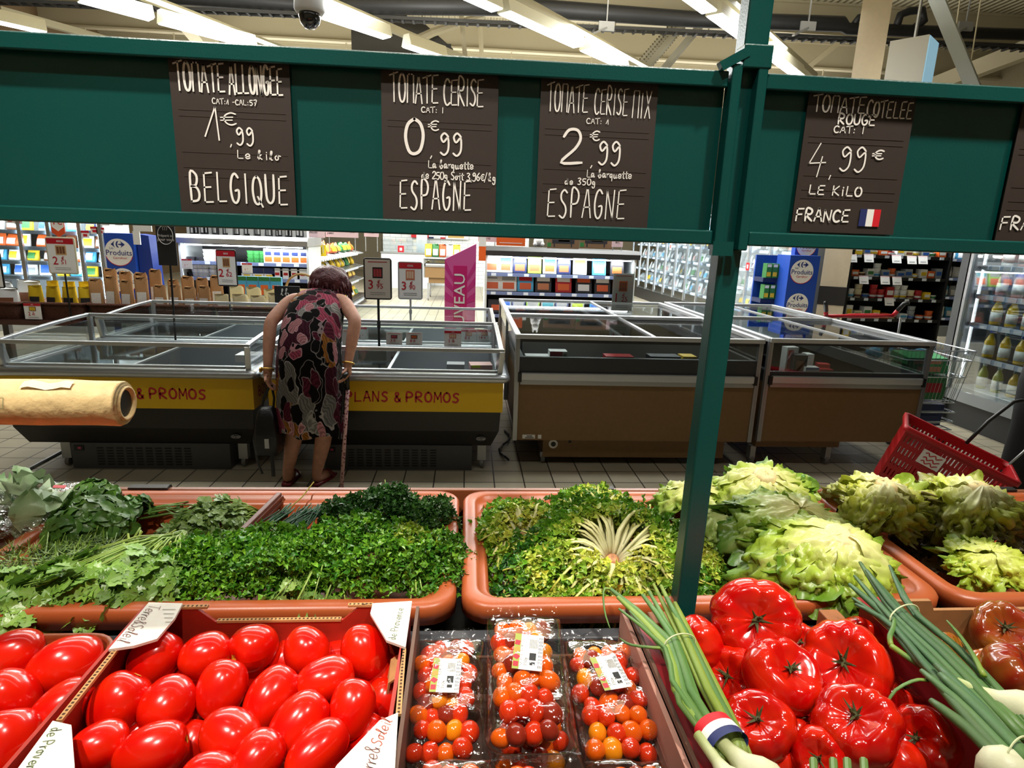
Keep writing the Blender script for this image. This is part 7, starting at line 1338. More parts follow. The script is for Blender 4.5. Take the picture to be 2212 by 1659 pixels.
# --- open cabinet with tubs
YT = 9.0; xa, xb = PY(392, 560, YT).x, PY(662, 560, YT).x; zt = PY(520, 528, YT).z; s1, s2 = PY(520, 567, YT).z, PY(520, 601, YT).z
ct = cabinet('open chilled cabinet with tubs and white boxes behind the bending shopper', 'open_chilled_cabinet', 'chilled cabinet', xa, xb, YT, .75, .25, zt, (s2-.28, s2, s1), blackin, cold, canopy=alu, light=14)
x0_ = xa
def at_px(px, y, v): return PY(px, v, y).x
for g, (p0, p1, n, kind, z, lbl) in enumerate(((404, 424, 2, 'dark', s1, 'dark tub'), (440, 452, 2, 'white', s1, 'white tub stack'), (462, 482, 2, 'pink', s1, 'pink lidded tub stack'), (536, 562, 3, 'grey', s1, 'grey and green carton'), (578, 655, 5, 'box', s1, 'white box with orange dish picture'), (388, 406, 2, 'dark', s2, 'small dark pot'), (414, 426, 2, 'white', s2, 'white pot stack'), (436, 452, 2, 'white', s2, 'white lidded cup stack'), (531, 580, 3, 'navybox', s2, 'white box with navy window'), (597, 652, 4, 'box2', s2, 'wide white box with red mark'))):
    for i in range(n):
        px = p0+(p1-p0)*i/max(1, n-1); x = at_px(px, YT, 570 if z == s1 else 600); lb = f'{lbl} {nth(i, n)}, {"upper" if z == s1 else "lower"} shelf, tub cabinet'; gr = 'goods in the tub cabinet'
        if kind in ('dark', 'white', 'pink', 'grey'):
            mb = MB(); m = {'dark': pdark, 'white': pwhite, 'pink': pink2, 'grey': pgrn}[kind]; h = .055; nn = 1 if kind == 'dark' else 3
            for q_ in range(nn): mb.lathe([(.001, q_*h), (.05, q_*h), (.06, q_*h+h*.75), (.063, q_*h+h*.95), (.001, q_*h+h*.95)], 12)
            o = mb.build('tub', m, None); o.location = (x, YT+.16, z); tag(o, lb, 'tub', gr)
        else: pack('food_box', lb, 'food box', (x, YT+.12, z), (.125 if kind == 'box' else .15, .14, .2 if kind == 'box' else .15), pwhite, {'box': ((.1, .9, .1, .45, porange), (.15, .85, .55, .8, pnavy)), 'navybox': ((.0, 1, .45, 1, pnavy), (.2, .8, .1, .35, pyel)), 'box2': ((.3, .7, .35, .6, pred), (.1, .9, .8, .9, pgrey))}[kind], 0, gr)
for (px, v, lb) in ((404, 570, 'red-topped price card on the upper shelf edge of the tub cabinet'), (534, 579, 'red-topped price card at the right of the 2,62 stand')): card_px(lb, px-12, v-11, px+12, v+11, YT-.05, ('1', ''), '-30%', None, None)
r2 = random.Random(3)
for i in range(34):
    x = xa+.06+(xb-xa-.1)*i/33; w = r2.uniform(.03, .055); pack('shelf_box', ('black', 'white')[i % 3 == 0]+f' slim box {nth(i, 34) if i < 24 or i == 33 else ORD[33-i]+" from the right"} in the row on top of the tub cabinet', 'box', (x, YT+.15+r2.uniform(0, .1), zt+.12), (w, .12, r2.uniform(.16, .28)), (pdark, pwhite)[i % 3 == 0], (((.2, .8, .1, .5, pwhite),) if i % 3 else ()), 0, 'slim boxes on top of the tub cabinet')
# pink category cards
def pcatcard(label, x0, v0, x1, v1, y, txts):
    a, b = PY(x0, v0, y), PY(x1, v1, y); t = thing('category_card', label, 'sign', ((a.x+b.x)/2, y, b.z)); w, h = b.x-a.x, a.z-b.z; bx('card', pink, t, (-w/2, w/2, 0, .01, 0, h))
    for s, fx, fz, sz in txts: text(s, sz*h, inkblack, t, (fx*w, -.002, fz*h), bold=.015)
    for s in (-1, 1): MB().tube([(s*w*.4, .005, 0), (s*w*.4, .005, -.22)], .006, 4).build('post', steel, t)
pcatcard('pink hanging card VOLAILLES above the tub cabinet', 651, 489, 702, 514, 9.6, (('VOLAILLES', -.1, .5, .26),)); pcatcard('pink hanging card with two short words next to VOLAILLES', 703, 490, 774, 514, 9.7, (('COPES', -.35, .65, .22), ('JAMBO', -.35, .38, .22), ('TAPES', .0, .6, .2), ('DUO', .32, .55, .2))); pcatcard('small pink hanging card right of the other pink cards', 786, 494, 818, 512, 9.8, (('PAVES', 0, .5, .24),)); pcatcard('pink hanging card RILLETTES PATES above the fish cabinet', 1033, 502, 1073, 523, 9.2, (('RILLETTES', 0, .68, .24), ('PATES', 0, .36, .24))); pcatcard('small pink hanging card SEC above the right end of the fish cabinet', 1323, 512, 1345, 534, 9.2, (('SEC', 0, .5, .3),))
# --- stepped produce shelf along the side aisle
XS = -2.4; p1_, p2_ = PX(708, 557, XS), PX(836, 539, XS); ya, yb_ = 9.9, 14.6; ps = thing('produce_shelf', 'stepped wall shelf of yellow bagged produce along the side aisle', 'shelf', (XS, ya, 0)); dep = .7
bx('back_panel', blackin, ps, (-dep-.4, -dep-.35, 0, yb_-ya, 0, 1.7)); bx('end_panel', flat('end_panel_brown', 60, 52, 44, .5), ps, (-dep-.4, -.05, -.04, 0, 0, 1.62)); bx('base', flat('end_panel_brown', 60, 52, 44), ps, (-dep-.4, .05, 0, yb_-ya, 0, .2)); bx('canopy', alu, ps, (-dep-.4, -.25, -.02, yb_-ya, 1.55, 1.65)); area('shelf_light', (-.2, (yb_-ya)/2, 1.5), (0, 0, -1), .1, 4.4, 45, (1, .95, .85), ps).rotation_euler = (0, R(-30), 0)
zsh = [PX(708, 557, XS).z, PX(713, 593, XS).z, PX(738, 618, XS).z, PX(760, 652, XS).z]; pmix = ((pyel, pgrn), (porange, pyel), (pyel, pwhite), (pbrown, pyel), (pgrn, pyel)); r2 = random.Random(31)
for si, z in enumerate(zsh):
    off = (.0, .0, .0, .1)[si]; s = MB().prism([(-dep, z+.12), (off, z-.01), (off, z-.03), (-dep, z+.1)], 0, yb_-ya, 'y').build('shelf', alu, ps); multi('shelf_ticket', tagm, s, [(off, off+.008, .06+.18*k, .17+.18*k, z-.045, z) for k in range(22)])
    for i in range(9): a, b = pmix[r2.randrange(5)]; pouch('produce_bag', f'{a.name[5:]} produce bag {ORD[i]} along the {("top", "second", "third", "lowest")[si]} tier of the stepped shelf', 'produce bag', (XS-.2+off*.5, ya+.25+.5*i+r2.uniform(-.06, .06), z+.03), .34, r2.uniform(.18, .26), .2, a, b, PI/2+r2.uniform(-.2, .2), 'yellow bags on the stepped shelf', R(-14))
for k, v in enumerate((545, 592)): a = PY(695, v, 9.8); o = pack('yellow_sign', ('upper', 'lower')[k]+' yellow card on the end of the stepped produce shelf', 'sign', a-V((0, 0, .06)), (.13, .01, .17), flat('bright_yellow', 240, 210, 20, .5), ((.47, .53, .2, .8, pdark),))
# --- the far end of the aisle
br = brick_mat(); struct(bx('wall_far', br, None, (-2.6, 1.9, 19.5, 19.7, 0, 2.9)))
for lb, x0, v0, x1, v1, m, pt in (('red and white poster high on the white brick wall', 888, 488, 926, 514, flat('poster_red', 206, 24, 36, .5), ((.15, .85, .5, 1, pwhite),)), ('white poster beside the red one on the white brick wall', 926, 488, 962, 516, pwhite, ((.0, .3, 0, .12, pnavy), (.7, 1, 0, .12, red))), ('poster with a dish of food on the white brick wall', 963, 488, 1012, 518, pwhite, ((.1, .8, .1, .5, flat('pasta', 190, 160, 90, .6)), (.25, .6, .4, .7, pbrown)))): a, b = PY(x0, v0, 19.4), PY(x1, v1, 19.4); pack('wall_poster', lb, 'poster', ((a.x+b.x)/2, 19.42, b.z), (b.x-a.x, .02, a.z-b.z), m, pt)
fa, fb = PY(915, 610, 15), PY(958, 610, 15); island('far beige freezer standing across the end of the tiled aisle', fa.x, fa.x+.9, 15, 16.2, [PY(935, v, 15).z for v in (558, 562, 568, 570, 575, 600, 612)], (), False)
r2 = random.Random(8); wc = thing('serving_counter', 'white serving counter before the white brick wall', 'counter', (-1.6, 18.3, 0)); bx('counter', cold, wc, (-.9, .5, 0, .6, 0, 1.0)); bx('screen', clear, wc, (-.9, .5, -.02, -.01, 1.0, 1.4)); bx('worktop', alu, wc, (-.92, .52, -.03, .62, 1.0, 1.03))
pack('scale_column', 'white scale column on the serving counter', 'scale', (-1.35, 18.65, 1.03), (.3, .3, .9), pwhite, ((.2, .8, .6, .8, pgrey),)); pack('red_ticket', 'red ticket with white mark before the serving counter', 'price ticket', PY(866, 546, 18.28), (.18, .01, .2), red, ((.3, .7, .3, .7, paper),))
for k in range(5): o = pouch('produce_bag', 'colourful bag on the far freezer, '+nth(k, 5), 'produce bag', (fa.x+.1+.17*k, 15.3, PY(935, 556, 15).z), .18, .3, .15, (pyel, pgrn, porange, pwhite, pyel)[k], pwhite, 0, 'bags on the far freezer')
# --- fish cabinet
YF = 9.0; xa, xb = PY(1052, 600, YF).x, PY(1368, 600, YF).x; zt = PY(1210, 556, YF).z; s1, s2, s3 = PY(1210, 594, YF).z, PY(1210, 634, YF).z, PY(1210, 668, YF).z
cabinet('open chilled cabinet of smoked fish packs behind the beige freezers', 'open_chilled_cabinet', 'chilled cabinet', xa, xb, YF, .75, .2, zt, (s3-.1, s2, s1), blackin, cold, canopy=dark, light=14)
salm = flat('salmon_picture', 206, 92, 50, .5); prow = ((pwhite, salm), (pwhite, salm, pblue), (pnavy, salm, pwhite), (flat('pack_apple', 150, 190, 70, .4), salm, pwhite), (pwhite, porange, pteal), (pnavy, salm, pwhite), (pwhite, flat('prawn', 214, 150, 130, .5), pgreen), (pcyan, pwhite, pblue), (pdark, porange, pwhite)); prow2 = ((pwhite, salm), (pwhite, salm, pgrey), (pcyan, salm, pred), (pdark, flat('seafood', 190, 120, 80, .5), pwhite), (pred, porange, pwhite), (pdark, pwhite, salm), (pdark, salm, pwhite))
for rowi, (row, z, pxs, wd) in enumerate(((prow, s1, (1063, 1093, 1124, 1156, 1189, 1220, 1255, 1297, 1336), .2), (prow2, s2, (1064, 1099, 1136, 1175, 1219, 1263, 1304), .24))):
    for i, (ms_, px) in enumerate(zip(row, pxs)):
        x = PY(px, 585+40*rowi, YF).x; pt = [(.15, .85, .12, .5, ms_[1])]+([(.1, .9, .62, .9, ms_[2])] if len(ms_) > 2 else [(.2, .8, .7, .8, pgrey)]); pack('fish_pack', f'{ms_[0].name[5:]} fish pack {nth(i, len(row))} on the {("upper", "lower")[rowi]} shelf of the fish cabinet', 'food pack', (x, YF+.1, z+.005), (wd, .05, .25), ms_[0], tuple(pt), 0, 'fish packs', R(-12))
for i in range(6): pack('fish_pack', f'dim dark fish pack {nth(i, 6)} on the lowest shelf of the fish cabinet', 'food pack', (xa+.15+.36*i, YF+.1, s3-.09), (.24, .06, .2), (pdark, pnavy, pbrown)[i % 3], ((.2, .8, .2, .6, salm),), 0, 'fish packs', R(-12))
a, b = PY(1073, 503, YF+.2), PY(1134, 532, YF+.2); pack('orange_sign', 'orange sign board above the fish cabinet', 'sign', ((a.x+b.x)/2, YF+.2, b.z), (b.x-a.x, .02, a.z-b.z), flat('sign_orange', 226, 96, 24, .5), ((.1, .9, .2, .25, pwhite),)); MB
for lb, x0, x1 in (('left dark picture of a laid low table above the fish cabinet', 1183, 1250), ('right dark picture of a laid low table above the fish cabinet', 1254, 1321)):
    a, b = PY(x0, 506, YF+.3), PY(x1, 538, YF+.3); pack('display_picture', lb, 'picture', ((a.x+b.x)/2, YF+.3, b.z), (b.x-a.x, .02, a.z-b.z), flat('picture_brown', 120, 92, 66, .5), ((.15, .85, .35, .7, pdark), (.35, .7, .5, .62, flat('picture_food', 200, 160, 100, .5)), (.2, .24, .1, .35, pdark), (.74, .78, .1, .35, pdark), (0, .12, .1, .4, pgrn)))
sc_ = thing('white_ornament', 'white crouching animal ornament on top of the fish cabinet', 'ornament', PY(1163, 532, YF+.25)); mb = MB(); mb.smooth = True
for (x, y, z, r) in ((0, 0, .07, .075), (0, -.02, .15, .055), (-.05, -.04, .03, .035), (.05, -.04, .03, .035)): mb.grid(lambda u, v: V((x+r*math.sin(PI*u)*math.cos(2*PI*v), y+r*math.sin(PI*u)*math.sin(2*PI*v), z+r*math.cos(PI*u))), 8, 12)
mb.build('ornament_body', white, sc_)
for s in (-1, 1): MB().lathe([(.018, 0), (.012, .04), (.001, .055)], 8, (s*.03, -.02, .19)).build('ear', white, sc_)
a = PY(1042, 540, YF-.125); pack('orange_ticket', 'orange and white ticket at the left edge of the fish cabinet', 'price ticket', a-V((0, 0, .15)), (.1, .01, .4), flat('sign_orange', 226, 96, 24), ((0, 1, .5, .9, pwhite),))
# --- long run of glass doors on the right
XG = 4.9; yg0, yg1 = 9.0, 18.2; n_d = 12; dl = (yg1-yg0)/n_d; gz = [.5, .83, 1.16, 1.49, 1.82]
gc = thing('glass_door_cabinet', 'long run of lit glass-door freezers along the right-hand aisle', 'chilled cabinet', (XG, yg0, 0)); L_ = yg1-yg0
bx('back_panel', cold, gc, (.68, .7, 0, L_, .3, 2.2)); bx('base', dark, gc, (.0, .7, 0, L_, 0, .3)); bx('header', dark, gc, (0, .7, 0, L_, 2.15, 2.35)); bx('end_panel', greyin, gc, (0, .7, -.03, 0, 0, 2.35))
for z in gz: s = bx('shelf', cold, gc, (.06, .66, .02, L_, z-.015, z)); bx('shelf_edge', flat('pale_blue_edge', 160, 180, 205), s, (.045, .06, .02, L_, z-.035, z+.01))
for k in range(n_d+1):
    bx('door_post', alu, gc, (-.04, .0, dl*k-.025, dl*k+.025, .3, 2.15)); 
    if k < n_d: area('door_light', (.03, dl*(k+.5), 1.22), (5, dl*(k+.5), 1.22), .3, 1.7, 26, (.9, .97, 1), gc).rotation_euler = (PI/2, 0, -PI/2)
    if k < n_d: d = bx('glass_door', clear, gc, (-.022, -.018, dl*k+.03, dl*k+dl-.03, .32, 2.13)); bx('door_led', led, d, (.005, .025, dl*k+.04, dl*k+.055, .34, 2.1))
area('cabinet_light', (.05, L_/2, 2.1), (0, 0, -1), .08, L_, 420, (.9, .97, 1), gc).rotation_euler = (0, R(-25), 0)
r2 = random.Random(44); frost = ((pwhite, pgrey), (pgrey, pwhite), (pwhite, pcyan), (pwhite, pgrn), (pgrey, pyel), (pwhite, pink2))
for si, z in enumerate(gz):
    for k in range(n_d):
        n = 3 if k < 4 else 2
        for i in range(n): a, b = frost[r2.randrange(6)]; pouch('frozen_packet', f'{a.name[5:]} frozen packet {("nearest", "middle", "farthest")[i if n == 3 else i*2]}, {("lowest", "second", "third", "fourth", "top")[si]} shelf, {ORD[k]} right aisle glass door', 'food packet', (XG+.25, yg0+dl*k+dl*(i+.6)/(n+.2), z), .2, r2.uniform(.16, .25), .14, a, b, -PI/2+r2.uniform(-.3, .3), 'frozen packets in the right aisle', R(-10))
for k, (px, v, y, s) in enumerate(((1448, 540, 13.6, .16), (1480, 530, 12.6, .16), (1594, 520, 9.6, .0), (1614, 584, 9.3, .13))):
    if s: c = PX(px, v, XG-.06); pack('door_ticket', 'red and white ticket on the right aisle glass doors, '+nth(k, 4), 'price ticket', c, (s, .003, s), (paper, paper, red, red)[k], ((.3, .7, .25, .75, (red, red, paper, paper)[k]),), -PI/2, 'tickets on the right aisle doors')
a = PY(1596, 520, 7.4); og = ogB = thing('hanging_ticket', 'orange arrow ticket 1,55 hanging just right of the green post', 'price ticket', a); MB().prism([(-.1, .16), (.1, .16), (.1, -.1), (-.1, -.06)], -.002, .002).build('arrow_card', flat('ticket_orange', 226, 84, 40), og); MB().prism([(-.06, .16), (.09, .16), (.09, .0), (.02, -.05), (-.06, .0)], -.004, -.002).build('white_field', paper, og); text('1', .12, red, og, (-.015, -.006, .07), bold=.03); text('55', .06, red, og, (.05, -.006, .06), bold=.02)
a = PY(1574, 686, 6.2); og = thing('price_arrow', 'orange-edged arrow ticket 1 euro standing in the narrower beige freezer', 'price ticket', a); MB().prism([(-.08, -.1), (.08, -.1), (.08, .07), (0, .12), (-.08, .07)], -.002, .002).build('arrow_card', flat('ticket_orange', 226, 84, 40), og); MB().prism([(-.065, -.1), (.065, -.1), (.065, .06), (0, .10), (-.065, .06)], -.004, -.002).build('white_field', paper, og); text('1€', .11, red, og, (0, -.006, .0), bold=.03)
# --- black dairy shelf
YD_ = 9.2; xa, xb = PY(1838, 600, YD_).x, PY(2046, 600, YD_).x; dz = [PY(1940, v, YD_).z for v in (690, 646, 600, 553)]
ds = cabinet('black open dairy shelf between the ivory pillar and the juice cooler', 'open_chilled_cabinet', 'chilled cabinet', xa, xb, YD_, .7, .2, 2.2, dz, blackin, blackin, edge=blackin, light=18, tags=True)
r2 = random.Random(55); dm = ((pwhite, pcyan), (pwhite, pyel), (pred, pwhite), (pgrey, pblue), (flat('cream_pack', 226, 214, 176, .5), pbrown), (pwhite, pgrn), (porange, pwhite), (pyel, pwhite))
for si, z in enumerate(dz):
    n = (10, 12, 12, 11)[si]
    for i in range(n):
        x = xa+.1+(xb-xa-.2)*i/(n-1); a, b = dm[r2.randrange(8)]; lb = f'{a.name[5:] if a.name[:4] == "pack" else "cream"} and {b.name[5:]} dairy tub {nth(i, n)}, {("lowest", "third", "second", "top")[si]} tier, black shelf'
        if r2.random() < .45:
            mb = MB(); st_ = r2.choice((1, 2, 3)); h = .07; mb.mi = 0
            for q_ in range(st_): mb.lathe([(.001, q_*h), (.05, q_*h), (.058, q_*h+h*.8), (.06, q_*h+h*.95), (.001, q_*h+h*.95)], 12)
            mb.mi = 1; mb.lathe([(.057, .02), (.061, .05)], 12); o = mb.build('dairy_tub', [a, b], None); o.location = (x, YD_+.12, z); tag(o, lb, 'dairy tub', 'goods on the black dairy shelf')
        else: pack('dairy_box', lb.replace(' tub ', ' box '), 'dairy box', (x, YD_+.12, z), (r2.uniform(.1, .13), .12, r2.uniform(.08, .2)), a, ((.1, .9, .3, .7, b),), 0, 'goods on the black dairy shelf')
for k, (px, v) in enumerate(((1843, 558), (1879, 558), (1939, 560), (1972, 562), (1996, 562), (1868, 605), (1914, 606), (1940, 607), (1923, 652))): a = PY(px, v, YD_-.04); pack('shelf_card', 'white price card hanging from the black dairy shelf, '+('top tier, ' if k < 5 else 'middle tier, ' if k < 8 else 'lower tier, ')+(nth(k, 5) if k < 5 else nth(k-5, 3) if k < 8 else 'alone'), 'price card', a-V((0, 0, .06)), (.15, .003, .13), paper, ((.2, .8, .2, .3, pgrey), (0, 1, .88, 1, pink)), 0, 'cards on the black dairy shelf', R(-20))
xa2, xb2 = PY(2048, 600, 11).x, PY(2110, 600, 11).x; cabinet('pale chilled cabinet glimpsed between the black dairy shelf and the juice cooler', 'open_chilled_cabinet', 'chilled cabinet', xa2, xb2, 11, .6, .2, 2.2, (.35, .75, 1.1, 1.45), greyin, greyin, light=16)
for si, z in enumerate((.35, .75, 1.1, 1.45)):
    for i in range(4): pouch('food_packet', f'pale packet {nth(i, 4)}, {("lowest", "second", "third", "top")[si]} shelf behind the juice cooler', 'food packet', (xa2+.1+.15*i, 11.15, z), .13, .2, .1, (pwhite, pcyan, pgrey)[(i+si) % 3], pwhite, 0, 'packets in the glimpsed cabinet')
# --- juice cooler
XJ = 4.62; yj0, yj1 = 3.3, PX(2062, 780, XJ).y; jc = thing('juice_cooler', 'glass-door cooler of juice bottles at the right picture edge', 'chilled cabinet', (XJ, yj0, 0)); L_ = yj1-yj0; zb = PX(2130, 860, XJ).z; jz = [zb+.03]+[PX(2130, v, XJ).z for v in (779, 704, 639, 574)]
bx('base', dark, jc, (0, .75, 0, L_, 0, zb-.1)); bx('base_sill', flat('sill_grey', 140, 144, 146, .4), jc, (-.03, .75, 0, L_, zb-.1, zb)); bx('back_panel', cold, jc, (.72, .75, 0, L_, zb, 2.1)); bx('end_panel', flat('cooler_grey', 84, 86, 88, .45), jc, (-.05, .75, L_, L_+.1, 0, 2.3)); bx('header', flat('cooler_grey', 84, 86, 88), jc, (-.05, .75, 0, L_+.1, 2.05, 2.3)); bx('floor_panel', cold, jc, (0, .72, 0, L_, zb, zb+.03))
for z in jz[1:]:
    s = bx('shelf', glass('shelf_glass', (.9, .93, .93), .1), jc, (.07, .7, .02, L_-.02, z-.012, z)); bx('shelf_edge', flat('pale_blue_edge', 160, 180, 205), s, (.05, .07, .02, L_-.02, z-.04, z+.005)); multi('shelf_ticket', tagm, s, [(.044, .05, .05+.12*k, .13+.12*k, z-.036, z+.002) for k in range(int(L_/.12))])
for y in (0, L_*.36, L_-.03): bx('door_post', alu, jc, (-.05, .0, y, y+.045, zb, 2.05))
for a, b in ((.05, L_*.36), (L_*.36+.05, L_-.03)): bx('glass_door', clear, jc, (-.03, -.025, a, b, zb, 2.05))
area('cabinet_light', (.06, L_/2, 2.0), (0, 0, -1), .1, L_, 34, (.9, .97, 1), jc).rotation_euler = (0, R(-30), 0); bx('led_strip', led, jc, (.05, .06, L_-.04, L_-.035, zb+.1, 2.0))
juice = mat('orange_juice', srgb(214, 176, 20), .15, coat=.6); pale = mat('pale_juice', srgb(190, 190, 90), .15, coat=.6); pinkj = mat('pink_smoothie', srgb(190, 150, 150), .2, coat=.5); labm = flat('bottle_label', 226, 228, 224, .5, var=.15, vscale=40); capg = flat('cap_teal', 60, 110, 120, .4); capb = flat('cap_blue', 40, 80, 170, .4); capw = flat('cap_white', 220, 224, 224, .4)
def bottle(m, cap):
    o = MB(); o.smooth = True; o.lathe([(.001, 0), (.040, .0), (.043, .01), (.043, .14), (.034, .17), (.018, .205), (.016, .225), (.001, .225)], 16); b = o.build('juice_bottle', m); l = MB(); l.smooth = True; l.lathe([(.0438, .03), (.0438, .115)], 16); l.build('label_sleeve', labm, b); c = MB(); c.lathe([(.018, .222), (.019, .226), (.019, .245), (.001, .246)], 12); c.build('cap', cap, b); b.location = (0, -70, 0); return b
bt = [bottle(juice, capg), bottle(juice, capb), bottle(pinkj, capw), bottle(pale, capw), bottle(labm, capw)]; fresh = [1]*5
rowsj = ((jz[4], (4, 2, 2, 4, 2, 4, 2, 4, 4), 'top'), (jz[3], (2, 2, 4, 2, 0, 0, 2, 2, 0), 'second'), (jz[2], (0, 0, 0, 0, 0, 0, 0, 0), 'third'), (jz[1], (1, 0, 1, 1, 0, 0, 0, 0, 0), 'fourth'), (jz[0], (3, 3, 0, 3, 3, 0), 'bottom'))
for z, ks, nm in rowsj:
    for i, k in enumerate(ks):
        y = yj1-.16-.165*i; 
        o = bt[k] if fresh[k] else dup(bt[k]); fresh[k] = 0; place(o, (XJ+.17, y, z), (0, 0, i*1.3), 1.0 if z > jz[0] else .95); tag(o, f'{("yellow", "yellow blue-capped", "pink", "pale yellow", "white")[k]} juice bottle, {ORD[i]} from the left on the {nm} shelf of the juice cooler', 'bottle', 'bottles in the juice cooler')
# --- table of wicker baskets
wick = flat('wicker_brown', 96, 56, 42, .6, var=.35, vscale=70, bump=.8, bscale=120); YB_ = 6.2; tb = thing('display_table', 'dark table under the row of wicker baskets, hung with price cards', 'table', (-3.1, YB_, 0)); bx('tabletop', flat('table_brown', 74, 44, 34, .5), tb, (-1.8, 1.5, -.1, .6, .62, .66))
for x in (-1.72, -.1, .55, 1.42):
    for y in (-.06, .55): bx('leg', flat('leg_dark_grey', 70, 66, 62, .5), tb, (x-.03, x+.03, y-.03, y+.03, 0, .62))
for k in range(12): a = PY(275+26*k, 703, YB_-.15); pack('price_card', 'white price card with red figures hung under the basket table, '+nth(k, 12), 'price card', a-V((0, 0, .10)), (.105, .003, .12), paper if k != 4 else pgrn, ((.3, .7, .15, .45, red), (.1, .4, .7, .85, pgrey)), 0, 'cards under the basket table')
def wicker(label, p0, p1, v0, v1, y=YB_):
    a, b = PY(p0, v1, y), PY(p1, v1, y); zt_ = PY((p0+p1)/2, v0, y).z; z0 = .66; w = b.x-a.x; t = thing('wicker_basket', label, 'basket', ((a.x+b.x)/2, y+.16, z0), 0, 'wicker baskets'); h = zt_-z0; mb = MB(); mb.smooth = True
    mb.loft([rrect(-w/2+i, w/2-i, -.2+i, .2-i, z, .05) for z, i in ((0, .04), (h, .0), (h, .02), (.02, .05))], True); n = len(mb.v); mb.f.append(tuple(range(n-24, n))); mb.m.append(0); mb.sm.append(False); mb.build('weave', wick, t); rm = MB(); rm.tube([p for p in rrect(-w/2-.004, w/2+.004, -.204, .204, h, .05)], .014, 6, closed=True); rm.build('braided_rim', wick, t); return (a.x+b.x)/2, w, h+z0
kb_ = flat('kraft_bag', 176, 130, 84, .6, var=.15, vscale=30, bump=.3, bscale=60); foilw = flat('bag_window', 214, 208, 200, .25, var=.3, vscale=60)
def kbag(label, x, y, z, w, h, m, m2, grp):
    o = pouch('paper_bag', label, 'bag', (x, y, z), w, h, w*.7, m, m2, r2.uniform(-.25, .25), grp); return o
r2 = random.Random(66)
for (p0, p1, v0, v1, n, h, m, m2, lb, what) in ((-70, 50, 653, 678, 4, .26, pwhite, pbrown, 'wicker basket of white bags cut by the left picture edge', 'white and brown bag'), (62, 190, 655, 690, 7, .26, pyel, pdark, 'wicker basket of yellow crisp bags', 'yellow crisp bag'), (196, 328, 658, 694, 8, .36, kb_, foilw, 'wicker basket full of tall kraft bags, left of the black sign pole', 'tall kraft bag with clear window'), (334, 462, 660, 698, 8, .32, kb_, foilw, 'wicker basket of kraft bags behind the black sign pole', 'kraft bag behind the black sign pole'), (468, 622, 664, 702, 8, .25, flat('cream_bag', 220, 206, 160, .5), foilw, 'wicker basket of cream packets beside the bending shopper', 'cream packet')):
    cx_, w, zt_ = wicker(lb, p0, p1, v0, v1)
    for i in range(n): row = i % 2; kbag(f'{what} {nth(i, n)} in its wicker basket', cx_-w/2+w*(i+.5)/n, YB_+.09+.14*row, .7, w/n*(1.75 if n < 9 else 1.5), h*(1.0 if not row else 1.2)*r2.uniform(.92, 1.06), m, m2, what+'s')
for i in range(4): pack('blue_box', 'light blue box with orange picture '+nth(i, 4)+' standing behind the cream packets', 'food box', (PY(524+25*i, 640, YB_+.42).x, YB_+.42, .68), (.11, .05, .42), pcyan, ((.15, .85, .55, .8, porange), (.0, 1, .9, 1, pgrn)), 0, 'light blue boxes')
hb_ = thing('handled_basket', 'round-handled pale basket just beyond the head of the bending shopper', 'basket', PY(650, 652, 6.35)); mb = MB(); mb.smooth = True; mb.loft([rrect(-.24+i, .24-i, -.13+i, .13-i, z, .08) for z, i in ((-.16, .05), (.12, 0), (.12, .02), (-.15, .06))], True, True); mb.build('weave', flat('pale_wicker', 190, 160, 110, .6, bump=.6, bscale=90), hb_); MB().tube([V((.16*math.cos(k*PI/12)+.02, 0, .12+.16*math.sin(k*PI/12))) for k in range(13)], .012, 6).build('handle', flat('pale_wicker', 190, 160, 110), hb_)
cbz = thing('chalk_sign', 'small black chalk sign with white and green marks by the shopper', 'sign', PY(622, 665, 6.1)); bx('board', black, cbz, (-.12, .12, 0, .01, 0, .21)); mb = MB(); hand(mb, 'lb', -.06, .12, .1, .06, .006); mb.build('chalk_marks', chalk, cbz, fix=False).location.y = -.002; MB().b2(-.07, .0, -.002, 0, .05, .08).build('green_mark', pgrn, cbz)
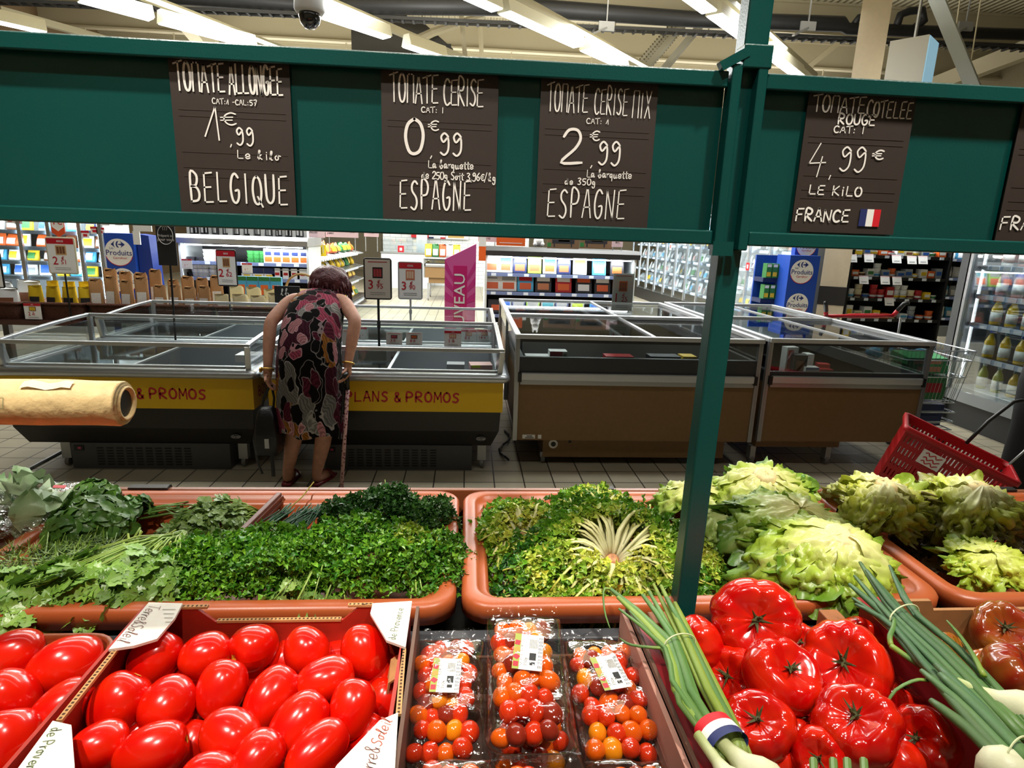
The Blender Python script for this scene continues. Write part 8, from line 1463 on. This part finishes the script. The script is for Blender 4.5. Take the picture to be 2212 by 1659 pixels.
# signs on stands over the baskets
card_px('cream framed price stand 2,51 with red heading above the yellow crisp bags', 99, 514, 167, 590, 6.1, ('2', '51'), '-40% SUR LE 2ND', (flat('biscuit', 200, 160, 110, .5), pbrown), None, frame=flat('cream_frame', 214, 206, 176, .5), name='price_stand'); card_px('black framed price stand 2,62 with red heading above the cream packets', 467, 541, 512, 616, 6.1, ('2', '62'), '-30% SUR LE 2ND', (flat('biscuit', 200, 160, 110), pbrown), None, frame=black, name='price_stand'); card_px('black framed price stand cut by the left picture edge', -60, 545, 8, 620, 6.0, ('2', '45'), None, None, None, frame=black, name='price_stand'); card_px('price card 2,45 clipped to the basket row, far left', 50, 655, 92, 690, 6.14, ('2', '45'), '-30%', (pbrown, pyel), None)
a, b = PY(333, 470, 4.9), PY(384, 574, 4.9); sg = thing('hanging_sign_stand', 'black pole sign with white circle Préparé ici pour vous, on the left chest freezer', 'sign stand', ((a.x+b.x)/2, 4.9, b.z)); w = b.x-a.x; h = a.z-b.z+.12; bx('sign_board', flat('sign_charcoal', 44, 44, 47, .5), sg, (-w/2, w/2, 0, .012, 0, h)); c_ = V((0, -.003, h*.48)); MB().tube([c_+V((w*.4*math.cos(k*PI/16), 0, w*.5*math.sin(k*PI/16)))for k in range(32)], .0022, 4, closed=True).build('white_ring', paper, sg)
for s, dz_, sz in (('Préparé ici', -.005, .026), ('pour vous', -.034, .03)): text(s, sz, paper, sg, c_+V((0, 0, dz_)), bold=.02)
mb = MB()
for k in range(3): stroke(mb, [c_+V((-.012+.012*k, 0, .035)), c_+V((-.016+.016*k, 0, .055)), c_+V((-.004+.005*k, 0, .06))], .003, V((0, -1, 0)))
mb.build('small_emblem', paper, sg, fix=False); p = PY(378, 735, 4.9); MB().tube([(0.01, .01, 0), (p.x-(a.x+b.x)/2, .01, p.z-b.z)], .008, 8).build('pole', black, sg)
a, b = PY(286, 474, 8), PY(330, 515, 8); wb_ = pack('white_board', 'plain white board hanging beside the black pole sign', 'board', ((a.x+b.x)/2, 8, b.z+.08), (b.x-a.x, .02, a.z-b.z), pwhite); bx('hanger', pwhite, wb_, (-.12, -.04, -.01, .01, -.16, 0)); MB().tube([(0, 0, .1), (0, 0, .6)], .006, 4).build('cord', steel, wb_) 

for o_ in (ogA, ogB): MB().tube([(0, 0, .15), (0, 0, 2.25-o_.location.z)], .004, 4).build('cord', steel, o_)
for o_ in [x for x in COL.objects if x.name.startswith('price_stand') and abs(x.location.y-6.1) < .15]: MB().tube([(0, .012, 0), (0, .012, .66-o_.location.z)], .008, 8).build('pole', black, o_)
